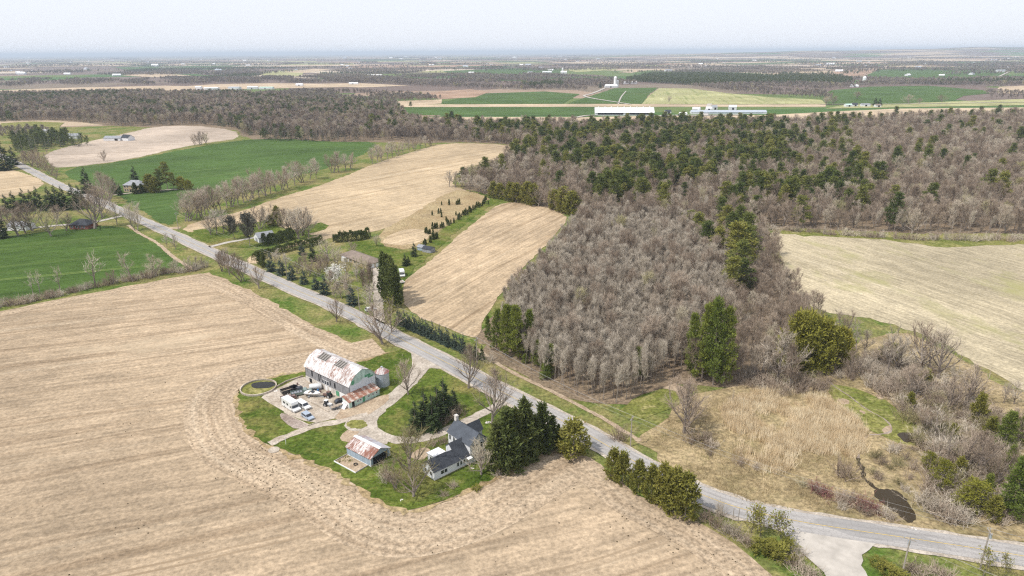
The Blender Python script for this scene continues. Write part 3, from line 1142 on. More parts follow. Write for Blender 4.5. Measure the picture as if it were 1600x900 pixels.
# near country: rough grass under everything, woodland floors, then fields
sheet('rough_grassland', [(-400, 1400), (-300, 480), (-200, 250), (60, 200), (380, 190), (640, 190), (1250, 186), (1750, 180), (2100, 420), (2300, 1500), (900, 2200)],
      M['verge'], Z1, 0, 0)
WOOD_MAIN = [(560, 208), (690, 221), (815, 226), (822, 242), (765, 268), (714, 292), (770, 306), (830, 322), (890, 336), (960, 345), (1050, 352),
             (1130, 368), (1165, 355), (1330, 362), (1420, 366), (1600, 367), (1760, 366), (1760, 184), (1600, 184), (1400, 191), (1200, 197), (1000, 200), (820, 199), (700, 199), (610, 192)]
WOOD_PLANT = [(902, 352), (888, 378), (856, 416), (822, 452), (790, 488), (788, 525), (803, 565), (850, 597), (905, 620), (965, 634), (1015, 610), (1048, 586), (1100, 562),
              (1130, 500), (1142, 450), (1128, 405), (1095, 366), (1040, 350), (960, 348)]
WOOD_RIGHT = [(1060, 352), (1130, 366), (1200, 358), (1214, 400), (1226, 450), (1250, 482), (1285, 500), (1255, 545), (1235, 592), (1180, 606), (1125, 612), (1080, 600), (1052, 590), (1100, 562), (1125, 500), (1138, 450), (1108, 400)]
sheet('woodland_floor', WOOD_MAIN, M['litter'], Z2, 1.2, 1)
sheet('woodland_floor', [(896, 340), (862, 395), (815, 445), (780, 485), (748, 520), (752, 548), (800, 580), (870, 616), (962, 638), (1020, 612), (1060, 596), (1180, 612), (1260, 600), (1330, 540), (1290, 496), (1240, 470), (1215, 400), (1200, 350), (1060, 340)],
      M['litter'], Z3, 0.8, 1)
sheet('woodland_floor', [(-300, 195), (0, 188), (100, 188), (190, 199), (370, 200), (378, 216), (440, 222), (520, 223), (600, 222), (690, 224), (830, 217), (800, 205), (640, 190), (620, 166), (500, 162), (380, 148), (200, 146), (0, 150), (-300, 152)], M['litter'], Z2, 2.0, 1)

sheet('stubble_field', [(-420, 560), (-60, 492), (0, 488), (90, 467), (200, 447), (310, 427), (330, 426), (352, 436), (420, 468), (480, 503), (540, 533), (590, 552), (606, 557),
                        (640, 620), (700, 690), (850, 690), (905, 706), (940, 727), (1000, 777), (1090, 815), (1160, 862), (1225, 908), (1290, 1000), (1100, 1500), (100, 1900), (-600, 1200)], M['stubble'], Z2, 0.5, 1)
sheet('wheat_field', [(-300, 380), (0, 372), (60, 363), (130, 354), (186, 353), (212, 363), (250, 384), (282, 408), (292, 416), (240, 424), (120, 452), (60, 466), (0, 470), (-300, 510)], M['wheat'], Z2, 0.4, 1)
sheet('stubble_field', [(-300, 262), (0, 262), (32, 268), (72, 284), (58, 297), (0, 312), (-300, 330)], M['stubble_warm'], Z2, 0.5, 1)
sheet('tan_field', [(66, 240), (130, 223), (200, 208), (240, 198), (300, 196), (368, 203), (374, 217), (330, 222), (280, 231), (200, 250), (92, 264), (76, 256)], M['stubble_pink'], Z3, 0.8, 1)
sheet('wheat_field', [(92, 265), (200, 251), (300, 231), (374, 219), (440, 216), (520, 222), (592, 221), (577, 238), (520, 261), (430, 283), (320, 304), (282, 322), (276, 349), (258, 353), (212, 324), (184, 304), (120, 285)], M['wheat_far'], Z2, 0.8, 1)
sheet('stubble_field', [(283, 362), (300, 348), (380, 330), (430, 311), (520, 284), (590, 253), (660, 233), (690, 224), (760, 224), (812, 229), (815, 240), (790, 247), (742, 258), (712, 270), (706, 291), (735, 298), (712, 310), (650, 336), (600, 359), (560, 366), (500, 371), (450, 356), (400, 351), (330, 365)], M['stubble_warm'], Z3, 0.5, 1)
sheet('weedy_ground', [(706, 296), (740, 300), (772, 312), (745, 325), (700, 350), (668, 375), (640, 392), (598, 384), (590, 362), (640, 338)], M['weeds'], Z4, 0.7, 1)
sheet('bare_earth', [(592, 380), (612, 365), (640, 357), (668, 360), (676, 368), (655, 380), (625, 384)], M['stubble_warm'], Z5, 0.4, 2)
sheet('grass_track', [(640, 470), (632, 440), (655, 412), (690, 385), (718, 358), (752, 330), (778, 316), (800, 311), (770, 309), (745, 322), (700, 352), (672, 376), (650, 395), (600, 386), (575, 376), (540, 380), (545, 420), (600, 470)], M['lawn'], Z4 + 0.01, 0.5, 1)
sheet('stubble_field', [(629, 470), (630, 447), (636, 435), (660, 418), (692, 391), (718, 366), (753, 339), (777, 320), (803, 315), (840, 321), (886, 335), (882, 353), (840, 395), (805, 432), (776, 470), (760, 490), (752, 512), (748, 528), (735, 528), (690, 510), (648, 494)], M['stubble_strip'], Z5 + 0.01, 0.4, 1)
sheet('hay_field', [(1200, 356), (1260, 358), (1330, 363), (1420, 367), (1500, 367), (1600, 368), (1800, 368), (1900, 640), (1700, 640), (1600, 612), (1560, 590), (1500, 550), (1450, 524), (1380, 502), (1300, 490), (1256, 477), (1232, 452), (1218, 400)], M['hay'], Z3, 0.8, 1)
sheet('hay_margin', [(1202, 355), (1330, 361), (1420, 365), (1600, 366), (1800, 367), (1800, 385), (1600, 381), (1480, 388), (1420, 379), (1330, 371), (1214, 366)], M['marsh_grass'], Z4, 1.2, 1)
sheet('scrubland', [(985, 690), (1035, 655), (1062, 630), (1120, 606), (1260, 595), (1330, 540), (1400, 515), (1470, 540), (1600, 625), (1900, 660), (2000, 860), (1560, 846), (1440, 834), (1300, 812), (1150, 785), (1090, 762), (1030, 725), (1030, 705)], M['scrub'], Z4 - 0.012, 0.6, 1, 4.0)
sheet('marsh_grass', [(1288, 598), (1340, 606), (1400, 634), (1445, 678), (1448, 700), (1385, 690), (1350, 668), (1305, 636)], M['marsh_grass'], Z5, 0.5, 1, 2.5)
sheet('grass_clearing', [(962, 640), (1020, 612), (1058, 600), (1075, 625), (1045, 640), (1020, 650), (985, 660)], M['marsh_grass'], Z5 - 0.01, 0.4, 1, 2.5)
sheet('dirt_path', [(1030, 607), (1052, 600), (1068, 604), (1076, 616), (1070, 630), (1062, 622), (1056, 610)], M['dirt'], Z5 + 0.004, 0.3, 1, 2.0)
for pts_ in ([(1305, 625), (1318, 622), (1330, 630), (1318, 634)], [(1370, 615), (1385, 618), (1378, 626), (1368, 622)], [(1378, 668), (1393, 664), (1395, 676), (1382, 682)], [(1340, 640), (1352, 644), (1350, 650)]):
    sheet('sand_patch', pts_, M['dirt'], Z6, 0.15, 2, 1.0)

# far country beyond the wood
FAR = [('far_field', 'far_tan', [(600, 183), (700, 183), (930, 183), (1010, 181), (1200, 180), (1290, 175), (1400, 170), (1600, 168), (1600, 186), (1200, 199), (820, 200), (640, 197)]),
       ('far_field', 'wheat_far', [(622, 168), (930, 167), (935, 181), (624, 180)]),
       ('far_field', 'far_tan', [(630, 163.5), (930, 162.5), (1150, 163.5), (1290, 163), (1290, 167), (930, 167), (630, 167.5)]),
       ('far_field', 'wheat_far', [(686, 160), (760, 146), (850, 143), (906, 147), (888, 157), (880, 162), (690, 162)]),
       ('far_field', 'wheat_far', [(888, 162), (904, 156), (960, 138), (1028, 137), (1012, 150), (1003, 162)]),
       ('far_field', 'pale_strip', [(1003, 162.5), (1014, 150), (1030, 138), (1080, 138.5), (1140, 146), (1200, 152), (1280, 156), (1320, 160), (1320, 163), (1150, 163)]),
       ('far_field', 'ploughed', [(655, 147), (700, 142), (735, 139.5), (765, 144), (742, 152), (690, 155), (665, 152)]),
       ('far_field', 'far_tan', [(566, 164), (620, 158), (690, 155.5), (690, 162), (600, 167)]),
       ('far_field', 'wheat_far', [(1278, 149), (1300, 141), (1360, 135.5), (1450, 134), (1535, 141), (1548, 146), (1505, 150), (1492, 157), (1400, 163.2), (1292, 163.2)]),
       ('far_field', 'pale_strip', [(1320, 164), (1450, 160), (1600, 155), (1700, 155), (1700, 163), (1450, 167), (1290, 170)]),
       ('far_field', 'wheat_far', [(1345, 121), (1375, 109), (1440, 106.5), (1578, 107), (1568, 118), (1500, 122), (1400, 122)]),
       ('far_field', 'ploughed', [(1265, 116), (1330, 110), (1375, 108), (1345, 118), (1320, 120)]),
       ('far_field', 'far_tan', [(1225, 114), (1290, 110), (1300, 113), (1240, 116)]),
       ('far_field', 'wheat_far', [(1300, 100), (1390, 96), (1395, 101), (1350, 107), (1290, 108)]),
       ('far_field', 'far_tan', [(1376, 104), (1440, 101.5), (1470, 103), (1390, 106.5)]),
       ('far_field', 'far_tan', [(1150, 99), (1200, 95), (1262, 97), (1240, 103), (1180, 106)]),
       ('far_field', 'far_tan', [(1480, 93), (1560, 90.5), (1580, 93), (1500, 95.5)]),
       ('far_field', 'wheat_far', [(985, 116), (1010, 112), (1100, 112), (1190, 115), (1180, 122), (1100, 118)]),
       ('far_field', 'far_tan', [(965, 113), (1010, 107.5), (1010, 110), (985, 114)]),
       ('far_field', 'far_tan', [(1040, 102.5), (1120, 98.5), (1130, 101), (1060, 104)]),
       ('far_field', 'ploughed', [(918, 97), (960, 94.5), (975, 100), (925, 103)]),
       ('far_field', 'pale_strip', [(880, 108), (960, 104.5), (965, 109), (900, 113)]),
       ('far_field', 'wheat_far', [(690, 111), (800, 107), (880, 107), (880, 114), (800, 116), (700, 114)]),
       ('far_field', 'pale_strip', [(640, 113), (690, 110), (700, 114)]),
       ('far_field', 'far_tan', [(0, 141), (120, 137), (260, 134), (330, 136), (320, 142), (260, 146), (120, 147), (0, 150)]),
       ('far_field', 'far_tan', [(190, 142), (330, 132), (430, 130), (560, 132), (600, 135), (450, 138), (320, 141)]),
       ('far_field', 'wheat_far', [(270, 144), (300, 140), (345, 140), (350, 146), (300, 148)]),
       ('far_field', 'far_tan', [(450, 132), (560, 130), (640, 134), (560, 137)]),
       ('far_field', 'pale_strip', [(400, 114), (440, 110), (480, 109), (470, 119), (420, 121)]),
       ('far_field', 'far_tan', [(440, 113), (490, 107.5), (520, 108), (480, 114)]),
       ('far_field', 'wheat_far', [(180, 106), (240, 103), (250, 107), (200, 109)]),
       ('far_field', 'ploughed', [(340, 104), (420, 102), (450, 105), (400, 108.5), (345, 108)]),
       ('far_field', 'far_tan', [(190, 118), (230, 114), (300, 118), (240, 121)]),
       ('far_field', 'far_tan', [(545, 119), (590, 116), (605, 119), (560, 121)]),
       ('far_field', 'far_tan', [(1560, 136), (1620, 133), (1700, 134), (1700, 150), (1620, 148), (1560, 146)]),
       ('far_field', 'marsh_grass', [(0, 193), (50, 190), (100, 192), (90, 206), (40, 212), (0, 212)])]
for i, (nm, mt, pp) in enumerate(FAR):
    d_ = math.hypot(*at(*pp[0]))
    sheet(nm, pp, M[mt], 0.12 + 0.004 * i + d_ * 0.00012, d_ * 0.0006, 0, d_ * 0.02)
for i in range(150):                                   # small field strips dissolving into the distance
    py = 88.5 + 16 * rng.uniform(0, 1) ** 1.3
    px = rng.uniform(-60, 1660)
    cx_, cy_ = at(px, py)
    d_ = math.hypot(cx_, cy_)
    a_ = R(12) + rng.normal(0, 0.05)
    L_ = rng.uniform(150, 450) * (d_ / 6000) ** 0.5
    W_ = rng.uniform(120, 420) * (d_ / 6000) ** 0.5
    q = [(cx_ + u * L_ * math.cos(a_) - v * W_ * math.sin(a_), cy_ + u * L_ * math.sin(a_) + v * W_ * math.cos(a_)) for u, v in ((-1, -1), (1, -1), (1, 1), (-1, 1))]
    sheet('far_field', q, M[('far_tan', 'far_tan', 'wheat_far', 'ploughed', 'pale_strip', 'stubble_pink')[i % 6]], 0.9 + 0.012 * i + d_ * 0.0001, 0, 0, world=True)

# low wooded hills at the end of the plain
def hills():
    mb = MB()
    n = 60
    for row, (dist, k) in enumerate(((8200, 0.0), (10500, 0.55), (13000, 1.0), (16000, 0.55), (21000, 0.0))):
        for i in range(n):
            px = 860 + 1100 * i / (n - 1)
            a = math.atan((px - 800) / FOCAL)
            rise = max(0.0, min(1.0, (px - 880) / 620.0))
            bump = 0.9 + 0.05 * math.sin(px * 0.021 + 1.3) + 0.04 * math.sin(px * 0.052)
            z = -4 + k * (140 * rise ** 0.8 * bump + 8)
            mb.v.append((dist * math.tan(a), dist, z))
    for r_ in range(4):
        for i in range(n - 1):
            b = r_ * n + i
            mb.f.append((b, b + 1, b + n + 1, b + n))
            mb.m.append(0)
    return tag(mb.build('hills', M['far_ground'], None, True), kind='structure')


hills()

# ------------------------------------------------------------------ roads
ROADPX = [(-200, 175), (-60, 222), (0, 243), (21, 253), (55, 270), (90, 289), (140, 308), (187, 329), (252, 358), (326, 393), (405, 428), (465, 455), (520, 477), (565, 499),
          (600, 517), (640, 538), (690, 563), (740, 590), (795, 619), (881, 659), (935, 689), (985, 719), (1040, 748), (1090, 772), (1150, 794), (1200, 806), (1253, 817), (1310, 826),
          (1371, 835), (1440, 845), (1520, 857), (1600, 870), (1800, 905), (2100, 965)]
ROAD = smooth_poly([at(*q) for q in ROADPX], False, 2)
ROAD = resample(ROAD, 6.0)
ribbon('road_shoulder', ROAD, 4.6, -4.6, M['gravel'], Z5 + 0.03, jit=0.25)
ribbon('road', ROAD, 3.5, -3.5, M['asphalt'], Z6 + 0.04)
ribbon('centre_line', ROAD, 0.09, -0.09, M['yellow_paint'], Z6 + 0.055)
sheet('gravel_junction', [(1232, 816), (1300, 822), (1372, 845), (1362, 857), (1350, 866), (1346, 880), (1352, 900), (1375, 940), (1500, 1100), (1420, 1180), (1296, 903), (1262, 872), (1238, 850), (1222, 832)], M['pale_gravel'], Z5 + 0.04, 0.15, 1)

# farmyard lawn and drives
LAWN = [(606, 551), (640, 543), (662, 556), (700, 578), (745, 602), (800, 632), (880, 672), (915, 694), (925, 712), (900, 706), (873, 700), (847, 709), (793, 739), (748, 757), (713, 776),
        (649, 797), (623, 797), (588, 783), (564, 765), (521, 735), (500, 728), (416, 694), (398, 684), (378, 664), (369, 632), (372, 612), (390, 600), (423, 589), (475, 582), (554, 568)]
sheet('lawn', LAWN, M['lawn'], Z4, 0.3, 1)
EDGE = smooth_poly([at(*q) for q in [(600, 549), (540, 562), (470, 578), (415, 585), (380, 598), (362, 615), (360, 640), (372, 672), (392, 692), (420, 706), (470, 728), (510, 745), (550, 770), (590, 797), (635, 812), (680, 805), (740, 782), (795, 750), (850, 718), (880, 709)]], False, 2)
EDGE = resample(EDGE, 3.0)


def headland_mat():
    g = NG('headland_stubble', 0.95, 0.05)
    uv = g.n('TexCoord').outputs['UV']
    p = g.pos()
    st = g.noise(g.scl(uv, (0.012, 0.42, 1)), 1.0, 3, 0.65)
    fine = g.noise(p, 0.9, 4, 0.75)
    big = g.noise(p, 0.05, 4, 0.7)
    c = g.ramp(st, [(0.34, (0.300, 0.226, 0.152)), (0.5, (0.378, 0.292, 0.202)), (0.7, (0.44, 0.352, 0.252))])
    c = g.mix(0.5, c, g.ramp(big, [(0.3, 0.34), (0.7, 0.66)]), 'OVERLAY')
    c = g.mix(0.8, c, g.ramp(fine, [(0.36, 0.25), (0.64, 0.74)]), 'OVERLAY')
    return g.out(c, fine, 0.25)


M['headland'] = headland_mat()
ribbon('stubble_headland', EDGE, 3.0, -13.0, M['headland'], Z3)
FR = resample(smooth_poly([at(*q) for q in [(606, 551), (560, 567), (475, 582), (423, 589), (390, 600), (371, 613), (369, 634), (378, 666), (398, 686), (416, 696), (500, 730), (521, 737), (564, 767), (588, 785), (623, 799), (649, 799), (713, 778), (748, 759), (793, 741), (847, 711), (873, 702), (900, 708)]], False, 2), 1.2)
ribbon('dead_grass_fringe', FR, 0.6, -0.7, M['weeds'], Z4 + 0.03, jit=0.5)
ROADEDGE = resample(smooth_poly([at(*q) for q in [(318, 428), (345, 436), (410, 466), (475, 503), (535, 534), (585, 553)]], False, 2), 3.0)
ribbon('stubble_headland', ROADEDGE, 0.0, -9.0, M['headland'], Z3 + 0.01, jit=0.15)
HEDGEEDGE = resample(smooth_poly([at(*q) for q in [(-80, 496), (0, 490), (90, 469), (200, 449), (315, 428)]], False, 2), 3.0)
ribbon('stubble_headland', HEDGEEDGE, 0.5, -5.5, M['headland'], Z3 + 0.02, jit=0.5)
LOWEDGE = resample(smooth_poly([at(*q) for q in [(920, 716), (945, 734), (1000, 782), (1090, 822), (1160, 868), (1222, 915), (1290, 1000)]], False, 2), 3.0)
ribbon('stubble_headland', LOWEDGE, 0.5, -8.0, M['headland'], Z3 + 0.03, jit=0.1)


def lane(name, pix, wdt, mat, z, jit=0.18):
    p = resample(smooth_poly([at(*q) for q in pix], False, 2), 1.5)
    return ribbon(name, p, wdt / 2, -wdt / 2, mat, z, jit=jit)


lane('driveway', [(690, 556), (668, 568), (652, 584), (638, 600), (620, 617), (598, 634), (576, 648), (548, 660)], 4.6, M['gravel'], Z6)
lane('driveway', [(560, 650), (572, 664), (590, 678), (615, 688), (640, 690), (668, 684), (700, 672), (728, 660), (752, 647), (780, 634), (800, 620)], 3.4, M['gravel'], Z6 + 0.01)
lane('farm_track', [(575, 648), (530, 660), (490, 666), (455, 680), (421, 694)], 2.6, M['concrete'], Z6 + 0.02)
sheet('driveway_apron', [(640, 548), (668, 552), (705, 575), (690, 578), (668, 574), (655, 585), (644, 598), (634, 590), (646, 570)], M['gravel'], Z6 + 0.012, 0.2, 1)
sheet('yard_gravel', [(536, 664), (560, 646), (590, 636), (606, 640), (590, 654), (592, 672), (612, 688), (600, 696), (560, 684), (545, 672)], M['gravel'], Z5 + 0.012, 0.3, 1)
sheet('concrete_yard', [(476, 586), (446, 602), (405, 618), (425, 634), (442, 643), (484, 663), (525, 654), (556, 642), (548, 622), (520, 600)], M['concrete'], Z5 + 0.02, 0.2, 1)
sheet('rubble_patch', [(433, 650), (442, 644), (484, 664), (470, 672), (452, 668)], M['rubble'], Z5 + 0.03, 0.3, 1)
sheet('dirt_patch', [(518, 654), (544, 634), (600, 618), (612, 616), (606, 630), (584, 645), (560, 656), (534, 660)], M['dirt'], Z5 + 0.034, 0.4, 1)
sheet('dirt_patch', [(530, 682), (546, 672), (566, 676), (548, 690), (535, 692)], M['dirt'], Z5 + 0.035, 0.3, 1)
sheet('dry_grass_patch', [(540, 660), (556, 655), (572, 660), (574, 668), (560, 672), (546, 668)], M['marsh_grass'], Z6 + 0.03, 0.3, 2)
sheet('patio', [(636, 712), (662, 698), (676, 706), (656, 724)], M['dirt'], Z5 + 0.03, 0.2, 1)
# neighbours' drives
lane('driveway', [(322, 388), (350, 380), (385, 374), (404, 370)], 3.2, M['pale_gravel'], Z6)
lane('driveway', [(594, 512), (592, 490), (591, 460), (589, 430), (586, 418)], 4.0, M['gravel'], Z6)
lane('driveway', [(196, 336), (160, 345), (130, 350), (90, 352), (40, 358), (0, 361), (-80, 366)], 4.0, M['pale_gravel'], Z6)
lane('driveway', [(178, 305), (200, 302), (230, 299), (290, 295)], 3.4, M['gravel'], Z6)
lane('farm_track', [(200, 352), (222, 368), (245, 378), (270, 402), (300, 420)], 2.0, M['dirt'], Z5)
lane('field_track', [(262, 357), (282, 356)], 5.0, M['dirt'], Z5)
sheet('lawn', [(430, 330), (440, 375), (395, 388), (340, 386), (285, 362), (360, 352), (420, 345)], M['lawn'], Z4, 0.5, 1)
sheet('lawn', [(440, 372), (500, 345), (520, 356), (470, 368)], M['lawn'], Z4 + 0.004, 0.5, 1)
sheet('stubble_field', [(420, 402), (400, 398), (440, 390), (520, 372), (530, 366), (500, 366), (450, 384), (380, 402), (392, 416)], M['stubble_warm'], Z4 + 0.008, 0.4, 1)
lane('field_track', [(745, 545), (790, 578), (850, 606), (910, 636), (955, 662), (1000, 690)], 1.6, M['dirt'], Z5)

# ------------------------------------------------------------------ buildings
def ridge_y(x0, x1, zr, t=0.12):
    pass


def gable_wall(mb, x, y0, y1, z0, ze, zr, th=0.15, m=0):
    """pentagon end wall standing at x, thickness th towards -x"""
    mb.prism([(y0, z0), (y1, z0), (y1, ze), ((y0 + y1) / 2, zr), (y0, ze)], x - th, x, m, 'yz')


def gable_house(name, label, cat, x, y, deg, L, W, ze, zr, wall, roof, parts=True, over=0.3, roof2=None, group=None, hip=0.0, th=0.16):
    """rectangular building: root at its front-left corner, x along the front wall, y to the back"""
    o = thing(name, x, y, label, cat, deg, group)
    wb = MB()
    wb.prism([(0, -0.4), (W, -0.4), (W, ze), (W / 2, (zr - 0.14) if not hip else ze), (0, ze)], 0, L, 0, 'yz')
    wb.build('wall', wall, o)
    rb = MB()
    k = (zr - ze) / (W / 2)
    ya, yb = -over, W + over
    zl = ze - over * k
    xa, xb = -over, L + over
    ha, hb = (hip, L - hip) if hip else (xa, xb)
    rb.slab([(xa, ya, zl + 0.06), (xb, ya, zl + 0.06), (hb, W / 2, zr), (ha, W / 2, zr)], th, 0)
    rb.slab([(xb, yb, zl + 0.06), (xa, yb, zl + 0.06), (ha, W / 2, zr - 0.002), (hb, W / 2, zr - 0.002)], th, 1 if roof2 else 0)
    if hip:
        rb.slab([(xa, yb, zl + 0.06), (xa, ya, zl + 0.06), (ha, W / 2, zr)], th, 0)
        rb.slab([(xb, ya, zl + 0.06), (xb, yb, zl + 0.06), (hb, W / 2, zr)], th, 0)
    rb.build('roof', [roof, roof2] if roof2 else roof, o)
    return o


def window(parent, face, a, b, z0, z1, at_, name='window', glass=None, fr=0.08):
    """face 'y-' / 'y+' (wall runs along x) or 'x-' / 'x+'; a..b along the wall; at_ = wall plane"""
    f, p = MB(), MB()

    def bx(mb, u0, u1, w0, w1, d0, d1):
        s = -1 if face[1] == '-' else 1
        e0, e1 = sorted((at_ + s * d0, at_ + s * d1))
        if face[0] == 'y':
            mb.box(u0, u1, e0, e1, w0, w1)
        else:
            mb.box(e0, e1, u0, u1, w0, w1)
    bx(f, a - fr, a, z0 - fr, z1 + fr, -0.05, 0.06)
    bx(f, b, b + fr, z0 - fr, z1 + fr, -0.05, 0.06)
    bx(f, a, b, z1, z1 + fr, -0.05, 0.06)
    bx(f, a, b, z0 - fr, z0, -0.05, 0.09)
    fo = f.build(name, M['trim'], parent)
    bx(p, a, b, z0, z1, -0.05, 0.02)
    p.build('pane', glass or M['glass'], fo)
    return fo


def panel(parent, name, face, a, b, z0, z1, at_, mat, t=0.04):
    mb = MB()
    s = -1 if face[1] == '-' else 1
    e0, e1 = sorted((at_ - s * 0.05, at_ + s * t))
    if face[0] == 'y':
        mb.box(a, b, e0, e1, z0, z1)
    else:
        mb.box(e0, e1, a, b, z0, z1)
    return mb.build(name, mat, parent)


# --- the old barn
BX, BY, BD, BL, BW = -66.6, 198.9, -40.0, 22.7, 10.2
barn = thing('barn', BX, BY, 'large weathered barn with a rusty white gambrel roof that has two sheets missing', 'barn', BD)
PROF = [(-0.35, 5.15), (0.0, 5.65), (1.1, 7.15), (2.4, 8.30), (5.1, 9.40), (7.8, 8.30), (9.1, 7.15), (10.2, 5.65), (10.55, 5.15)]
mb = MB()
mb.box(0, BL, 0, 0.25, 1.9, 5.5)
mb.build('front_wall', M['grey_boards'], barn)
mb = MB()
mb.box(0, BL, BW - 0.25, BW, 1.9, 5.5)
mb.build('back_wall', M['grey_boards'], barn)
mb = MB()
mb.box(-0.06, BL + 0.06, -0.06, 0.30, -0.5, 1.9).box(-0.06, BL + 0.06, BW - 0.30, BW + 0.06, -0.5, 1.9)
mb.box(-0.06, 0.30, 0.30, BW - 0.30, -0.5, 1.9).box(BL - 0.30, BL + 0.06, 0.30, BW - 0.30, -0.5, 1.9)
mb.build('foundation', M['foundation'], barn)
gp = [(0.0, 1.9), (BW, 1.9)] + [(p[0], p[1] - 0.12) for p in PROF[7:0:-1]]
mb = MB()
mb.prism(gp, 0.0, 0.2, 0, 'yz')
mb.build('gable_wall', M['grey_boards'], barn)
mb = MB()
mb.prism(gp, BL - 0.2, BL, 0, 'yz')
mb.build('gable_wall', M['pale_boards'], barn)
mb = MB()
mb.prism([(0.25, 5.5), (3.6, 5.2), (5.2, 6.0), (8.6, 5.9), (9.95, 5.5), (9.0, 7.0), (7.75, 8.1), (5.1, 9.15), (2.45, 8.1), (1.2, 7.0)], BL, BL + 0.03, 0, 'yz')
mb.build('green_gable_boards', M['green_boards'], barn)
for (ya, yb, za, zb) in ((6.0, 8.2, 6.0, 6.7), (7.2, 9.2, 5.4, 5.9), (1.0, 2.0, 5.3, 6.6)):
    panel(barn, 'painted_board', 'x+', ya, yb, za, zb, BL + 0.03, M['green_paint'], 0.03)
rb = MB()
GAPS = [(3.6, 8.2), (12.2, 16.6)]
for i in range(len(PROF) - 1):
    (y0, z0), (y1, z1) = PROF[i], PROF[i + 1]
    if i in (3,):
        segs = [(-0.3, GAPS[0][0]), (GAPS[0][1], GAPS[1][0]), (GAPS[1][1], BL + 0.35)]
    else:
        segs = [(-0.3, BL + 0.35)]
    for a, b in segs:
        rb.slab([(a, y0, z0), (b, y0, z0), (b, y1, z1), (a, y1, z1)], 0.05)
rb.build('roof', M['barn_roof'], barn)
for a, b in GAPS:
    for k in range(6):
        t = (k + 0.5) / 6
        y_, z_ = PROF[3][0] + t * 2.7, PROF[3][1] + t * 1.1
        mb = MB()
        mb.slab([(a, y_ - 0.12, z_ - 0.11), (b, y_ - 0.12, z_ - 0.11), (b, y_ + 0.12, z_ - 0.05), (a, y_ + 0.12, z_ - 0.05)], 0.05)
        mb.build('purlin', M['slat'], barn)
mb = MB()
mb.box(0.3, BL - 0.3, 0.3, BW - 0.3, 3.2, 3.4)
mb.build('mow_shade_floor', M['dark'], barn)  # near-black floor: the shade below the roof gaps put into its colour
for (a, b, z0, z1) in ((3.3, 4.1, 2.7, 4.8), (7.1, 7.7, 2.2, 4.6), (8.2, 8.7, 2.9, 4.7), (13.0, 13.5, 2.6, 4.2), (15.1, 15.9, 2.4, 4.1), (14.0, 14.5, 0.1, 1.7), (9.3, 9.7, 0.3, 1.6)):
    panel(barn, 'opening_shade', 'y-', a, b, z0, z1, 0.0, M['dark'], 0.02)  # solid dark panels, the shade inside the wall painted on
panel(barn, 'opening_shade', 'y-', 2.0, 3.4, 0.2, 1.7, -0.06, M['dark'], 0.02)  # same painted shade at foundation level
for (a, b) in ((8.9, 9.9), (10.2, 11.2), (11.5, 12.4)):
    window(barn, 'y-', a, b, 2.2, 3.5, 0.0)
for (a, b) in ((6.4, 7.2), (10.4, 11.6), (12.6, 13.4)):
    panel(barn, 'stable_door', 'y-', a, b, 0.0, 1.8, -0.06, M['trim'], 0.05)
dr = panel(barn, 'green_door', 'y-', 16.0, 17.5, 0.0, 1.85, -0.06, M['green_paint'], 0.06)
panel(dr, 'handle', 'y-', 17.2, 17.3, 0.9, 1.1, -0.12, M['dark'], 0.05)
panel(barn, 'white_board', 'y-', 17.8, 20.4, 0.0, 1.85, -0.06, M['trim'], 0.04)

# lean-to milk house on the barn's gable
LXo, LYo = BX + 22.76 * math.cos(R(BD)) + 2.7 * math.sin(R(BD)), BY + 22.76 * math.sin(R(BD)) - 2.7 * math.cos(R(BD))
lean = thing('milk_house', LXo, LYo, 'low mint green lean-to with a striped rusty roof against the barn gable', 'shed', BD)
mb = MB()
mb.prism([(0, -0.4), (3.2, -0.4), (3.2, 2.15), (0, 3.1)], 0, 11.4, 0, 'xz')
mb.build('wall', [M['mint']], lean)
mb = MB()
mb.box(0.1, 3.1, -0.05, 0.0, 0, 2.1)
mb.build('white_end_wall', M['trim'], lean)
# sheets of the roof, each a part (the ridge of the stripes runs down the slope)
for k in range(12):
    mb = MB()
    a, b = -0.25 + k * 0.99, -0.25 + (k + 1) * 0.99 - 0.04
    mb.slab([(-0.05, a, 3.24), (3.5, a, 2.16), (3.5, b, 2.16), (-0.05, b, 3.24)], 0.06)
    mb.build('roof_sheet', M['lean_roof' if k % 2 else 'lean_roof_rust'], lean)
for (a, b) in ((1.0, 1.9), (5.0, 5.8)):
    panel(lean, 'door', 'x+', a, b, 0.0, 1.95, 3.2, M['green_paint'] if a > 2 else M['dark'], 0.03)
for a in (2.9, 3.9, 7.0, 8.6, 10.0):
    window(lean, 'x+', a, a + 0.55, 1.1, 1.6, 3.2)
mb = MB()
for k in range(3):
    mb.slab([(0.3 + k * 0.8, -1.6, 0.15), (1.0 + k * 0.8, -1.5, 0.15), (0.95 + k * 0.8, -0.3, 1.5), (0.35 + k * 0.8, -0.3, 1.5)], 0.06)
tag(mb.build('leaning_boards', M['trim']), 'white boards leaning on the end of the mint green lean-to', 'boards')
bpy.data.objects['leaning_boards'].location = (LXo, LYo, 0)
bpy.data.objects['leaning_boards'].rotation_euler[2] = R(BD)

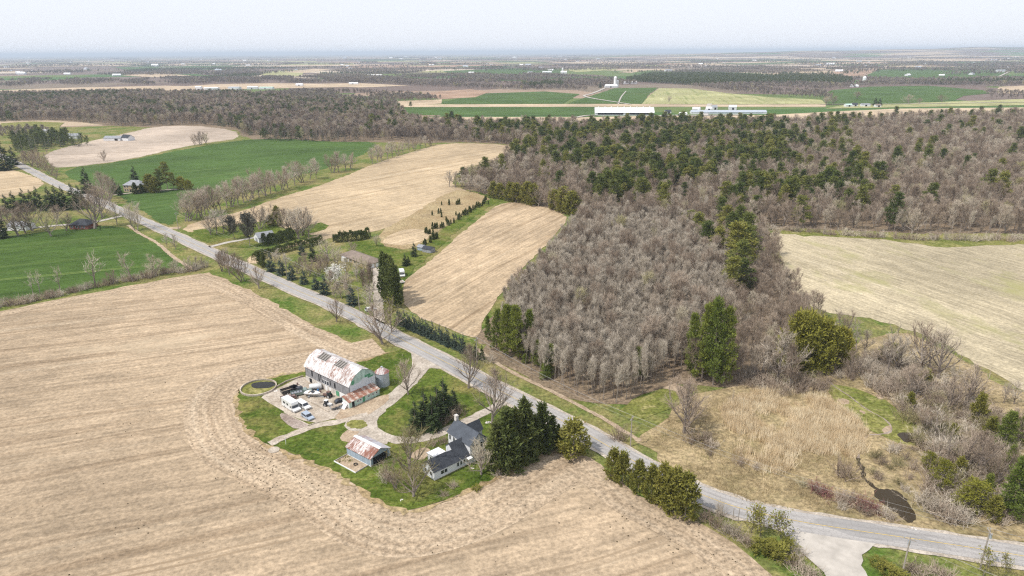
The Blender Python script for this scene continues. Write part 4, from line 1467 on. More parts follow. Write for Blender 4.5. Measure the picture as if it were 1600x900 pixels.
# grain bin
gb = thing('grain_bin', -41.3, 195.6, 'round corrugated steel grain bin with a rusty conical roof beside the barn', 'grain bin')
prof = [(2.1, -0.3)]
for k in range(16):
    z = 0.3 * k
    prof += [(2.1, z + 0.05), (2.15, z + 0.15), (2.1, z + 0.25)]
mb = MB()
mb.lathe(prof, 28)
mb.build('wall', M['galv'], gb, True)
for k in range(14):
    a0, a1 = 2 * math.pi * k / 14, 2 * math.pi * (k + 0.94) / 14
    mb = MB()
    mb.slab([(2.32 * math.cos(a0), 2.32 * math.sin(a0), 4.72), (2.32 * math.cos(a1), 2.32 * math.sin(a1), 4.72), (0.3 * math.cos(a1), 0.3 * math.sin(a1), 6.25), (0.3 * math.cos(a0), 0.3 * math.sin(a0), 6.25)], 0.05)
    mb.build('roof_sheet', M['bin_roof'], gb)
mb = MB()
mb.lathe([(0.34, 6.15), (0.34, 6.5), (0.0, 6.62)], 12)
mb.build('cap', M['galv'], gb)

# manure pit
pit = thing('manure_pit', -80.2, 193.6, 'round concrete pit with a low pale rim and dark slurry inside', 'pit')
mb = MB()
mb.lathe([(5.55, -0.3), (5.55, 0.75), (5.2, 0.75), (5.2, -0.3)], 40)
mb.build('rim', M['concrete'], pit)
mb = MB()
mb.face([(5.2 * math.cos(a), 5.2 * math.sin(a), 0.28) for a in np.linspace(0, 2 * math.pi, 36, False)])
mb.build('crust', M['marsh_grass'], pit)
mb = MB()
mb.face([(0.9 + 3.9 * math.cos(a) * (1 + 0.10 * math.sin(3 * a)), 1.9 + 2.6 * math.sin(a) * (1 + 0.12 * math.cos(2 * a)), 0.31) for a in np.linspace(0, 2 * math.pi, 30, False)])
mb.build('slurry', M['slurry'], pit)

# low concrete yard walls
def wall_line(pix, h, th, label, mat='concrete', cat='wall'):
    p = [np.array(at(*q)) for q in pix]
    mb = MB()
    for a, b in zip(p[:-1], p[1:]):
        d = unit(b - a)
        n_ = np.array([-d[1], d[0]]) * th / 2
        e = d * 0.001
        q = [a + n_ + e, a - n_ + e, b - n_ - e, b + n_ - e]
        mb.prism([(v[0], v[1]) for v in q], -0.2, h, 0, 'xy')
    return tag(mb.build('low_wall', M[mat]), label, cat)


wall_line([(482, 628), (497, 635), (507, 641), (514, 645)], 0.55, 0.3, 'low concrete wall dividing the yard in front of the barn')
wall_line([(444, 645), (462, 655), (483, 665), (500, 660)], 0.3, 0.25, 'pale concrete kerb wall along the lower edge of the yard')
wall_line([(432, 606), (448, 597), (474, 589)], 0.6, 0.25, 'low wall running from the round pit to the barn corner')

# machine shed with rusty roof
shed = gable_house('machine_shed', 'blue grey shed with a rusty streaked metal roof beside the garden bed', 'shed', -43.7, 155.8, -38.0, 9.4, 6.5, 2.5, 4.1, M['blue_metal'], M['shed_roof'], roof2=M['shed_roof_grey'])
panel(shed, 'doorway', 'x+', 0.8, 5.7, 0.0, 2.25, 9.4, M['dark'], 0.02)  # solid near-black panel: shade of the open end put into colour
mb = MB()
mb.slab([(-0.35, 2.75, 4.06), (9.75, 2.75, 4.06), (9.75, 3.25, 4.16), (-0.35, 3.25, 4.16)], 0.04)
mb.slab([(-0.35, 3.75, 4.06), (9.75, 3.75, 4.06), (9.75, 3.25, 4.165), (-0.35, 3.25, 4.165)], 0.04)
mb.build('ridge_cap', M['trim'], shed)
for q_ in ((9.38, 9.48, -0.08, 0.1, 0, 2.3), (9.38, 9.48, 6.4, 6.58, 0, 2.3), (-0.05, 9.38, -0.07, 0.02, 0, 0.22)):
    MB().box(*q_).build('trim', M['trim'], shed)

# --- the farmhouse
fh = thing('farmhouse', -19.4, 143.8, 'white farmhouse with a dark slate-coloured roof, tall front block and long low rear wing', 'house', 41.5)
def add_box_wall(L0, L1, y0, y1, z1, name='wall', mat='white'):
    mb = MB()
    mb.box(L0, L1, y0, y1, -0.4, z1)
    return mb.build(name, M[mat], fh)


# low wing: x 0..7.4, y 0..5.1
mb = MB()
mb.prism([(0, -0.4), (5.1, -0.4), (5.1, 2.7), (2.55, 4.45), (0, 2.7)], 0, 7.4, 0, 'yz')
mb.build('wing_wall', M['white'], fh)
mb = MB()
mb.slab([(-0.3, -0.3, 2.56), (7.4, -0.3, 2.56), (7.4, 2.55, 4.62), (-0.3, 2.55, 4.62)], 0.14)
mb.slab([(7.4, 5.4, 2.56), (-0.3, 5.4, 2.56), (-0.3, 2.55, 4.622), (7.4, 2.55, 4.622)], 0.14)
mb.build('wing_roof', M['roof_dark'], fh)  # darker shingle than the main roof: slope shade put into the colour
# taller link: x 7.4..12
mb = MB()
mb.prism([(0.0, -0.4), (5.1, -0.4), (5.1, 4.6), (3.7, 5.85), (0.0, 2.7)], 7.4, 12.0, 0, 'yz')
mb.build('link_wall', M['white'], fh)
mb = MB()
mb.slab([(7.2, -0.3, 2.60), (11.4, -0.3, 2.60), (12.3, 3.7, 6.02), (7.2, 3.7, 6.02)], 0.14)
mb.slab([(12.3, 5.35, 4.55), (7.2, 5.35, 4.55), (7.2, 3.7, 6.022), (12.3, 3.7, 6.022)], 0.14)
mb.build('link_roof', M['roof_dark'], fh)  # same darkened shingle, shade of this slope painted in
# white flat-roofed sunroom behind the wing
mb = MB()
mb.box(3.6, 7.1, 5.1, 8.0, -0.3, 2.7)
sr = mb.build('sunroom', M['white'], fh)
mb = MB()
mb.slab([(3.4, 4.9, 3.1), (7.2, 4.9, 3.1), (7.2, 8.2, 2.8), (3.4, 8.2, 2.8)], 0.1)
mb.build('sunroom_roof', M['white_metal'], fh)
panel(fh, 'sunroom_door', 'x-', 6.0, 6.9, 0.1, 2.1, 3.6, M['glass'], 0.03)
# main block in this frame: its ridge runs along -y from (10.6,10.9) ; width along x
mx0, mx1, my0, my1 = 11.2, 16.8, -0.1, 9.2
mb = MB()
mb.prism([(mx0, -0.4), (mx1, -0.4), (mx1, 5.5), ((mx0 + mx1) / 2, 7.85), (mx0, 5.5)], my0, my1, 0, 'xz')
mb.build('wall', M['white'], fh)
mc = (mx0 + mx1) / 2
mb = MB()
mb.slab([(mx0 - 0.35, my0 - 0.35, 5.30), (mx0 - 0.35, my1 + 0.3, 5.30), (mc, my1 + 0.3, 8.05), (mc, my0 - 0.35, 8.05)], 0.14)
mb.slab([(mx1 + 0.35, my1 + 0.3, 5.30), (mx1 + 0.35, my0 - 0.35, 5.30), (mc, my0 - 0.35, 8.052), (mc, my1 + 0.3, 8.052)], 0.14)
rf = mb.build('roof', M['roof_slate'], fh)  # lighter shingle than the wings: sunlit slope tone put into the colour
mb = MB()
mb.box(mc - 0.4, mc + 0.4, my1 - 0.5, my1 + 0.4, 7.0, 9.3)
mb.box(mc - 0.48, mc + 0.48, my1 - 0.58, my1 + 0.48, 9.0, 9.15)
mb.build('chimney', M['stone_chim'], rf)
# rear cross gable (towards +x)
mb = MB()
mb.prism([(4.6, -0.4), (7.6, -0.4), (7.6, 5.2), (6.1, 7.2), (4.6, 5.2)], 15.0, 19.0, 0, 'yz')
mb.build('cross_wall', M['white'], fh)
mb = MB()
mb.slab([(14.2, 4.3, 5.02), (19.3, 4.3, 5.02), (19.3, 6.1, 7.42), (14.2, 6.1, 7.42)], 0.14)
mb.slab([(19.3, 7.9, 5.02), (14.2, 7.9, 5.02), (14.2, 6.1, 7.422), (19.3, 6.1, 7.422)], 0.14)
mb.build('cross_roof', M['roof_dark'], fh)  # darkened shingle again, the cross gable's shaded slope as colour
for (a, b, z0, z1) in ((2.0, 2.9, 1.0, 2.0), (3.05, 3.95, 1.0, 2.0), (7.0, 7.6, 1.0, 2.1), (8.0, 8.6, 1.0, 2.1), (9.0, 9.6, 1.0, 2.1), (10.0, 10.6, 1.0, 2.1)):
    window(fh, 'y-', a, b, z0, z1, 0.0)
for (a, b, z0, z1) in ((12.0, 12.7, 3.6, 5.0), (13.0, 13.7, 3.6, 5.0), (14.6, 15.3, 3.6, 5.0), (15.6, 16.3, 3.6, 5.0), (12.2, 13.2, 0.8, 2.2), (14.8, 15.8, 0.8, 2.2)):
    window(fh, 'y-', a, b, z0, z1, my0)
for (a, b) in ((1.0, 1.8), (3.2, 4.0)):
    window(fh, 'x-', a, b, 1.0, 2.1, 0.0)
for a in (6.3, 8.0):
    window(fh, 'x-', a, a + 0.7, 3.4, 4.8, mx0)
mb = MB()
mb.slab([(9.8, -1.1, 2.30), (11.3, -1.1, 2.30), (11.3, 0.0, 2.62), (9.8, 0.0, 2.62)], 0.08)
mb.build('porch_roof', M['trim'], fh)
mb = MB()
mb.box(-0.02, 11.2, -0.06, 0.0, -0.2, 0.28)
mb.build('foundation', M['concrete'], fh)

# --- neighbours
bg_ = gable_house('bungalow', 'long tan roofed bungalow behind the blossoming tree across the road', 'house', -88.0, 336.5, -46.0, 25.0, 9.0, 2.7, 4.7, M['brick_buff'], M['roof_brown'], hip=4.0, over=0.6)
for k, a in enumerate((1.2, 4.6, 9.5, 13.0, 16.5)):
    window(bg_, 'y-', a, a + 1.6, 0.9, 2.2, 0.0)
panel(bg_, 'front_door', 'y-', 7.4, 8.4, 0.0, 2.1, 0.0, M['trim'], 0.05)
mb = MB()
mb.box(3.8, 6.6, -1.6, 0.0, -0.2, 2.4)
mb.build('white_bay', M['white'], bg_)
for a in (0.7, 4.9):
    panel(bg_, 'garage_door', 'x+', a, a + 3.4, 0.0, 2.2, 25.0, M['trim'], 0.05)
sm = gable_house('garage', 'small white garage with a grey roof behind the big dark hedge', 'garage', *at(405, 380), 38.0, 9.0, 8.0, 2.9, 5.2, M['white'], M['roof_grey'])
panel(sm, 'garage_door', 'x-', 2.0, 5.5, 0.0, 2.3, 0.0, M['roof_grey'], 0.05)
window(sm, 'y-', 2.0, 3.2, 1.0, 2.0, 0.0)
br = gable_house('brick_house', 'red brick bungalow with a dark hipped roof beside the green field', 'house', *at(109, 358.5), -3.0, 11.5, 9.5, 2.9, 5.6, M['brick_red'], M['roof_dark'], hip=4.2, over=0.5)
for a in (1.0, 4.0, 6.2, 8.6):
    window(br, 'y-', a, a + 1.2, 1.0, 2.1, 0.0)
gr = gable_house('garage', 'pale garage with grey roof among bare trees at the left edge', 'garage', *at(12, 360), -5.0, 12.0, 8.0, 2.8, 5.0, M['white'], M['roof_grey'])
panel(gr, 'garage_door', 'y-', 2.0, 5.0, 0.0, 2.2, 0.0, M['trim'], 0.05)
bf = gable_house('brick_house', 'two storey buff brick house with a grey hipped roof among the pines', 'house', *at(194, 300), -8.0, 15.0, 9.0, 5.6, 8.6, M['brick_buff'], M['roof_grey'], hip=4.2, over=0.5)
for z in (0.9, 3.5):
    for a in (0.9, 3.0, 6.5, 9.0, 12.0):
        window(bf, 'y-', a, a + 0.9, z, z + 1.4, 0.0)
panel(bf, 'front_door', 'y-', 5.0, 6.0, 0.0, 2.2, 0.0, M['dark'], 0.04)
s1 = gable_house('shed', 'long grey roofed shed on the tan field at far left', 'shed', *at(162, 220), -3.0, 21.0, 10.0, 3.0, 5.5, M['white'], M['roof_grey'])
panel(s1, 'door', 'y-', 14.0, 18.0, 0.0, 2.6, 0.0, M['dark'], 0.05)
s2 = gable_house('house', 'white gabled house with a dark roof at the end of the long shed', 'house', *at(189, 219.5), -28.0, 14.0, 9.0, 3.6, 7.0, M['white'], M['roof_dark'])
window(s2, 'x-', 3.0, 5.0, 1.0, 2.4, 0.0)
s3 = gable_house('house', 'white house half hidden by conifers left of the long shed', 'house', *at(98, 217), 5.0, 18.0, 9.0, 3.6, 6.2, M['white'], M['roof_grey'])
window(s3, 'y-', 3.0, 6.0, 1.0, 2.4, 0.0)
s4 = gable_house('shed', 'white roofed shed in the pale field at far left', 'shed', *at(56, 208), 0.0, 16.0, 9.0, 3.0, 5.0, M['white'], M['white_metal'])
s5 = gable_house('shed', 'small dark garden shed beside the conifers behind the bungalow', 'shed', *at(660, 394), -30.0, 5.5, 4.0, 2.2, 3.3, M['roof_grey'], M['roof_dark'])
s6 = gable_house('shed', 'small blue grey garden shed left of the dark shed', 'shed', *at(652, 391), -30.0, 4.0, 3.5, 2.0, 3.0, M['blue_metal'], M['roof_grey'])

# --- far farms
big = gable_house('dairy_barn', 'very long white barn with dark open side beyond the wood', 'barn', 139.5, 1161.0, -4.0, 96.0, 24.0, 5.0, 12.0, M['white'], M['white_metal'], over=0.8)
for (a, b) in ((4, 46), (50, 92)):
    panel(big, 'side_opening', 'y-', a, b, 1.2, 4.0, 0.0, M['dark'], 0.05)  # solid dark strips, painted shade of the open side
for k in range(9):
    mb = MB()
    mb.box(5 + k * 10.5, 6.6 + k * 10.5, 11.3, 12.7, 11.7, 13.4)
    mb.build('roof_vent', M['white_metal'], big)
ls = gable_house('poultry_shed', 'long low grey roofed shed beyond the wood, right of the white barn', 'shed', 303.0, 1179.0, -4.0, 124.0, 15.0, 3.0, 5.8, M['white'], M['galv'])
panel(ls, 'side_opening', 'y-', 20, 118, 1.0, 2.0, 0.0, M['blue_metal'], 0.05)
for i, (px, py, L_, W_, e_, r_, rm, lb) in enumerate([
        (1040, 178, 10, 8, 4, 6.5, 'roof_dark', 'dark farm outbuilding among trees right of the long white barn'),
        (1062, 181, 12, 8, 3.5, 5.5, 'trim', 'low cream outbuilding in front of the far silage yard'),
        (1082, 175, 9, 9, 5, 8, 'white_metal', 'white farm building next to the pale yard track'),
        (1103, 173, 9, 8, 4, 6.5, 'white_metal', 'small white gabled house behind the long low shed'),
        (1113, 171.5, 9, 8, 5, 8, 'roof_grey', 'tall grey roofed house behind the long low shed'),
        (1139, 171.5, 13, 9, 5, 8, 'white_metal', 'white farm building at the right behind the long low shed'),
        (946, 137, 36, 16, 5, 9, 'white_metal', 'white roofed cattle barn beside the far tower silo'),
        (975, 131, 44, 16, 5, 8, 'white_metal', 'long white barn behind the far tower silo'),
        (305, 141, 16, 16, 9, 11, 'white_metal', 'tall white industrial block at the left end of the far works'),
        (318, 141, 40, 20, 6, 8, 'white_metal', 'broad white works hall in the far left plain'),
        (356, 140, 34, 18, 6, 8, 'galv', 'grey roofed works hall in the far left plain'),
        (386, 139.5, 30, 16, 6, 8, 'white_metal', 'white shed right of the grey works hall'),
        (405, 139.5, 40, 16, 5, 7, 'mint', 'long pale green shed at the right end of the far works'),
        (462, 134.5, 22, 14, 5, 8, 'white_metal', 'white barn standing alone right of the far works'),
        (1292, 101.5, 60, 30, 8, 14, 'white_metal', 'broad white roofed barn on the far right green field'),
        (1275, 103, 36, 20, 6, 9, 'galv', 'grey barn left of the broad white roofed far barn'),
        (1330, 136, 20, 14, 4, 7, 'white_metal', 'white farmhouse at the left edge of the far right green field'),
        (1322, 167, 12, 8, 3.5, 5.5, 'mint', 'pale green shed in the hamlet beyond the wood at right'),
        (1332, 166.5, 10, 8, 3.5, 6.5, 'roof_dark', 'dark roofed house in the hamlet beyond the wood at right'),
        (1346, 166.5, 16, 8, 3.5, 5.5, 'roof_grey', 'long grey roofed house right of the dark roofed one in the hamlet'),
        (1368, 167.5, 10, 8, 3.5, 5.5, 'roof_brown', 'brown roofed house at the right end of the hamlet beyond the wood'),
        (236, 104, 60, 30, 10, 22, 'white_metal', 'large white domed hall in the hazy plain at far left'),
        (1072, 124, 38, 16, 5, 8, 'white_metal', 'white shed in front of the dark conifer plantation'),
        (848, 114, 46, 18, 5, 8, 'white_metal', 'white roofed barn left of the small far silo'),
        (876, 115, 30, 16, 7, 12, 'white_metal', 'tall white barn beside a clump of dark trees in the far plain'),
        (423, 169.5, 14, 10, 3.5, 6.5, 'white_metal', 'white roofed house among the conifers at the edge of the left wood'),
        (452, 170.5, 10, 9, 3.5, 6.0, 'roof_grey', 'grey roofed house half hidden in the left wood'),
        (397, 174, 9, 8, 3.0, 5.0, 'white_metal', 'small white shed in the left wood'),
        (556, 118.5, 120, 20, 4, 6, 'trim', 'long pale shed below the far row of conifers'),
        (545, 132, 30, 14, 4, 7, 'white_metal', 'white barn in the pale meadow left of the ploughed field')]):
    far_b = gable_house('farm_building', lb, 'building', *at(px, py), rng.uniform(-12, 8), L_, W_, e_, r_, M['white'], M[rm])
    panel(far_b, 'door', 'y-', L_ * 0.4, L_ * 0.4 + 3.5, 0.0, min(e_ - 0.4, 3.6), 0.0, M['dark'], 0.06)


def tower_silo(px, py, h, r_, lb, mat='concrete', group=None):
    x, y = at(px, py)
    o = thing('tower_silo', x, y, lb, 'silo', 0, group)
    mb = MB()
    mb.lathe([(r_, -0.3), (r_, h)], 18)
    mb.build('wall', M[mat], o, True)
    mb = MB()
    mb.lathe([(r_ * 1.02, h), (r_ * 0.86, h + r_ * 0.5), (r_ * 0.5, h + r_ * 0.85), (0.02, h + r_)], 18)
    mb.build('dome', M['white_metal'], o, True)


tower_silo(961, 136.5, 27, 4.5, 'tall pale tower silo beside the far white roofed barns', 'trim')
tower_silo(964.5, 136.3, 17, 3.5, 'shorter silo right of the tall tower silo', 'trim')
tower_silo(1350, 128.5, 14, 5.5, 'white silo in the bare trees above the far right green field', 'white_metal')
tower_silo(879, 114.5, 22, 4.0, 'small far silo beside the white barn in the plain', 'trim')
tower_silo(1092, 176, 7, 2.5, 'short feed silo next to the pale yard track', 'white_metal')
FARM_SPOTS = [(rng.uniform(-20, 1620), 89 + 30 * rng.uniform(0, 1) ** 1.5) for _ in range(95)]
FARM_SPOTS = [q for q in FARM_SPOTS if not (900 < q[0] < 1250 and q[1] > 112)]
for (px, py) in FARM_SPOTS:
    x, y = at(px, py)
    d_ = math.hypot(x, y)
    L_ = rng.uniform(18, 46) * (d_ / 5000) ** 0.45
    o = gable_house('farm_building', 'pale farm building dotted about the hazy far plain', 'building', x, y, rng.uniform(-50, 50), L_, L_ * 0.45, L_ * 0.16, L_ * 0.30,
                    M['white'], M[('white_metal', 'white_metal', 'roof_grey', 'galv')[int(rng.integers(0, 4))]], group='small farm buildings in the hazy distance')

# --- vehicles and yard things
def wheel(parent, x, y, r_, wd, m='rim'):
    mb = MB()
    s = 1 if y > 0 else -1
    pts = [(x, y, r_), (x, y - s * wd, r_)]
    mb.tube([pts[0], pts[1]], [r_, r_], 14, 0, True)
    t = mb.build('tyre', M['rubber'], None)
    mb = MB()
    mb.tube([(x, y + s * 0.015, r_), (x, y - s * 0.05, r_)], [r_ * 0.6, r_ * 0.6], 10, 0, True)
    rm = mb.build('rim', M[m], t)
    t.name = 'wheel'
    t.parent = parent
    return t


def vehicle(name, label, cat, x, y, deg, L, W, prof, wins, mat, wr=0.34, axles=None, front=None, rear=None, tumble=0.14, belt=0.95, lamps=True):
    """prof: closed side outline (x,z); wins: side window polygons; front/rear: ((x,z),(x,z)) lower and upper edge of the screens"""
    o = thing(name, x, y, label, cat, deg)
    zmax = max(p[1] for p in prof)

    def hw(z):
        return W / 2 * (1 - tumble * max(0, z - belt) / max(0.01, zmax - belt))
    mb = MB()
    n = len(prof)
    mb.v = [(p[0], -hw(p[1]), p[1]) for p in prof] + [(p[0], hw(p[1]), p[1]) for p in prof]
    mb.f = [tuple(range(n)), tuple(reversed(range(n, 2 * n)))]
    for i in range(n):
        j = (i + 1) % n
        mb.f.append((j, i, n + i, n + j))
    mb.m = [0] * len(mb.f)
    body = mb.build('body', M[mat], o)
    for wn in wins:
        for s in (-1, 1):
            mb = MB()
            q = [(p[0], s * (hw(p[1]) + 0.012), p[1]) for p in wn]
            mb.face(q if s < 0 else q[::-1])
            mb.build('side_window', M['glass'], o)
    for nm, e in (('windscreen', front), ('rear_window', rear)):
        if e:
            (xa, za), (xb, zb) = e
            off = 0.02 * (1 if nm == 'windscreen' else -1)
            mb = MB()
            mb.face([(xa + off, -hw(za) * 0.92, za), (xa + off, hw(za) * 0.92, za), (xb + off, hw(zb) * 0.92, zb + 0.012), (xb + off, -hw(zb) * 0.92, zb + 0.012)])
            mb.build(nm, M['glass'], o)
    for ax in (axles or (L * 0.18, L * 0.80)):
        for s in (-1, 1):
            wheel(o, ax, s * (W / 2 + 0.02), wr, 0.24)
    if lamps:
        xm = max(p[0] for p in prof)
        for s in (-1, 1):
            mb = MB()
            mb.box(xm - 0.12, xm + 0.015, s * W * 0.36 - 0.17, s * W * 0.36 + 0.17, 0.62, 0.80)
            mb.build('headlight', M['lamp'], o)
    return o


def rear_right(px, py, deg, W):
    """position of the rear axle line given the ground point under the near rear corner (right-hand side)"""
    x, y = at(px, py)
    return x - math.sin(R(deg)) * W / 2, y + math.cos(R(deg)) * W / 2


mh = vehicle('motorhome', 'white motorhome parked at the lower left of the barn yard', 'motorhome', *rear_right(440.5, 634.5, -43, 2.3), -43, 7.2, 2.3,
             [(0, 0.45), (7.1, 0.45), (7.2, 0.95), (6.2, 1.18), (5.75, 1.9), (6.0, 2.25), (5.7, 2.95), (0.05, 2.95)],
             [[(1.0, 1.5), (2.2, 1.5), (2.2, 2.2), (1.0, 2.2)], [(3.0, 1.5), (3.9, 1.5), (3.9, 2.2), (3.0, 2.2)], [(4.8, 1.3), (5.9, 1.3), (5.6, 1.85), (4.8, 1.85)]],
             'paint_white', 0.38, (1.6, 5.9), ((6.15, 1.22), (5.78, 1.88)), ((0.02, 1.5), (0.03, 2.2)), 0.04)
for xa in (1.6, 3.4):
    mb = MB()
    mb.box(xa, xa + 0.7, -0.35, 0.35, 2.95, 3.12)
    mb.build('roof_vent', M['trim'], mh)
vehicle('van', 'white pickup with a canopy parked behind the motorhome', 'pickup', *rear_right(462.5, 633.5, -43, 1.95), -43, 5.6, 1.95,
        [(0, 0.45), (5.5, 0.45), (5.6, 0.95), (4.3, 1.10), (3.6, 1.75), (0.05, 1.8), (0, 1.0)],
        [[(0.3, 1.15), (2.0, 1.15), (2.0, 1.62), (0.3, 1.62)], [(2.3, 1.12), (4.0, 1.12), (3.55, 1.62), (2.3, 1.62)]], 'paint_white', 0.36, None, ((4.28, 1.12), (3.64, 1.72)), ((0.0, 1.15), (0.03, 1.65)))
vehicle('suv', 'silver blue estate car standing alone at the bottom corner of the yard', 'car', *rear_right(470.2, 651.0, -44, 1.85), -44, 4.6, 1.85,
        [(0, 0.38), (4.5, 0.38), (4.6, 0.8), (3.4, 0.98), (2.75, 1.58), (0.5, 1.64), (0.05, 1.05)],
        [[(0.4, 1.04), (1.5, 1.04), (1.5, 1.5), (0.65, 1.5)], [(1.6, 1.04), (3.15, 1.02), (2.7, 1.48), (1.6, 1.5)]], 'paint_silver', 0.34, None, ((3.38, 1.0), (2.78, 1.56)), ((0.07, 1.07), (0.47, 1.6)))


def boat(name, label, x, y, deg, L, W, hull, deckmat, h=0.9, z=0.5, cabin=True):
    o = thing(name, x, y, label, 'boat', deg)
    st = [(0.0, 0.86), (0.35, 1.0), (0.65, 0.9), (0.85, 0.55), (1.0, 0.03)]
    mb = MB()
    for (t, k) in st:
        xx = t * L
        kb = 0.45 * k
        mb.v += [(xx, -W / 2 * k, z + h + 0.15 * t), (xx, -W / 2 * kb, z + 0.15 + 0.25 * t * t), (xx, 0, z + 0.35 * t * t), (xx, W / 2 * kb, z + 0.15 + 0.25 * t * t), (xx, W / 2 * k, z + h + 0.15 * t)]
    for i in range(len(st) - 1):
        for j in range(4):
            b = i * 5 + j
            mb.f.append((b, b + 5, b + 6, b + 1))
            mb.m.append(0)
    mb.f.append((4, 3, 2, 1, 0))
    mb.m.append(0)
    mb.build('hull', M[hull], o, True)
    mb = MB()
    top = [(t * L * 0.99, -W / 2 * k * 0.97, z + h - 0.06 + 0.15 * t) for t, k in st]
    bot = [(t * L * 0.99, W / 2 * k * 0.97, z + h - 0.06 + 0.15 * t) for t, k in reversed(st)]
    mb.face(top + bot)
    mb.build('deck', M[deckmat], o)
    if cabin:
        mb = MB()
        mb.slab([(L * 0.42, -W * 0.30, z + h + 0.5), (L * 0.62, -W * 0.22, z + h + 0.1), (L * 0.62, W * 0.22, z + h + 0.1), (L * 0.42, W * 0.30, z + h + 0.5)], 0.03)
        mb.build('windscreen', M['glass'], o)
    for k in (0.25, 0.5):
        mb = MB()
        mb.box(L * k, L * k + 0.45, -W * 0.32, W * 0.32, z + h - 0.05, z + h + 0.18)
        mb.build('seat', M['wood'], o)
    mb = MB()
    mb.box(0.2, L + 0.9, -0.06, 0.06, z - 0.12, z - 0.02).box(L * 0.28, L * 0.36, -W * 0.5, W * 0.5, z - 0.10, z - 0.03)
    mb.build('trailer_frame', M['galv'], o)
    for s in (-1, 1):
        wheel(o, L * 0.32, s * (W * 0.5 + 0.06), 0.28, 0.18)
    return o


boat('boat', 'white motor boat on a trailer in the middle of the yard', *at(477, 619), -12, 5.2, 2.3, 'paint_white', 'white_metal', 1.0, 0.55)
boat('boat', 'grey aluminium boat on a trailer beside the lean-to', *at(517, 642), 38, 4.6, 1.7, 'paint_grey', 'wood', 0.6, 0.5, False)
tk = thing('tank_trailer', *at(484, 610), 'white rounded tank trailer in front of the barn wall', 'trailer', 8)
mb = MB()
mb.tube([(0, 0, 1.35), (0.25, 0, 1.35), (3.6, 0, 1.35), (3.85, 0, 1.35)], [0.5, 0.85, 0.85, 0.5], 16, 0, True)
mb.build('tank', M['paint_white'], tk, True)
mb = MB()
mb.box(-0.9, 3.7, -0.5, 0.5, 0.38, 0.5)
mb.build('chassis', M['galv'], tk)
for xx in (1.6, 2.5):
    for s in (-1, 1):
        wheel(tk, xx, s * 0.85, 0.36, 0.22)


def flatbed(name, label, cat, px, py, deg, L, W, mat, cabmat=None, side=0.45, load=None):
    x, y = at(px, py)
    o = thing(name, x, y, label, cat, deg)
    mb = MB()
    mb.box(0, L, -W / 2, W / 2, 0.62, 0.75)
    mb.build('bed', M['wood'], o)
    mb = MB()
    mb.box(0, L, -W / 2 - 0.05, -W / 2, 0.6, 0.75 + side).box(0, L, W / 2, W / 2 + 0.05, 0.6, 0.75 + side).box(-0.05, 0, -W / 2, W / 2, 0.6, 0.75 + side).box(L, L + 0.05, -W / 2, W / 2, 0.6, 0.75 + side)
    mb.build('side_board', M[mat], o)
    if cabmat:
        mb = MB()
        c = L + 0.08
        mb.prism([(c, 0.5), (c + 2.6, 0.5), (c + 2.65, 1.05), (c + 1.5, 1.2), (c + 1.1, 1.85), (c + 0.1, 1.9)], -W * 0.46, W * 0.46, 0, 'xz')
        cb = mb.build('cab', M[cabmat], o)
        mb = MB()
        mb.face([(c + 1.52, -W * 0.4, 1.22), (c + 1.52, W * 0.4, 1.22), (c + 1.14, W * 0.38, 1.83), (c + 1.14, -W * 0.38, 1.83)])
        mb.build('windscreen', M['glass'], cb)
        for s in (-1, 1):
            wheel(o, L + 2.0, s * W * 0.46, 0.38, 0.24)
    if load:
        mb = MB()
        for k in range(4):
            mb.box(0.2 + k * L * 0.23, 0.2 + k * L * 0.23 + L * 0.19, -W * 0.36, W * 0.36, 0.75, 0.95 + 0.35 * rng.uniform(0.3, 1.3))
        mb.build('load', M[load], o)
    for s in (-1, 1):
        wheel(o, L * 0.3, s * (W / 2 + 0.05), 0.38, 0.24)
        if not cabmat:
            wheel(o, L * 0.62, s * (W / 2 + 0.05), 0.38, 0.24)
    return o


flatbed('dump_trailer', 'long black open trailer nearest the round pit', 'trailer', 440, 617, 38, 5.2, 2.0, 'paint_black', None, 0.8)
flatbed('old_truck', 'black flatbed truck near the pit end of the barn', 'truck', 456, 607, -38, 3.4, 1.9, 'paint_black', 'paint_black', 0.4)
flatbed('old_truck', 'green grey stake truck loaded with scrap beside the white boat', 'truck', 455, 620, 25, 3.6, 2.0, 'paint_green', 'paint_green', 0.7, 'paint_grey')
flatbed('flat_trailer', 'flat trailer with rusty scrap next to the motorhome roof', 'trailer', 439, 626, 22, 4.6, 2.1, 'paint_rust', None, 0.3, 'paint_rust')
vehicle('old_car', 'dark car squeezed beside the white end of the lean-to', 'car', *at(523, 632), 30, 4.4, 1.8,
        [(0, 0.38), (4.3, 0.38), (4.4, 0.78), (3.2, 0.95), (2.6, 1.42), (1.0, 1.45), (0.3, 0.95)], [[(1.0, 0.98), (2.9, 0.98), (2.5, 1.36), (1.15, 1.36)]], 'paint_black', 0.32, None, ((3.18, 0.97), (2.63, 1.40)), ((0.33, 0.97), (0.97, 1.42)))


def tractor(name, label, px, py, deg, mat, k=1.0):
    o = thing(name, *at(px, py), label, 'tractor', deg)
    mb = MB()
    mb.prism([(0.0, 0.7), (2.9, 0.7), (2.9, 1.35), (1.4, 1.45), (0.0, 1.1)], -0.35, 0.35, 0, 'xz')
    mb.build('body', M[mat], o)
    mb = MB()
    mb.box(0.1, 1.2, -0.55, 0.55, 1.2, 2.3)
    c = mb.build('cab', M['glass'], o)
    mb = MB()
    mb.box(0.0, 1.3, -0.62, 0.62, 2.3, 2.42)
    mb.build('cab_roof', M[mat], o)
    for s in (-1, 1):
        wheel(o, 0.5, s * 0.9, 0.75, 0.4)
        wheel(o, 2.5, s * 0.75, 0.45, 0.28)
    o.scale = (k, k, k)


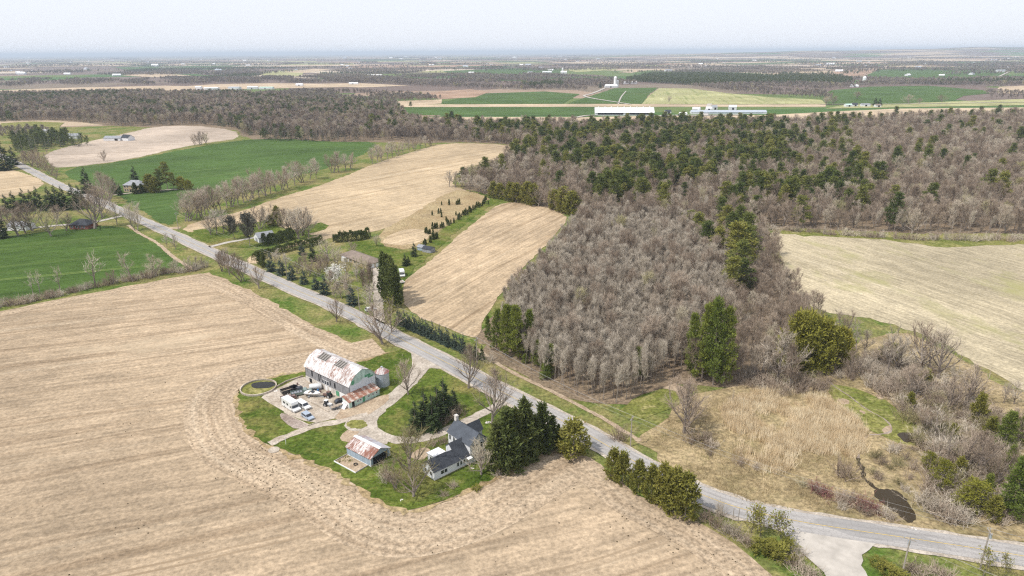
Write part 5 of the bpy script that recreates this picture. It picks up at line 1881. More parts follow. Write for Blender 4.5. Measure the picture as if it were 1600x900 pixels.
tractor('tractor', 'pale old tractor with loader parts left of the dark car', 508, 634, -20, 'paint_white', 0.85)
tractor('tractor', 'rusty tractor standing against the barn front', 517, 622, 160, 'paint_rust', 0.9)
tractor('tractor', 'tiny blue tractor at the top end of the narrow stubble field', 791, 314, 10, 'paint_blue', 1.3)
vehicle('camper', 'white camper van parked beside the tall dark cedars', 'camper', *at(627, 428), -75, 6.2, 2.3,
        [(0, 0.45), (6.1, 0.45), (6.2, 1.0), (5.4, 1.3), (5.1, 2.0), (5.3, 2.8), (0.05, 2.85)], [[(1.0, 1.5), (2.4, 1.5), (2.4, 2.2), (1.0, 2.2)]], 'paint_white', 0.38, None, ((5.38, 1.34), (5.12, 1.96)), None, 0.04)
vehicle('parked_car', 'white car parked on the grass at the mouth of the neighbours drive', 'car', *at(571, 487), 30, 4.5, 1.85,
        [(0, 0.38), (4.4, 0.38), (4.5, 0.8), (3.3, 0.98), (2.7, 1.5), (0.7, 1.55), (0.05, 1.0)], [[(0.6, 1.03), (1.6, 1.03), (1.6, 1.44), (0.8, 1.44)], [(1.7, 1.03), (3.1, 1.0), (2.65, 1.42), (1.7, 1.44)]], 'paint_white', 0.34, None, ((3.28, 1.0), (2.73, 1.48)), ((0.07, 1.02), (0.66, 1.52)))
flatbed('flat_trailer', 'small pale trailer beside the camper van', 'trailer', 626, 441, -60, 3.0, 1.7, 'trim', None, 0.3)

def drum(px, py, mat, label):
    x, y = at(px, py)
    mb = MB()
    mb.lathe([(0.01, 0.02), (0.29, 0.02), (0.31, 0.3), (0.29, 0.32), (0.31, 0.6), (0.29, 0.62), (0.3, 0.9), (0.26, 0.92), (0.25, 0.88), (0.01, 0.88)], 12, 0, 0, 0)
    o = mb.build('barrel', M[mat])
    o.location = (x, y, 0)
    tag(o, label, 'barrel')


for px, py, mt_, lb in ((497, 612, 'paint_blue', 'blue barrel by the barn wall right of the white tank'), (501, 614, 'paint_rust', 'rusty barrel by the barn wall right of the blue one'),
                        (465, 602, 'paint_rust', 'rusty barrel at the pit end of the barn front'), (529, 627, 'trim', 'white barrel by the barn corner near the lean-to'), (446, 629, 'paint_black', 'black barrel behind the motorhome')):
    drum(px, py, mt_, lb)


def pallet(px, py, deg, n, label):
    o = thing('pallet_stack', *at(px, py), label, 'pallets', deg)
    for k in range(n):
        for j in range(5):
            mb = MB()
            mb.box(0, 1.2, j * 0.25, j * 0.25 + 0.17, k * 0.16 + 0.11, k * 0.16 + 0.14)
            mb.build('board', M['wood'], o)
        for x0 in (0.0, 0.55, 1.1):
            mb = MB()
            mb.box(x0, x0 + 0.1, 0, 1.17, k * 0.16, k * 0.16 + 0.105)
            mb.build('bearer', M['slat'], o)


pallet(490, 622, 15, 3, 'stack of grey pallets in the yard right of the white boat')
pallet(463, 613, -30, 4, 'stack of grey pallets beside the black flatbed truck')
pallet(500, 631, 40, 2, 'low pair of pallets in front of the low yard wall')

# garden bed of timbers
gd = thing('garden_bed', *at(523, 722), 'timber edged garden bed in front of the blue grey shed', 'garden bed', -38)
mb = MB()
mb.box(0, 8.2, 0, 4.6, -0.05, 0.16)
mb.build('soil', M['dirt'], gd)
for (x0, x1, y0, y1, nm) in ((-0.15, 8.35, -0.15, 0.0, 'timber'), (-0.15, 8.35, 4.6, 4.75, 'timber'), (-0.15, 0.0, 0.0, 4.6, 'timber'), (8.2, 8.35, 0.0, 4.6, 'timber')):
    mb = MB()
    mb.box(x0, x1, y0, y1, -0.05, 0.4)
    mb.build(nm, M['trim' if y1 == 0 else 'slat'], gd)
for (x0, y0) in ((1.0, 1.0), (2.6, 2.5), (0.8, 3.4)):
    mb = MB()
    for k in range(30):
        p = np.array([x0, y0, 0.15]) + rng.normal(0, 0.5, 3) * (1, 1, 0)
        sprig(mb, rng, p, unit(rng.normal(0, 0.4, 3) + (0, 0, 1)), 0.5, 0.2)
    mb.build('plant', M['cedar'], gd)
mb = MB()
mb.lathe([(0.55, 0.16), (0.55, 0.4), (0.4, 0.4), (0.38, 0.2)], 12, 0, 5.4, 2.4)
mb.build('planter', M['rubber'], gd)
tag(MB().tube([(*at(447, 695), -0.2), (*at(447, 695), 2.6)], [0.07, 0.06], 6, 0, True).build('post', M['trim']), 'thin white post standing on the lawn left of the shed', 'post')
pad = MB()
cx_, cy_ = at(428, 704)
pad.lathe([(0.02, 0.30), (1.5, 0.30), (1.5, -0.2)], 20, 0, cx_, cy_)
tag(pad.build('well_cover', M['concrete']), 'round concrete cover at the edge of the lawn and stubble', 'cover')
for i, (px, py, r_, lb) in enumerate(((737, 732, 0.5, 'pale boulder on the lawn right of the farmhouse'), (628, 782, 0.5, 'pale boulder near the lawn point below the big shrub'), (767, 660, 1.1, 'ring of pale stones round the foot of the big tree by the drive'),
                                      (1427, 826, 0.6, 'pale culvert stones beside the road below the pond'), (430, 612, 0.8, 'heap of pale rubble beside the round pit'), (440, 622, 0.7, 'small rubble heap near the black trailer'))):
    x, y = at(px, py)
    mb = MB()
    for k in range(5):
        q = rng.normal(0, r_ * 0.5, 2)
        rr = r_ * rng.uniform(0.3, 0.6)
        mb.lathe([(0.01, rr * 1.1), (rr * 0.6, rr * 0.9), (rr, rr * 0.35), (rr * 0.9, -0.2)], 7, 0, x + q[0], y + q[1])
    tag(mb.build('stone_heap', M['stone_chim']), lb, 'stones')
fn = thing('wooden_fence', *at(581, 733), 'short rail fence running from the shed corner to the big bare tree', 'fence', 35)
for k in range(4):
    mb = MB()
    mb.box(k * 2.0, k * 2.0 + 0.1, 0, 0.1, -0.2, 1.1)
    mb.build('post', M['wood'], fn)
for z in (0.5, 0.95):
    mb = MB()
    mb.box(-0.05, 6.2, -0.05, 0.0, z, z + 0.12)
    mb.build('rail', M['wood'], fn)

# --- utility poles and wires
def pole(px, py, h, lb, arm=True, deg=45, box=False):
    x, y = at(px, py)
    o = thing('utility_pole', x, y, lb, 'utility pole', deg)
    mb = MB()
    mb.tube([(0, 0, -0.5), (0, 0, h * 0.5), (0, 0, h)], [0.17, 0.15, 0.11], 8, 0, True)
    mb.build('shaft', M['pole'], o)
    if arm:
        mb = MB()
        mb.box(-0.09, 0.09, -1.1, 1.1, h - 0.75, h - 0.6)
        mb.build('crossarm', M['pole'], o)
        for s in (-0.95, 0, 0.95):
            mb = MB()
            mb.tube([(0, s, h - 0.6 if s else h), (0, s, (h - 0.6 if s else h) + 0.28)], [0.06, 0.05], 6, 0, True)
            mb.build('insulator', M['galv'], o)
    if box:
        mb = MB()
        mb.tube([(0.35, 0, h - 2.2), (0.35, 0, h - 1.2)], [0.26, 0.26], 10, 0, True)
        mb.build('transformer', M['galv'], o)
    return np.array([x, y, h])


def wires(a, b, label, sag=1.4, offs=(-0.95, 0.0, 0.95), dz=(-0.35, 0.25, -0.35)):
    d = unit((b - a)[:2])
    n_ = np.array([-d[1], d[0]])
    mb = MB()
    for o_, z_ in zip(offs, dz):
        pts = []
        for k in range(13):
            t = k / 12
            p = a + (b - a) * t
            pts.append((p[0] + n_[0] * o_, p[1] + n_[1] * o_, p[2] + z_ - sag * 4 * t * (1 - t)))
        mb.tube(pts, [0.022] * 13, 3)
    tag(mb.build('power_line', M['wire']), label, 'wires')


PA = pole(985, 698, 9.2, 'utility pole standing on the green verge above the cedar row', True, -30)
PB = pole(1531, 889, 9.8, 'leaning grey utility pole at the lower right road edge', True, -12, True)
PC = pole(1409, 900, 9.6, 'utility pole in the bottom right grass by the gravel junction', True, 60, True)
PD = pole(745, 568, 9.5, 'utility pole behind the two small conifers at the end of the blue spruce row', True, -32)
PE = pole(562, 487, 10.5, 'utility pole next to the white parked car', True, -35)
PF = pole(449, 436, 10.5, 'utility pole standing among the roadside spruces', True, -35)
PG = pole(279, 359, 10.5, 'utility pole at the corner of the far green field', True, -35)
PH = np.array([*at(1760, 930), 9.8])
PI_ = np.array([*at(1660, 1010), 9.8])
pole(1760, 930, 9.8, 'utility pole beyond the right edge of the road')
wires(PG, PF, 'wires between the green field corner pole and the spruce pole')
wires(PF, PE, 'wires between the spruce pole and the parked car pole')
wires(PE, PD, 'wires above the blue spruce row')
wires(PD, PA, 'wires along the edge of the plantation wood')
wires(PA, PB, 'wires crossing the scrubland towards the lower right', 2.2)
wires(PB, PH, 'wires leaving to the right of the leaning pole')
wires(PC, PI_, 'wires leaving the bottom right pole')
for (px, py, h, lb) in ((1153, 817, 4.0, 'left one of two thin grey posts in the brush by the road'), (1145, 811, 3.0, 'shorter thin grey post in the brush by the road')):
    x, y = at(px, py)
    tag(MB().tube([(x, y, -0.2), (x, y, h)], [0.09, 0.07], 6, 0, True).build('post', M['pole']), lb, 'post')
x, y = at(914, 665)
sg = thing('marker_sign', x, y, 'small yellow marker on the green verge right of the road', 'sign', -60)
MB().tube([(0, 0, -0.2), (0, 0, 1.3)], [0.04, 0.04], 6, 0, True).build('post', M['galv'], sg)
MB().box(-0.02, 0.02, -0.25, 0.25, 0.8, 1.4).build('panel', M['yellow_paint'], sg)

# ------------------------------------------------------------------ trees one can tell apart
T_ = tree_px
# farmyard
T_('maple', 638, 617, 558, 'bare tree on the lawn at the inner bend of the gravel drive', wide=0.85)
T_('maple', 732, 607, 535, 'bare tree between the lawn and the road, above the yard conifers', wide=0.8)
T_('maple', 769, 662, 572, 'tall bare tree with stones round its foot by the house drive', wide=0.85)
T_('maple_pale', 640, 745, 668, 'large spreading bare tree between the shed and the farmhouse', wide=1.15)
T_('maple_pale', 646, 776, 716, 'pale many branched tree in front of the low wing of the farmhouse', wide=1.2)
T_('many_stem', 617, 765, 722, 'bare bushy tree below the shed doorway', wide=1.2)
T_('maple', 752, 742, 690, 'bare bushy tree against the tall gable of the farmhouse', wide=1.15)
for (px, py, ty, lb) in ((649, 676, 624, 'dark spruce at the left front of the yard clump'), (664, 668, 606, 'dark spruce second from the left in the yard clump'),
                         (676, 672, 612, 'dark spruce in the middle front of the yard clump'), (694, 652, 587, 'tallest dark spruce in the yard clump'), (684, 660, 598, 'dark spruce at the centre of the yard clump')):
    T_('spruce', px, py, ty, lb, 'spruce_tree', group='dark spruces in the yard', wide=1.12)
T_('spruce', 709, 640, 604, 'smaller dark spruce at the right end of the yard clump', 'spruce_tree', group='dark spruces in the yard', wide=1.2)
for (px, py, h, w_, lb) in ((700, 656, 4.2, 6.5, 'rounded bare shrub right of the dark spruces'), (716, 650, 3.8, 5.5, 'bare shrub beside the house drive'), (692, 664, 3.0, 4.5, 'low bare shrub at the foot of the dark spruces')):
    bush('brown', px, py, h, w_, lb)
for (px, py, ty, lb) in ((776, 738, 660, 'front left'), (792, 737, 640, 'front middle'), (806, 728, 640, 'second from the left'), (820, 722, 624, 'tall pointed'),
                         (836, 714, 650, 'middle right'), (847, 708, 631, 'second tall pointed'), (862, 702, 650, 'right hand'), (872, 696, 664, 'lowest right')):
    T_('cedar_dark', px, py, ty, lb + ' dark cedar in the clump right of the farmhouse', 'cedar_tree', group='dark cedars by the farmhouse', wide=1.0)
T_('cedar', 896, 711, 656, 'round olive cedar alone between the dark clump and the road', 'cedar_tree', wide=1.35)
for i, (px, py, ty, wd) in enumerate(((958, 748, 700, 1.15), (973, 756, 706, 1.1), (997, 769, 719, 1.1), (1017, 781, 727, 1.15), (1034, 790, 724, 1.05), (1052, 801, 731, 1.2), (1070, 809, 738, 1.25), (1044, 797, 735, 1.0))):
    T_('cedar', px, py, ty, ('olive cedar, %s from the house end of the roadside cedar row' % ORD[i]) if i < 7 else 'olive cedar in front of the lower half of the roadside cedar row', 'cedar_tree', group='cedars along the lower road', wide=wd * 0.72)
for (px, py, ty, lb) in ((1173, 833, 790, 'first'), (1189, 838, 785, 'second'), (1221, 846, 792, 'third')):
    T_('young_leaf', px, py, ty, 'thin leafy young tree by the gravel junction, %s from the left' % lb, 'young_tree', wide=1.2)
for i, (px, py, h, w_, k) in enumerate(((1103, 812, 3.2, 4.5, 'brown'), (1118, 822, 3.4, 4.5, 'brown'), (1135, 832, 3.0, 4.0, 'grey'), (1150, 840, 3.0, 4.2, 'grey'), (1168, 850, 3.0, 4.0, 'brown'), (1122, 806, 4.5, 3.0, 'grey'),
                                        (1190, 860, 3.0, 5.0, 'green'), (1207, 866, 3.2, 5.4, 'green'), (1222, 874, 3.4, 5.2, 'green'), (1238, 884, 2.8, 4.5, 'brown'), (1255, 898, 2.6, 4.6, 'brown'), (1232, 858, 2.6, 3.6, 'green'), (1248, 870, 2.4, 4.0, 'grey'), (1270, 905, 2.4, 4.6, 'brown'))):
    bush(k, px, py, h, w_, '%s shrub in the brush below the cedar row, %s from its end' % ({'brown': 'bare brown', 'grey': 'bare grey', 'green': 'olive green'}[k], ORD[i]), 'brush below the cedar row')
for i, (px, py, h, w_, k) in enumerate(((1372, 884, 2.0, 3.6, 'green'), (1385, 895, 2.2, 4.0, 'green'), (1420, 893, 2.2, 4.4, 'brown'), (1440, 899, 2.4, 4.8, 'brown'), (1462, 896, 2.2, 4.4, 'brown'), (1480, 904, 2.2, 4.6, 'brown'), (1405, 905, 2.0, 4.0, 'green'))):
    bush(k, px, py, h, w_, '%s shrub in the bottom right corner, %s from the junction' % ('olive green' if k == 'green' else 'bare brown', ORD[i]), 'shrubs in the bottom right corner')
T_('young_leaf', 1536, 900, 852, 'thin budding sapling left of two at the bottom right corner', 'young_tree')
T_('young_leaf', 1568, 903, 862, 'thin budding sapling right of two at the bottom right corner', 'young_tree')
for (px, py, h, w_, lb, k) in ((695, 776, 1.4, 2.6, 'low dark shrub left of the pair below the farmhouse', 'brown'), (709, 762, 1.6, 3.0, 'low dark shrub right of the pair below the farmhouse', 'brown'), (744, 764, 1.0, 2.6, 'small green shrub at the edge of the stubble right of the house', 'green'),
                               (676, 697, 2.2, 3.4, 'dark shrub behind the sunroom', 'brown'), (690, 692, 2.0, 4.0, 'dark shrub beside the drive behind the house', 'brown'), (606, 752, 3.2, 4.2, 'bare shrub below the shed corner', 'grey'), (600, 741, 2.6, 3.6, 'bare shrub at the shed corner', 'brown'),
                               (780, 742, 2.4, 4.0, 'bare shrub at the foot of the dark cedars', 'brown')):
    bush(k, px, py, h, w_, lb)

# roadside, left of the road going away
for (px, py, ty, lb, k) in ((526, 503, 465, 'small wide bare tree on the verge opposite the spruce lawn', 'maple'), (598, 538, 472, 'tall bare tree on the near verge opposite the neighbours drive', 'maple'),
                            (405, 451, 415, 'small bare tree on the near verge left of the roadside clump', 'maple'), (346, 424, 383, 'bare tree at the left of the clump on the near verge', 'many_stem'), (359, 430, 380, 'bare tree in the middle of the clump on the near verge', 'upright'),
                            (378, 439, 383, 'bare tree at the right of the clump on the near verge', 'many_stem'), (352, 421, 386, 'bare tree at the back of the clump on the near verge', 'upright'),
                            (261, 386, 359, 'small bare tree left of two by the upper road', 'upright'), (275, 391, 360, 'small bare tree right of two by the upper road', 'upright'),
                            (183, 351, 306, 'slender bare tree at the mouth of the brick house drive', 'upright'), (205, 354, 312, 'left of two bare roadside trees by the drive mouth', 'upright'), (213, 360, 312, 'right of two bare roadside trees by the drive mouth', 'many_stem')):
    T_(k, px, py, ty, lb)
T_('budding', 612, 520, 468, 'yellow green budding tree at the mouth of the neighbours drive', 'budding_tree')
for i, (px, py, ty, wd) in enumerate(((148, 357, 288, 1.1), (160, 340, 288, 1.1), (80, 369, 322, 1.1), (104, 361, 331, 1.1), (51, 361, 308, 1.2), (29, 368, 318, 1.2), (40, 364, 322, 1.1), (160, 312, 266, 1.2), (172, 318, 272, 1.0), (3, 345, 318, 1.2), (88, 348, 318, 1.2))):
    T_('maple', px, py, ty, ['tallest bare tree right of the red brick house', 'bare tree behind the tallest one near the brick house', 'bare tree on the field edge left of the brick house', 'bare tree at the left wall of the brick house', 'wide bare tree at the left group behind the green field', 'wide bare tree at the far left edge of the green field',
                             'bare tree between the two wide ones at far left', 'pale bare tree behind the roadside conifers', 'smaller bare tree right of the pale one behind the conifers', 'bare tree cut by the left edge of the picture', 'bare tree behind the brick house'][i], wide=wd)
for i, (px, py, ty) in enumerate(((11, 331, 301), (24, 331, 296), (40, 330, 292), (52, 329, 294), (62, 329, 289), (80, 330, 288), (91, 329, 286), (101, 327, 289), (117, 327, 283), (126, 322, 286))):
    T_('spruce', px, py, ty, 'dark spruce in the row behind the brick house, %s from the left' % ORD[i], 'spruce_tree', group='dark spruces behind the brick house', wide=1.3)
T_('spruce', 4, 372, 328, 'dark spruce at the left edge in front of the bare trees', 'spruce_tree', wide=1.2)
T_('spruce', 137, 302, 258, 'dark spruce beside the road bend behind the pale bare tree', 'spruce_tree', wide=1.2)
T_('spruce', 8, 266, 214, 'big dark conifer at the left edge by the upper road', 'spruce_tree', wide=1.4)
T_('spruce', 22, 258, 226, 'second dark conifer at the left edge by the upper road', 'spruce_tree', wide=1.4)
for i, (px, py, ty) in enumerate(((38, 258, 232), (50, 260, 229), (60, 262, 230), (70, 266, 240), (80, 274, 250), (88, 280, 262))):
    T_('many_stem', px, py, ty, 'bare tree beside the upper road at far left, %s from the left edge' % ORD[i], group='bare trees beside the upper road', wide=1.25)
T_('many_stem', 162, 252, 233, 'lone bare tree at the edge of the tan and green fields')
for i, (px, py, ty) in enumerate(((304, 227, 206), (313, 227, 202), (322, 225, 206))):
    T_('many_stem', px, py, ty, 'bare tree in the trio between the tan and green fields, %s from the left' % ORD[i], group='trio of field trees')
for (px, py, ty, k, lb, wd) in ((211, 285, 257, 'spruce', 'dark conifer behind the buff brick house', 1.3), (228, 283, 270, 'spruce', 'small dark conifer right of the buff house', 1.0), (262, 296, 251, 'pine', 'tall pine in the clump right of the buff house', 0.9), (252, 299, 262, 'pine', 'pine at the left of the tall one by the buff house', 1.0),
                                (236, 300, 272, 'cedar', 'olive cedar left of the pines by the buff house', 1.3), (243, 301, 276, 'cedar', 'second olive cedar left of the pines by the buff house', 1.2), (272, 297, 268, 'pine', 'pine at the right of the tall one by the buff house', 1.0), (284, 296, 276, 'spreading_cedar', 'round cedar near the right end of the clump by the buff house', 1.0), (295, 297, 281, 'spreading_cedar', 'round cedar at the right end of the clump by the buff house', 1.0),
                                (212, 303, 285, 'cedar_dark', 'dark cedar before the buff house wall', 1.5), (222, 302, 287, 'cedar_dark', 'second dark cedar before the buff house wall', 1.5), (180, 303, 275, 'spruce', 'conifer on the road side of the buff house', 1.2), (188, 305, 285, 'spruce', 'small conifer left of the buff house', 1.2)):
    T_(k, px, py, ty, lb, {'spruce': 'spruce_tree', 'pine': 'pine_tree'}.get(k, 'cedar_tree'), wide=wd)

# row of bare trees along the far field boundary
row = [(294, 346), (300, 344), (307, 341), (313, 339), (320, 336), (327, 333), (336, 331), (345, 329), (355, 325), (362, 323), (372, 320), (381, 317), (389, 314), (396, 311), (405, 309), (414, 306), (423, 303), (432, 300), (441, 297), (450, 294), (461, 290), (472, 285), (484, 281), (494, 279), (520, 270), (529, 269), (540, 266), (548, 264), (582, 256), (590, 253), (597, 251), (605, 248), (613, 246), (621, 243), (630, 240), (639, 238), (648, 235), (657, 232), (665, 230), (673, 228), (681, 226)]
for i, (px, py) in enumerate(row):
    k = 'many_stem' if i % 3 == 0 else 'upright'
    hh = 54 - (px - 294) * 0.085 + rng.normal(0, 2.0)
    T_(k, px, py, py - hh, 'bare tree in the long row between green and stubble fields, %s from the road' % ORD[i], group='bare trees along the field boundary', wide=1.15)
for (px, py, ty, k, lb) in ((329, 367, 334, 'maple', 'bare tree left of three at the corner of the far stubble field'), (339, 366, 318, 'upright', 'thin bare tree in the middle of three at the corner of the far stubble field'), (350, 364, 320, 'upright', 'thin bare tree right of three at the corner of the far stubble field'),
                            (406, 358, 316, 'many_stem', 'bare tree behind the white garage'), (415, 356, 318, 'upright', 'second bare tree behind the white garage'), (455, 364, 316, 'many_stem', 'bare tree left of the clump right of the white garage'), (467, 373, 318, 'maple', 'bare tree in the middle of the clump right of the white garage'), (482, 371, 322, 'upright', 'bare tree at the right of the clump right of the white garage'), (474, 368, 318, 'many_stem', 'bare tree at the back of the clump right of the white garage'),
                            (587, 384, 363, 'many_stem', 'small bare tree beside the bare earth mound')):
    T_(k, px, py, ty, lb, wide=1.15)
T_('lollipop', 391, 385, 337, 'round topped grey green tree with a bare stem before the white garage', 'ornamental_tree', wide=0.85)
T_('lollipop', 367, 374, 339, 'round topped grey green tree left of the white garage', 'ornamental_tree', wide=0.95)
T_('cedar', 434, 353, 322, 'tall olive cedar behind the white garage', 'cedar_tree', wide=0.9)
T_('cedar', 423, 353, 336, 'low olive cedar behind the white garage', 'cedar_tree', wide=1.3)


def hedge(pix, h, wd, n, key, label, lf=0.6):
    p = resample([at(*q) for q in pix], 0.5)
    c = np.mean(p, 0)
    r = np.random.default_rng(int(abs(c[0]) * 10))
    C, T = MB(), MB()
    LUMP = r.uniform(0.72, 1.22, len(p) + 4)
    for k in range(n):
        i = r.integers(0, len(p) - 1)
        d = unit(p[i + 1] - p[i])
        nn = np.array([-d[1], d[0]])
        a = r.uniform(0, math.pi)
        lump = LUMP[i // 3] * 0.6 + LUMP[(i + 2) // 5] * 0.4
        rad = r.uniform(0.6, 1.0) ** 0.4
        q = np.array([*(p[i] - c + nn * math.cos(a) * wd / 2 * rad), math.sin(a) ** 0.7 * h * rad * lump])
        o = unit(np.array([*(nn * math.cos(a)), math.sin(a) + 0.3]) + r.normal(0, 0.45, 3))
        sd = unit(np.cross(o, r.normal(0, 1, 3)))
        L = lf * r.uniform(0.6, 1.3)
        C.face([q - sd * L * 0.32, q + sd * L * 0.32, q + o * L])
    for i in range(0, len(p), 5):
        q = p[i] - c
        T.tube([(q[0], q[1], -0.2), (q[0], q[1], h * 0.7)], [0.10, 0.05], 4)
    o = thing('hedge', c[0], c[1], label, 'hedge')
    T.build('stems', M['bark'], o)
    C.build('foliage', M[key], o)
    return o


hedge([(412, 383), (425, 381), (440, 377), (456, 372)], 5.6, 7.5, 9000, 'cedar_dark', 'big dense dark hedge beside the white garage', 0.55)
hedge([(398, 408), (410, 403), (430, 398), (455, 391), (480, 386), (503, 379)], 4.2, 3.6, 8000, 'cedar_dark', 'long clipped hedge behind the roadside spruces')
hedge([(521, 378), (540, 377), (560, 375), (577, 371)], 5.4, 4.8, 6500, 'cedar_dark', 'tall dark hedge behind the tan roofed bungalow', 0.65)
for i, (px, py, ty) in enumerate(((406, 414, 393), (412, 418, 394), (424, 424, 395), (440, 430, 401), (456, 437, 409), (475, 444, 419), (494, 452, 427), (507, 460, 429), (550, 477, 444))):
    T_('blue_spruce' if i > 1 else 'cedar_dark', px, py, ty, 'roadside %s on the neighbours lawn, %s from the far end' % ('spruce' if i > 1 else 'dark cedar', ORD[i]), 'spruce_tree' if i > 1 else 'cedar_tree', group='conifers along the neighbours road edge', wide=1.0)
T_('blue_spruce', 472, 398, 378, 'blue grey spruce left of the pair before the hedge', 'spruce_tree', wide=1.1)
T_('spruce', 489, 408, 376, 'large dark spruce right of the pair before the hedge', 'spruce_tree', wide=1.1)
for (px, py, ty, k, lb, wd) in ((514, 408, 372, 'maple', 'wide bare tree left of the bungalow', 1.2), (508, 424, 398, 'many_stem', 'bare bushy tree in the middle of the neighbours lawn', 1.4), (478, 414, 394, 'reddish', 'small reddish bare tree before the large dark spruce', 1.2), (541, 431, 398, 'maple', 'bare tree in front of the white bay of the bungalow', 0.8),
                                (579, 472, 408, 'reddish', 'tall reddish bare tree left of the neighbours drive', 0.8), (533, 467, 440, 'reddish', 'low reddish bare tree right of the roadside spruces', 1.5), (523, 466, 441, 'reddish', 'low reddish bare tree behind the roadside spruces', 1.3), (497, 432, 404, 'many_stem', 'bare tree left of the blossoming tree', 1.3), (570, 455, 420, 'reddish', 'slim reddish bare tree beside the bungalow drive', 0.9), (552, 398, 376, 'many_stem', 'bare tree growing behind the bungalow roof', 1.0)):
    T_(k, px, py, ty, lb, wide=wd)
for i, (px, py, ty, k, wd) in enumerate(((430, 412, 388, 'many_stem', 1.2), (448, 418, 392, 'upright', 1.3), (464, 428, 398, 'many_stem', 1.2), (482, 432, 404, 'many_stem', 1.2), (512, 452, 424, 'reddish', 1.4), (538, 452, 420, 'many_stem', 1.2), (558, 440, 408, 'upright', 1.3), (526, 414, 384, 'many_stem', 1.2), (546, 470, 440, 'reddish', 1.2), (568, 430, 398, 'many_stem', 1.1), (500, 418, 392, 'many_stem', 1.2), (585, 496, 440, 'upright', 1.2))):
    T_(k, px, py, ty, 'bare tree on the neighbours wooded lawn, %s counted along the road' % ORD[i], group='bare trees on the neighbours lawn', wide=wd)
T_('blossom', 523, 443, 418, 'white blossoming tree on the neighbours lawn', 'blossoming_tree', wide=1.3)
for i, (px, py, ty) in enumerate(((602, 464, 394), (607, 469, 398), (612, 474, 402), (616, 478, 408), (621, 480, 416), (606, 455, 400), (613, 462, 406))):
    T_('cedar_dark', px, py, ty, 'tall dark cedar in the block right of the neighbours drive, %s counted from the left' % ORD[i], 'cedar_tree', group='tall dark cedar block', wide=0.78)
for (px, py, ty, lb, wd) in ((633, 416, 395, 'dark spruce left of the camper van hedge', 1.2), (638, 414, 398, 'second dark spruce behind the camper van', 1.2), (647, 401, 377, 'dark spruce behind the garden sheds', 1.2), (664, 387, 375, 'small dark spruce right of the garden sheds', 1.1)):
    T_('spruce', px, py, ty, lb, 'spruce_tree', wide=wd)
pA, pB = np.array(at(622, 507)), np.array(at(724, 551))
for i in range(21):
    q = pA + (pB - pA) * (i / 20) + rng.normal(0, 0.25, 2)
    tree('blue_spruce', q[0], q[1], 6.9 + rng.normal(0, 0.6), 'blue spruce in the tight row along the road, %s from the drive end' % ORD[i], name='spruce_tree', group='blue spruce row along the road', wide=0.72)
T_('spruce', 743, 562, 534, 'small dark conifer left of the pair at the end of the blue spruce row', 'spruce_tree', wide=0.9)
T_('spruce', 753, 562, 538, 'small dark conifer right of the pair at the end of the blue spruce row', 'spruce_tree', wide=1.0)
bush('grey', 738, 560, 4.0, 4.0, 'bare grey shrub at the end of the blue spruce row')
bush('grey', 766, 566, 3.2, 5.0, 'bare grey shrub below the big pines')

yc = [(543, 235), (551, 236), (558, 241), (565, 240), (571, 238), (588, 240), (585, 210), (598, 207), (605, 205), (612, 208), (630, 206), (640, 205), (650, 200), (665, 165), (672, 184), (680, 190), (692, 180), (710, 175), (722, 130), (735, 155), (742, 148), (752, 140), (762, 130), (770, 128), (780, 120), (790, 124), (800, 110), (812, 108), (822, 100), (833, 95), (842, 84), (852, 75), (866, 78), (880, 65), (892, 52), (898, 40), (912, 66), (583, 130), (620, 120), (633, 115), (638, 140), (638, 70), (682, 70), (724, 68), (733, 66), (742, 66), (585, 272), (595, 271), (605, 268), (612, 264), (572, 290), (540, 300), (532, 305), (546, 296), (775, 130), (806, 114), (858, 84), (876, 76), (886, 62)]
yc.sort(key=lambda q: -q[1])
for i, (cx_, cy_) in enumerate(yc):
    x, y = at(520 + cx_ / 3.75, 300 + (cy_ + 8) / 3.75)
    tree('cedar_dark', x, y, rng.uniform(2.6, 4.4), 'small dark conifer beside the grass track, %s counted from the sheds' % ORD[i], name='young_conifer', group='young conifers beside the grass track', wide=1.0, parts=False)

# pines and lone trees at the plantation edge
for (px, py, ty, lb, wd) in ((763, 533, 492, 'leftmost', 0.9), (776, 548, 480, 'second from the left', 1.0), (790, 556, 471, 'tall middle left', 1.0), (808, 560, 473, 'tall middle right', 1.0), (826, 556, 480, 'right hand', 0.95), (800, 540, 476, 'back', 1.0)):
    T_('pine_near', px, py, ty, lb + ' bright pine in the big clump at the corner of the plantation', 'pine_tree', group='big pines at the plantation corner', wide=wd * 0.66)
for (px, py, ty, lb, wd) in ((856, 586, 536, 'medium bright pine on the plantation edge', 0.9), (852, 592, 568, 'low yellow green pine at the foot of the plantation edge', 1.7), (820, 568, 552, 'low young pine below the big pine clump', 1.5), (838, 573, 530, 'slim dark pine right of the big clump', 0.8), (999, 592, 540, 'yellow green pine inside the bare plantation', 0.8), (914, 575, 545, 'young pine half hidden in the plantation', 1.0),
                             (1080, 588, 484, 'left pine of the tall group right of the plantation', 0.52), (1096, 596, 470, 'middle left pine of the tall group right of the plantation', 0.54), (1114, 602, 461, 'middle right pine of the tall group right of the plantation', 0.54), (1130, 600, 472, 'right pine of the tall group right of the plantation', 0.5), (1106, 578, 466, 'back pine of the tall group right of the plantation', 0.54)):
    T_('pine_near', px, py, ty, lb, 'pine_tree', wide=wd)
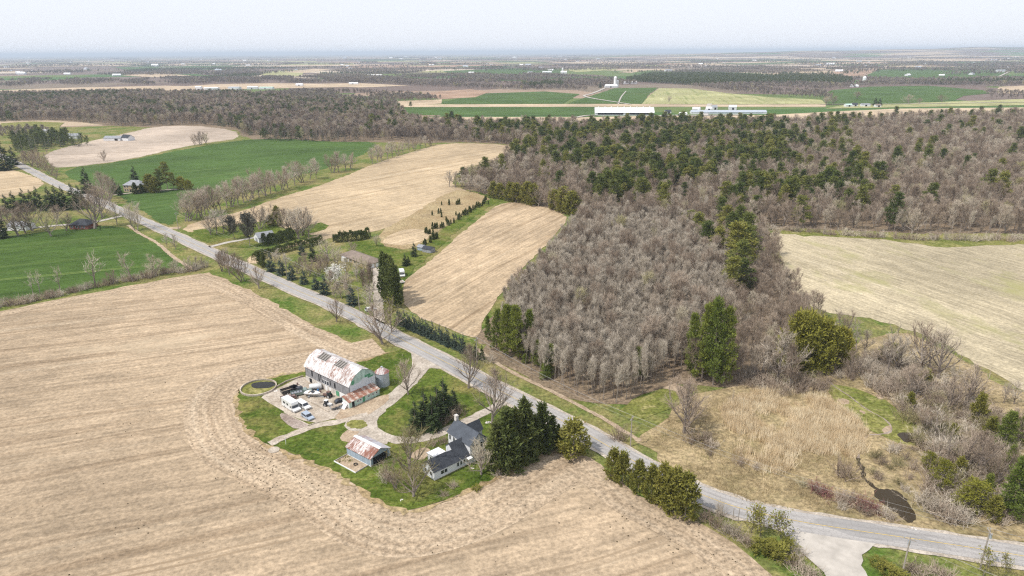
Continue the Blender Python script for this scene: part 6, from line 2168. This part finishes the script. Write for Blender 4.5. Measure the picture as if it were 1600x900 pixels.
for i, (px, py, ty) in enumerate(((1157, 430, 340), (1166, 418, 346), (1148, 424, 352), (1109, 408, 343), (1118, 414, 352), (1098, 398, 348), (1073, 372, 326), (1084, 378, 334), (1094, 384, 330), (1060, 362, 330), (1140, 385, 330), (1152, 378, 316), (1128, 372, 318), (1166, 400, 330), (1150, 448, 372), (1138, 470, 398), (1162, 462, 400))):
    T_('pine', px, py, ty, 'dark pine on the ridge between plantation and hay field, %s counted downhill' % ORD[i], 'pine_tree', group='dark pines beside the hay field corner', wide=1.15)
for i, (px, py, ty, wd) in enumerate(((1243, 576, 488, 0.95), (1262, 580, 494, 1.0), (1284, 578, 500, 0.9), (1304, 572, 510, 0.85), (1316, 568, 514, 0.8), (1254, 566, 486, 0.95), (1274, 568, 496, 0.9))):
    T_('spreading_cedar', px, py, ty, 'big olive cedar below the hay field, %s in the clump' % ORD[i], 'cedar_tree', group='olive cedars below the hay field', wide=wd * 0.72)
T_('maple', 1069, 677, 584, 'large many stemmed bare tree at the left of the reed bed', wide=0.9)
T_('many_stem', 1078, 668, 596, 'second bare tree at the left of the reed bed', wide=1.0)
T_('gaunt', 1143, 632, 606, 'leaning dead stub at the edge of the reed bed', 'dead_tree', wide=0.4)
for i, (px, py, ty, k, wd) in enumerate(((1256, 494, 452, 'gaunt', 1.2), (1283, 500, 478, 'many_stem', 1.2), (1311, 520, 478, 'gaunt', 1.0), (1318, 526, 482, 'many_stem', 1.0), (1338, 548, 496, 'gaunt', 1.0), (1350, 552, 506, 'upright', 1.2), (1385, 590, 508, 'gaunt', 0.9), (1402, 580, 512, 'many_stem', 1.1), (1440, 580, 502, 'maple', 1.1), (1452, 575, 512, 'gaunt', 1.3), (1465, 592, 508, 'maple', 1.0), (1478, 630, 564, 'gaunt', 1.2), (1506, 633, 562, 'maple', 1.0), (1488, 640, 575, 'many_stem', 1.0), (1520, 628, 585, 'many_stem', 1.0), (1568, 630, 592, 'upright', 1.2), (1584, 632, 586, 'upright', 1.2), (1410, 610, 560, 'many_stem', 1.2), (1430, 622, 568, 'many_stem', 1.2), (1372, 575, 528, 'many_stem', 1.3), (1330, 590, 545, 'many_stem', 1.3), (1232, 610, 540, 'reddish', 1.0), (1212, 598, 505, 'upright', 1.5), (1460, 690, 632, 'gaunt', 1.1), (1480, 720, 655, 'gaunt', 1.0), (1505, 735, 662, 'many_stem', 1.0), (1530, 740, 668, 'maple', 1.0), (1548, 760, 690, 'many_stem', 1.1), (1440, 672, 620, 'many_stem', 1.2), (1590, 690, 630, 'many_stem', 1.0))):
    T_(k, px, py, ty, 'bare tree in the scrub between hay field and pond, %s from the upper left' % ORD[i], group='bare trees of the scrubland', wide=wd)
for (px, py, ty, k, lb, wd) in ((1565, 704, 634, 'pine_near', 'bright pine at the right edge above the pond', 0.9), (1526, 660, 612, 'cedar', 'pointed dark green cedar near the right edge', 0.8), (1582, 812, 708, 'pine_near', 'large green pine at the right edge by the road', 0.9), (1600, 800, 715, 'pine_near', 'green pine cut by the right edge above the road', 0.9), (1596, 690, 640, 'pine_near', 'green pine cut by the right edge above the pond', 0.9),
                                (1512, 800, 746, 'cedar_yellow', 'yellow green cedar in the scrub right of the pond', 1.1), (1468, 765, 716, 'cedar_yellow', 'small yellow green pine behind the pond', 0.8), (1396, 560, 536, 'cedar', 'small olive cedar among bare trees below the hay field', 1.4), (1380, 566, 540, 'cedar', 'second small olive cedar among bare trees below the hay field', 1.3), (1445, 600, 575, 'cedar', 'low dark cedar below the bare trees at the hay field edge', 1.2)):
    T_(k, px, py, ty, lb, {'pine_near': 'pine_tree'}.get(k, 'cedar_tree'), wide=wd)
for i, (px, py, ty, k) in enumerate(((1545, 690, 650, 'cedar'), (1575, 735, 690, 'pine_near'), (1550, 815, 772, 'cedar'), (1498, 745, 712, 'cedar'), (1450, 735, 705, 'cedar_yellow'), (1538, 780, 735, 'pine_near'), (1485, 690, 660, 'cedar'), (1420, 640, 612, 'cedar'))):
    T_(k, px, py, ty, 'green conifer among the bare brush near the right edge, %s of the scattered eight' % ORD[i], 'pine_tree' if k == 'pine_near' else 'cedar_tree', group='scattered conifers in the right brush', wide=0.9)
for (px, py, h, w_, k, lb) in ((1319, 744, 5.0, 6.6, 'brown', 'dense round dark shrub beside the ditch'), (967, 687, 4.2, 6.0, 'brown', 'isolated bare shrub on the verge by the utility pole'), (1276, 768, 2.8, 5.0, 'red', 'dark red shrub left of the road bend'), (1290, 776, 2.6, 4.6, 'red', 'second dark red shrub left of the road bend'),
                               (1345, 792, 3.2, 5.4, 'red', 'dark red shrub left of the pond'), (1362, 798, 3.0, 5.0, 'red', 'dark red shrub below the pond'), (1318, 788, 3.4, 5.6, 'brown', 'bare brown shrub left of the pond'), (1380, 806, 2.6, 4.6, 'grey', 'bare grey shrub below the pond'), (1395, 812, 2.2, 4.0, 'brown', 'low brown shrub below the pond edge'), (1155, 727, 2.6, 3.2, 'brown', 'small dark shrub below the reed bed'), (1183, 735, 2.0, 2.6, 'brown', 'smaller dark shrub below the reed bed'), (1100, 690, 3.2, 6.0, 'brown', 'bare shrub right of the big bare tree by the reeds'), (1112, 700, 2.6, 5.0, 'brown', 'lower bare shrub right of the big bare tree by the reeds')):
    bush(k, px, py, h, w_, lb)

# hedgerow on the left between green field and stubble
hl = resample([at(*q) for q in [(-60, 492), (0, 480), (50, 472), (120, 455), (200, 440), (260, 428), (318, 420)]], 2.3)
for i, q in enumerate(hl):
    bush_xy('brown' if rng.uniform() < 0.7 else 'grey', q[0] + rng.normal(0, 0.5), q[1] + rng.normal(0, 1.0), rng.uniform(2.4, 4.4), rng.uniform(4.0, 6.5), 'bare shrub in the hedgerow below the green field, %s from the left end' % ORD[i], 'shrubs of the field hedgerow')
for i, (px, py, ty, k, wd) in enumerate(((62, 458, 422, 'gaunt', 1.0), (94, 456, 416, 'gaunt', 1.0), (148, 447, 394, 'gaunt', 1.3), (208, 440, 390, 'gaunt', 1.3), (242, 432, 396, 'many_stem', 1.3), (176, 444, 420, 'many_stem', 1.0), (270, 424, 402, 'many_stem', 1.1), (294, 424, 398, 'many_stem', 0.8), (308, 420, 396, 'upright', 0.9), (316, 418, 398, 'upright', 0.9), (52, 462, 424, 'gaunt', 0.7))):
    T_(k, px, py, ty, 'bare tree standing in the field hedgerow, %s counted from the left end' % ORD[i], group='trees of the field hedgerow', wide=wd)

# ------------------------------------------------------------------ the woods: nearest trees singly, the rest as masses
def meshes(key):
    return [l[2] for l in KIND[key][0]]


def dist_sort(p):
    return p[np.argsort(np.hypot(p[:, 0], p[:, 1]))]


# plantation of slender bare trees
pp = dist_sort(sample(world_poly(WOOD_PLANT), 2.75, 0.38))
NI = 60
for i, q in enumerate(sorted(pp[:NI], key=lambda q: q[0])):
    tree('plantation', q[0], q[1], rng.uniform(11.5, 15), 'slender bare grey tree at the front of the plantation, %s from the left' % ORD[i], group='front trees of the bare plantation', parts=False)
stuff('bare_plantation', 'dense mass of slender bare grey trees behind the front ones of the plantation', pp[NI:], meshes('plantation') * 4 + meshes('upright') + meshes('woodland')[:2], (0.70, 1.10), wide=(0.75, 1.3))

# mixed strip right of the plantation
pr = sample(world_poly(WOOD_RIGHT), 5.2, 0.42)
pr = dist_sort(pr)
for q in pr[:35]:
    tree('woodland', q[0], q[1], rng.uniform(9, 15), 'bare brown tree in the strip of wood between plantation and hay field', group='bare trees right of the plantation', parts=False)
stuff('bare_wood_strip', 'mass of bare brown trees in the strip below the hay field corner', pr[35:], meshes('woodland') + meshes('many_stem'), (0.5, 0.95))

# the main wood
mp = sample(world_poly(WOOD_MAIN), 6.0, 0.45)
mp = mp[rng.uniform(0, 1, len(mp)) < 0.93]
PINE_ZONES = [([(830, 215), (930, 205), (1080, 198), (1200, 200), (1230, 225), (1220, 262), (1190, 300), (1120, 330), (1040, 340), (960, 325), (900, 300), (860, 270)], 0.24),
              ([(900, 270), (960, 262), (1010, 280), (1000, 318), (930, 322)], 0.6),
              ([(1180, 260), (1240, 268), (1245, 330), (1160, 352), (1090, 350)], 0.32),
              ([(1240, 262), (1345, 262), (1380, 300), (1340, 345), (1250, 350)], 0.12),
              ([(1200, 200), (1330, 205), (1330, 262), (1220, 262)], 0.07),
              ([(740, 205), (830, 205), (840, 225), (740, 224)], 0.22),
              ([(790, 235), (870, 240), (870, 268), (800, 262)], 0.25)]
isp = np.full(len(mp), 0.022)
for zp, dens in PINE_ZONES:
    isp = np.maximum(isp, dens * inside(mp, world_poly(zp)))
clump = np.sin(mp[:, 0] * 0.045 + 1.7) * np.sin(mp[:, 1] * 0.038) + 0.6 * np.sin(mp[:, 0] * 0.11 + mp[:, 1] * 0.07)
isp = np.clip(0.85 * isp * (1 + 1.5 * clump), 0, 0.95)
pk = rng.uniform(0, 1, len(mp)) < isp
pines = dist_sort(mp[pk])
bares = dist_sort(mp[~pk])
extra = [at(*q) for q in [(1330, 300), (1342, 306), (1395, 262), (1450, 244), (1500, 215), (1510, 280), (1516, 270), (1545, 205), (1560, 215), (1575, 222), (1590, 232)]]
for i, q in enumerate(extra):
    tree('pine', q[0], q[1], rng.uniform(16, 21), 'scattered green pine in the right part of the big wood, %s from the left' % ORD[i], name='pine_tree', group='scattered pines at the right of the big wood', parts=False, wide=rng.uniform(0.8, 1.0))
NP = 230
for q in pines[:NP]:
    tree('pine', q[0], q[1], rng.uniform(15, 24), 'green pine standing among the bare trees of the big wood', name='pine_tree', group='pines of the big wood', parts=False, wide=rng.uniform(0.9, 1.2))
stuff('pine_wood', 'mass of green pines spread through the far part of the big wood', pines[NP:], meshes('pine'), (0.75, 1.2), wide=(0.95, 1.3))
for q in bares[:40]:
    tree('woodland', q[0], q[1], rng.uniform(10, 16), 'bare brown tree along the front edge of the big wood', group='front edge trees of the big wood', parts=False, wide=rng.uniform(0.9, 1.2))
stuff('bare_wood', 'mass of bare brown trees filling the big wood', bares[40:], meshes('woodland') + meshes('woodland') + meshes('maple') + meshes('many_stem') + meshes('plantation'), (0.55, 1.15), wide=(0.8, 1.35))
# olive cedars on the front edge of the big wood (one can tell them apart)
for i, (px, py, ty) in enumerate(((771, 309, 284), (781, 311, 286), (797, 314, 285), (806, 316, 286), (824, 319, 284), (834, 321, 287), (866, 327, 296), (880, 331, 292), (893, 336, 298), (920, 342, 326), (934, 343, 327), (950, 345, 328), (905, 314, 300), (930, 312, 298))):
    T_('cedar', px, py, ty, 'olive cedar on the front edge of the big wood, %s from the left' % ORD[i], 'cedar_tree', group='olive cedars on the wood edge', wide=1.2)
for i, (px, py, ty) in enumerate(((702, 292, 262), (712, 293, 262), (724, 296, 268), (735, 300, 268), (748, 303, 268), (757, 304, 272))):
    T_('upright', px, py, ty, 'pale bare tree on the left tip of the big wood, %s from the left' % ORD[i], group='bare trees at the tip of the wood', wide=1.4)

# brush along the wood and in the scrubland
edge = [(1200, 362), (1240, 366), (1290, 370), (1350, 374), (1420, 378), (1480, 380), (1540, 380), (1610, 380)]
ep = resample([at(px, py - 4) for px, py in edge], 3.6)
for i, q in enumerate(ep):
    bush_xy('brown' if rng.uniform() < 0.8 else 'grey', q[0] + rng.normal(0, 1), q[1] + rng.normal(0, 1.5), rng.uniform(2.4, 5.0), rng.uniform(4.5, 8.0), 'low bare shrub on the wood edge above the hay field, %s from the left' % ORD[i], 'shrubs above the hay field')
BRUSH = [([(1180, 590), (1240, 590), (1300, 596), (1300, 612), (1240, 616), (1170, 612)], 3.4, (2.2, 4.0), 'brown'),
         ([(1290, 500), (1330, 545), (1345, 598), (1300, 592), (1262, 590), (1320, 570)], 3.4, (2.2, 4.6), 'mix'),
         ([(1345, 560), (1400, 545), (1450, 585), (1500, 625), (1560, 650), (1600, 690), (1600, 820), (1440, 822), (1432, 780), (1440, 700), (1400, 630), (1345, 604)], 3.2, (2.0, 4.6), 'mix'),
         ([(1150, 590), (1225, 560), (1235, 596), (1180, 612)], 4.2, (2.5, 4.5), 'brown'),
         ([(1255, 755), (1300, 765), (1360, 790), (1395, 812), (1340, 808), (1260, 790)], 4.4, (1.4, 2.6), 'mix'),
         ([(1372, 690), (1430, 700), (1430, 770), (1400, 765), (1360, 755), (1355, 700)], 4.2, (1.2, 3.0), 'mix'),
         ([(1050, 660), (1120, 690), (1120, 720), (1070, 700)], 4.0, (1.0, 2.4), 'brown'),
         ([(1190, 400), (1222, 430), (1236, 470), (1215, 470), (1190, 440)], 4.4, (3.0, 5.0), 'brown')]
used = 0
rest = []
cand = []
for poly, sp, hr, km in BRUSH:
    for q in sample(world_poly(poly), sp, 0.45):
        cand.append((math.hypot(*q), q, hr, km))
cand.sort(key=lambda c: c[0])
for _, q, hr, km in cand[:200]:
    k = km if km != 'mix' else ('brown', 'brown', 'brown', 'yellow', 'grey')[int(rng.integers(0, 5))]
    h = rng.uniform(*hr)
    bush_xy(k, q[0], q[1], h, h * rng.uniform(1.2, 1.9), 'bare tangled shrub in the scrubland around the pond and reed bed', 'shrubs of the scrubland')
if len(cand) > 200:
    stuff('scrub_thicket', 'thicket of bare shrubs at the back of the scrubland', np.array([c[1] for c in cand[200:]]), SHRUB['brown'] + SHRUB['grey'], (0.7, 1.4), wide=(1.0, 1.6))

# reed bed
def reed_tuft(seed, h, n, spread, mt='reed'):
    r = np.random.default_rng(seed)
    C = MB()
    for k in range(n):
        p = np.array([*r.normal(0, spread, 2), 0])
        sprig(C, r, p, unit(np.array([*r.normal(0.12, 0.17, 2), 1])), h * r.uniform(0.6, 1.1), 0.10)
    return C.mesh('reeds', M[mt])


tall_r = [reed_tuft(200 + i, 2.6, 60, 0.7) for i in range(4)]
low_r = [reed_tuft(210 + i, 1.0, 40, 0.8, 'dry_grass') for i in range(3)]
REEDS = [(1126, 648), (1140, 626), (1180, 614), (1240, 612), (1295, 626), (1335, 652), (1352, 676), (1350, 708), (1330, 716), (1250, 706), (1180, 690), (1140, 672)]
REED2 = [(1150, 690), (1180, 684), (1240, 700), (1244, 722), (1225, 745), (1185, 740), (1150, 712)]
rag = lambda q: q[(np.sin(q[:, 0] * 0.31 + 0.5) * np.sin(q[:, 1] * 0.23) + 0.7 * np.sin(q[:, 0] * 0.12 - q[:, 1] * 0.17) + rng.normal(0, 0.45, len(q))) > -0.55]
rp = rag(np.vstack([sample(world_poly(REEDS), 1.0, 0.5), sample(world_poly(REED2), 1.3, 0.5)]))
stuff('reed_bed', 'bed of tall straw coloured dry reeds beside the ditch', rp, tall_r, (0.45, 1.15))
LOWG = [(1040, 660), (1130, 620), (1300, 610), (1350, 690), (1345, 740), (1360, 765), (1300, 800), (1180, 790), (1100, 755), (1050, 715), (1020, 700)]
stuff('dry_grass', 'dry tan grass and weeds covering the scrubland', rag(sample(world_poly(LOWG), 1.6, 0.5, holes=(world_poly(REEDS),))), low_r, (0.5, 1.2))

# pond and ditch
sheet('pond', [(1364, 766), (1385, 765), (1399, 767), (1412, 775), (1422, 791), (1432, 806), (1428, 818), (1416, 818), (1403, 803), (1384, 792), (1370, 780)], M['pond'], Z6, 0.15, 2, 2.0)
sheet('pool', [(1400, 678), (1425, 676), (1440, 684), (1438, 693), (1422, 694), (1408, 688)], M['pond'], Z6, 0.2, 2, 2.0)
DITCH = resample(smooth_poly([at(*q) for q in [(1378, 770), (1360, 758), (1350, 748), (1348, 735), (1341, 722), (1341, 708), (1346, 694), (1353, 680), (1372, 680), (1392, 676), (1394, 668), (1382, 655), (1362, 645), (1345, 634), (1325, 618), (1308, 608), (1294, 596)]], False, 2), 1.5)
cut_ = len(DITCH) * 3 // 10
ribbon('ditch', DITCH[:cut_], 0.45, -0.45, M['pond'], Z6 + 0.01, jit=0.2)
ribbon('ditch', DITCH[cut_ - 1:], 0.2, -0.2, M['rubble'], Z6 + 0.012, jit=0.1)

# clods and manure lumps scattered on the stubble
def clod(seed):
    r = np.random.default_rng(seed)
    C = MB()
    C.lathe([(0.01, 0.22), (0.16 * r.uniform(0.8, 1.3), 0.15), (0.26, 0.0), (0.2, -0.1)], 6)
    return C.mesh('clod', M['clod'])


M['clod'] = plain('dark_clod', (0.075, 0.055, 0.03), 0.95)
cl = []
for (px, py, sx, sy, n) in ((425, 745, 40, 22, 130), (400, 718, 30, 14, 120), (470, 770, 50, 25, 110), (560, 800, 60, 20, 80), (380, 700, 30, 20, 90), (1060, 840, 50, 18, 60), (1000, 810, 60, 20, 40), (1120, 875, 40, 14, 50), (250, 640, 60, 40, 30), (640, 850, 120, 30, 30), (900, 770, 60, 30, 30), (180, 800, 120, 60, 40)):
    c = np.array([at(*q) for q in zip(rng.normal(px, sx, n), rng.normal(py, sy, n))])
    cl.append(c)
cl = np.vstack(cl)
cl = cl[rng.uniform(0, 1, len(cl)) < 0.6]
keep = inside(cl, world_poly([(-60, 500), (300, 440), (590, 560), (420, 590), (360, 640), (415, 702), (520, 745), (640, 806), (760, 770), (900, 714), (1220, 910), (1000, 1200), (-100, 1200)])) & ~inside(cl, world_poly(LAWN))
stuff('manure_clods', 'small dark clods scattered over the stubble', cl[keep], [clod(i) for i in range(3)], (0.3, 0.8), z=0.09)

# far woods
FWOODS = [  # polygon of the ground they stand on, spacing, height range, kind
    ([(-120, 198), (0, 190), (100, 188), (190, 198), (300, 195), (370, 200), (378, 215), (440, 221), (520, 222), (590, 220), (690, 221), (740, 214), (640, 192), (620, 168), (500, 163), (380, 149), (200, 147), (0, 151), (-120, 152)], 7.5, (11, 17), 'mixed'),
    ([(-120, 160), (0, 155), (90, 152), (190, 150), (185, 156), (0, 168), (-120, 170)], 8.0, (12, 18), 'conifer'),
    ([(395, 178), (405, 163), (480, 161), (560, 163), (620, 172), (560, 180)], 13, (12, 18), 'conifer'),
    ([(140, 228), (95, 230), (60, 236), (20, 240), (20, 222), (60, 215), (90, 217), (110, 222)], 8, (8, 14), 'conifer')]
FAR_BARE = [([(400, 149), (470, 143), (640, 147), (690, 157), (600, 160), (500, 160)], 11, (10, 15)),
            ([(185, 130), (250, 122), (340, 123), (430, 121), (600, 124), (560, 130), (430, 129), (330, 131), (230, 133)], 12, (11, 16)),
            ([(380, 130), (500, 119), (640, 119), (690, 117), (850, 117), (960, 124), (1000, 131), (960, 135), (905, 144), (850, 142), (760, 139), (640, 134), (560, 130)], 12, (10, 16)),
            ([(1080, 135), (1200, 131), (1320, 130), (1400, 128.5), (1640, 130), (1640, 134), (1540, 136), (1460, 134), (1370, 134), (1290, 140), (1290, 150), (1310, 158), (1280, 154), (1200, 150), (1130, 142)], 12, (10, 16)),
            ([(1000, 114), (1200, 117), (1290, 112), (1220, 108), (1100, 110)], 16, (10, 15)),
            ([(1290, 119), (1400, 124), (1500, 124), (1560, 121), (1640, 125), (1640, 129), (1400, 128), (1290, 126)], 14, (10, 15)),
            ([(-60, 139), (160, 132), (190, 126), (60, 124), (-60, 128)], 16, (10, 16)),
            ([(1370, 101), (1480, 101.5), (1500, 98), (1400, 97)], 18, (10, 16)),
            ([(1430, 92), (1580, 91), (1580, 89), (1430, 90)], 26, (12, 18)),
            ([(1540, 145), (1640, 142), (1640, 156), (1560, 158), (1545, 152)], 12, (8, 13)),
            ([(0, 205), (40, 203), (90, 208), (60, 214), (0, 216)], 9, (7, 12)),
            ([(1010, 120), (1120, 122), (1160, 128), (1120, 130), (1000, 127)], 13, (9, 14)),
            ([(1180, 127), (1260, 122), (1300, 126), (1220, 130)], 12, (9, 14)),
            ([(1130, 106), (1220, 104), (1280, 107), (1200, 112)], 18, (10, 14)),
            ([(880, 101), (960, 102), (1040, 100), (1000, 105), (930, 106)], 18, (10, 15)),
            ([(500, 112), (600, 109), (680, 110), (640, 116), (540, 117)], 16, (10, 15)),
            ([(150, 117), (250, 110), (340, 110), (300, 115), (220, 117)], 16, (10, 15))]
FAR_CON = [([(975, 127), (1015, 118), (1110, 117), (1190, 121), (1330, 125), (1330, 132), (1200, 133), (1090, 134)], 10, (12, 17)),
           ([(310, 123), (370, 119), (410, 116), (400, 121), (340, 125)], 14, (10, 15)),
           ([(190, 113), (300, 111), (330, 108), (230, 109)], 16, (11, 15)),
           ([(320, 110), (420, 108), (470, 107), (400, 106), (330, 107)], 18, (11, 15)),
           ([(500, 117), (620, 115.5), (622, 114.6), (500, 115.6)], 16, (10, 14)),
           ([(740, 108), (780, 104.5), (800, 108)], 18, (10, 15)),
           ([(1480, 128), (1640, 126), (1640, 131), (1460, 132)], 12, (10, 15)),
           ([(1200, 122), (1225, 116), (1320, 119), (1310, 123)], 12, (9, 13)),
           ([(1400, 131), (1480, 133), (1560, 130), (1500, 127)], 13, (9, 14)),
           ([(815, 135), (880, 131), (880, 136), (830, 138)], 11, (12, 18))]
far_key = []
for i, (T, C) in enumerate([bare(300 + i, 15.0, 0.30, 5.0, 12, 5, 7, tw=0.30, up=1.1, trunk_r=0.3, twl=2.4, thick=2.0) for i in range(4)]):
    far_key.append(joined(T, C).mesh('far_bare', [M['bark'], M['twig_far']]))
far_con = [joined(*spruce(310 + i, 15.0, 6.5, 12, 7, sub=1)).mesh('far_conifer', [M['bark'], M['spruce']]) for i in range(2)]
far_con += [joined(*pine(320 + i, 15.0, 8.0, 16, 3, 8, lf=1.5)).mesh('far_pine', [M['bark'], M['cedar_dark']]) for i in range(2)]


def sizes_for(n, hr):
    return rng.uniform(hr[0], hr[1], n) / 15.0


p0 = sample(world_poly(FWOODS[0][0]), FWOODS[0][1], 0.45)
p0 = p0[np.sin(p0[:, 0] * 0.013 + 0.3) * np.sin(p0[:, 1] * 0.019 + 1.1) + 0.5 * np.sin(p0[:, 0] * 0.04 - p0[:, 1] * 0.03) > -0.8]
con = np.sin(p0[:, 0] * 0.021 + 0.8) * np.sin(p0[:, 1] * 0.017 + 0.4) + 0.5 * np.sin(p0[:, 0] * 0.06 + p0[:, 1] * 0.05)
c0 = rng.uniform(0, 1, len(p0)) < np.clip(0.14 + 0.42 * con, 0.02, 0.8)
stuff('distant_wood', 'dark brown bare wood behind the fields on the left', p0[~c0], meshes('woodland') + far_key, sizes=sizes_for((~c0).sum(), (11, 17)) * 0.95)
pc = [p0[c0]] + [sample(world_poly(f[0]), f[1], 0.45) for f in FWOODS[1:]]
nc = sum(len(a) for a in pc)
stuff('distant_conifer_wood', 'dark conifers in the wood behind the fields on the left', np.vstack(pc), far_con, sizes=sizes_for(nc, (11, 18)))
fb = []
fs = []
for poly, sp, hr in FAR_BARE:
    q = sample(world_poly(poly), sp, 0.45)
    gap = np.sin(q[:, 0] * 0.012 + 2) * np.sin(q[:, 1] * 0.007 + 1) + 0.6 * np.sin(q[:, 0] * 0.031 + q[:, 1] * 0.017) + rng.normal(0, 0.25, len(q))
    q = q[gap > -0.25]
    fb.append(q)
    fs.append(sizes_for(len(q), hr) * 0.82)
# shapeless copses and tree lines dissolving towards the horizon
for i in range(170):
    py = 87.5 + 30 * rng.uniform(0, 1) ** 1.7
    px = rng.uniform(-60, 1660)
    if 960 < px < 1340 and py > 110:
        continue
    cx_, cy_ = at(px, py)
    d_ = math.hypot(cx_, cy_)
    n = int(rng.uniform(60, 220))
    L_ = rng.uniform(150, 600) * (d_ / 6000) ** 0.5
    W_ = rng.uniform(12, 90) * (d_ / 6000) ** 0.5
    a_ = R(12) + (0 if rng.uniform() < 0.75 else math.pi / 2) + rng.normal(0, 0.08)
    u, v = rng.uniform(-L_, L_, n), rng.uniform(-W_, W_, n)
    fb.append(np.stack([cx_ + u * math.cos(a_) - v * math.sin(a_), cy_ + u * math.sin(a_) + v * math.cos(a_)], 1))
    fs.append(rng.uniform(9, 16, n) / 15.0 * max(1.0, (d_ / 7000) ** 0.3))
fb = np.vstack(fb)
fs = np.concatenate(fs)
stuff('far_woods', 'strips of bare brown wood far out in the plain', fb, far_key, sizes=fs, wide=(1.0, 1.5))
fb, fs = [], []
for poly, sp, hr in FAR_CON:
    q = sample(world_poly(poly), sp, 0.45)
    fb.append(q)
    fs.append(sizes_for(len(q), hr))
for i in range(90):
    py = 89 + 28 * rng.uniform(0, 1) ** 1.5
    px = rng.uniform(-60, 1660)
    cx_, cy_ = at(px, py)
    d_ = math.hypot(cx_, cy_)
    n = int(rng.uniform(10, 40))
    L_ = rng.uniform(60, 300)
    a_ = R(12) + rng.normal(0, 0.1)
    u, v = rng.uniform(-L_, L_, n), rng.uniform(-18, 18, n)
    fb.append(np.stack([cx_ + u * math.cos(a_) - v * math.sin(a_), cy_ + u * math.sin(a_) + v * math.cos(a_)], 1))
    fs.append(rng.uniform(9, 15, n) / 15.0)
stuff('far_conifers', 'dark conifer plantations and shelter belts far out in the plain', np.vstack(fb), far_con, sizes=np.concatenate(fs), wide=(1.0, 1.4))
for i, (px, py, ty, k, lb) in enumerate(((641, 168, 158, 'pine', 'dark round tree at the left end of the far green strip'), (610, 176, 163, 'pine', 'dark tree at the tip of the left wood by the far tan field'), (1045, 160, 149, 'maple', 'lone bare tree on the pale striped field'), (938, 137, 127, 'spruce', 'dark spruce left of the far white roofed barns'),
                                         (1367, 165.5, 151, 'spruce', 'left dark spruce of the pair in the hamlet'), (1374, 165.5, 152, 'spruce', 'right dark spruce of the pair in the hamlet'), (1339, 154, 142, 'maple', 'bare tree on the left part of the right green field'), (1420, 162, 147, 'maple', 'pale bare tree in front of the right green field'), (1472, 160, 147, 'maple', 'bare tree at the right of the green field'), (1290, 164, 149, 'maple', 'bare tree left of the hamlet beyond the wood'), (1301, 163, 150, 'maple', 'second bare tree left of the hamlet beyond the wood'), (1436, 162, 152, 'maple', 'small bare tree in front of the right green field'))):
    T_(k, px, py, ty, lb, {'pine': 'pine_tree', 'spruce': 'spruce_tree'}.get(k, 'bare_tree'), wide=1.5, parts=False)
lane('farm_track', [(1109, 162.5), (1107, 168), (1104, 176), (1102, 181)], 9.0, M['pale_gravel'], 0.9, 0.4)
lane('farm_track', [(985, 163.5), (905, 151), (925, 147), (945, 138)], 7.0, M['pale_gravel'], 1.0, 0.4)
lane('farm_track', [(1020, 182), (1060, 180.5), (1100, 181), (1160, 180)], 14.0, M['pale_gravel'], 0.95, 0.6)
lane('farm_track', [(900, 184), (915, 181), (930, 180.5)], 7.0, M['pale_gravel'], 0.92, 0.4)
lane('country_road', [(1280, 163.5), (1380, 163.4), (1480, 162), (1600, 160), (1700, 158)], 7.0, M['gravel'], 1.1, 0.2)
lane('country_road', [(1548, 128), (1562, 119), (1578, 112)], 8.0, M['pale_gravel'], 1.4, 0.2)
lane('country_road', [(966, 163), (970, 152), (978, 143)], 3.0, M['pale_gravel'], 1.0, 0.2)

# ------------------------------------------------------------------ the air
def haze(density):
    mb = MB()
    mb.box(-45000, 45000, -3000, 66000, -5.2, 165)
    m = bpy.data.materials.new('haze')
    m.use_nodes = True
    t = m.node_tree
    t.nodes.remove(t.nodes['Principled BSDF'])
    v = t.nodes.new('ShaderNodeVolumePrincipled')
    v.inputs['Color'].default_value = (0.76, 0.87, 1.0, 1)
    v.inputs['Density'].default_value = density
    v.inputs['Anisotropy'].default_value = 0.0
    t.links.new(v.outputs[0], t.nodes['Material Output'].inputs['Volume'])
    return tag(mb.build('haze', m), 'pale haze over the whole countryside', kind='stuff')


haze(0.000075)
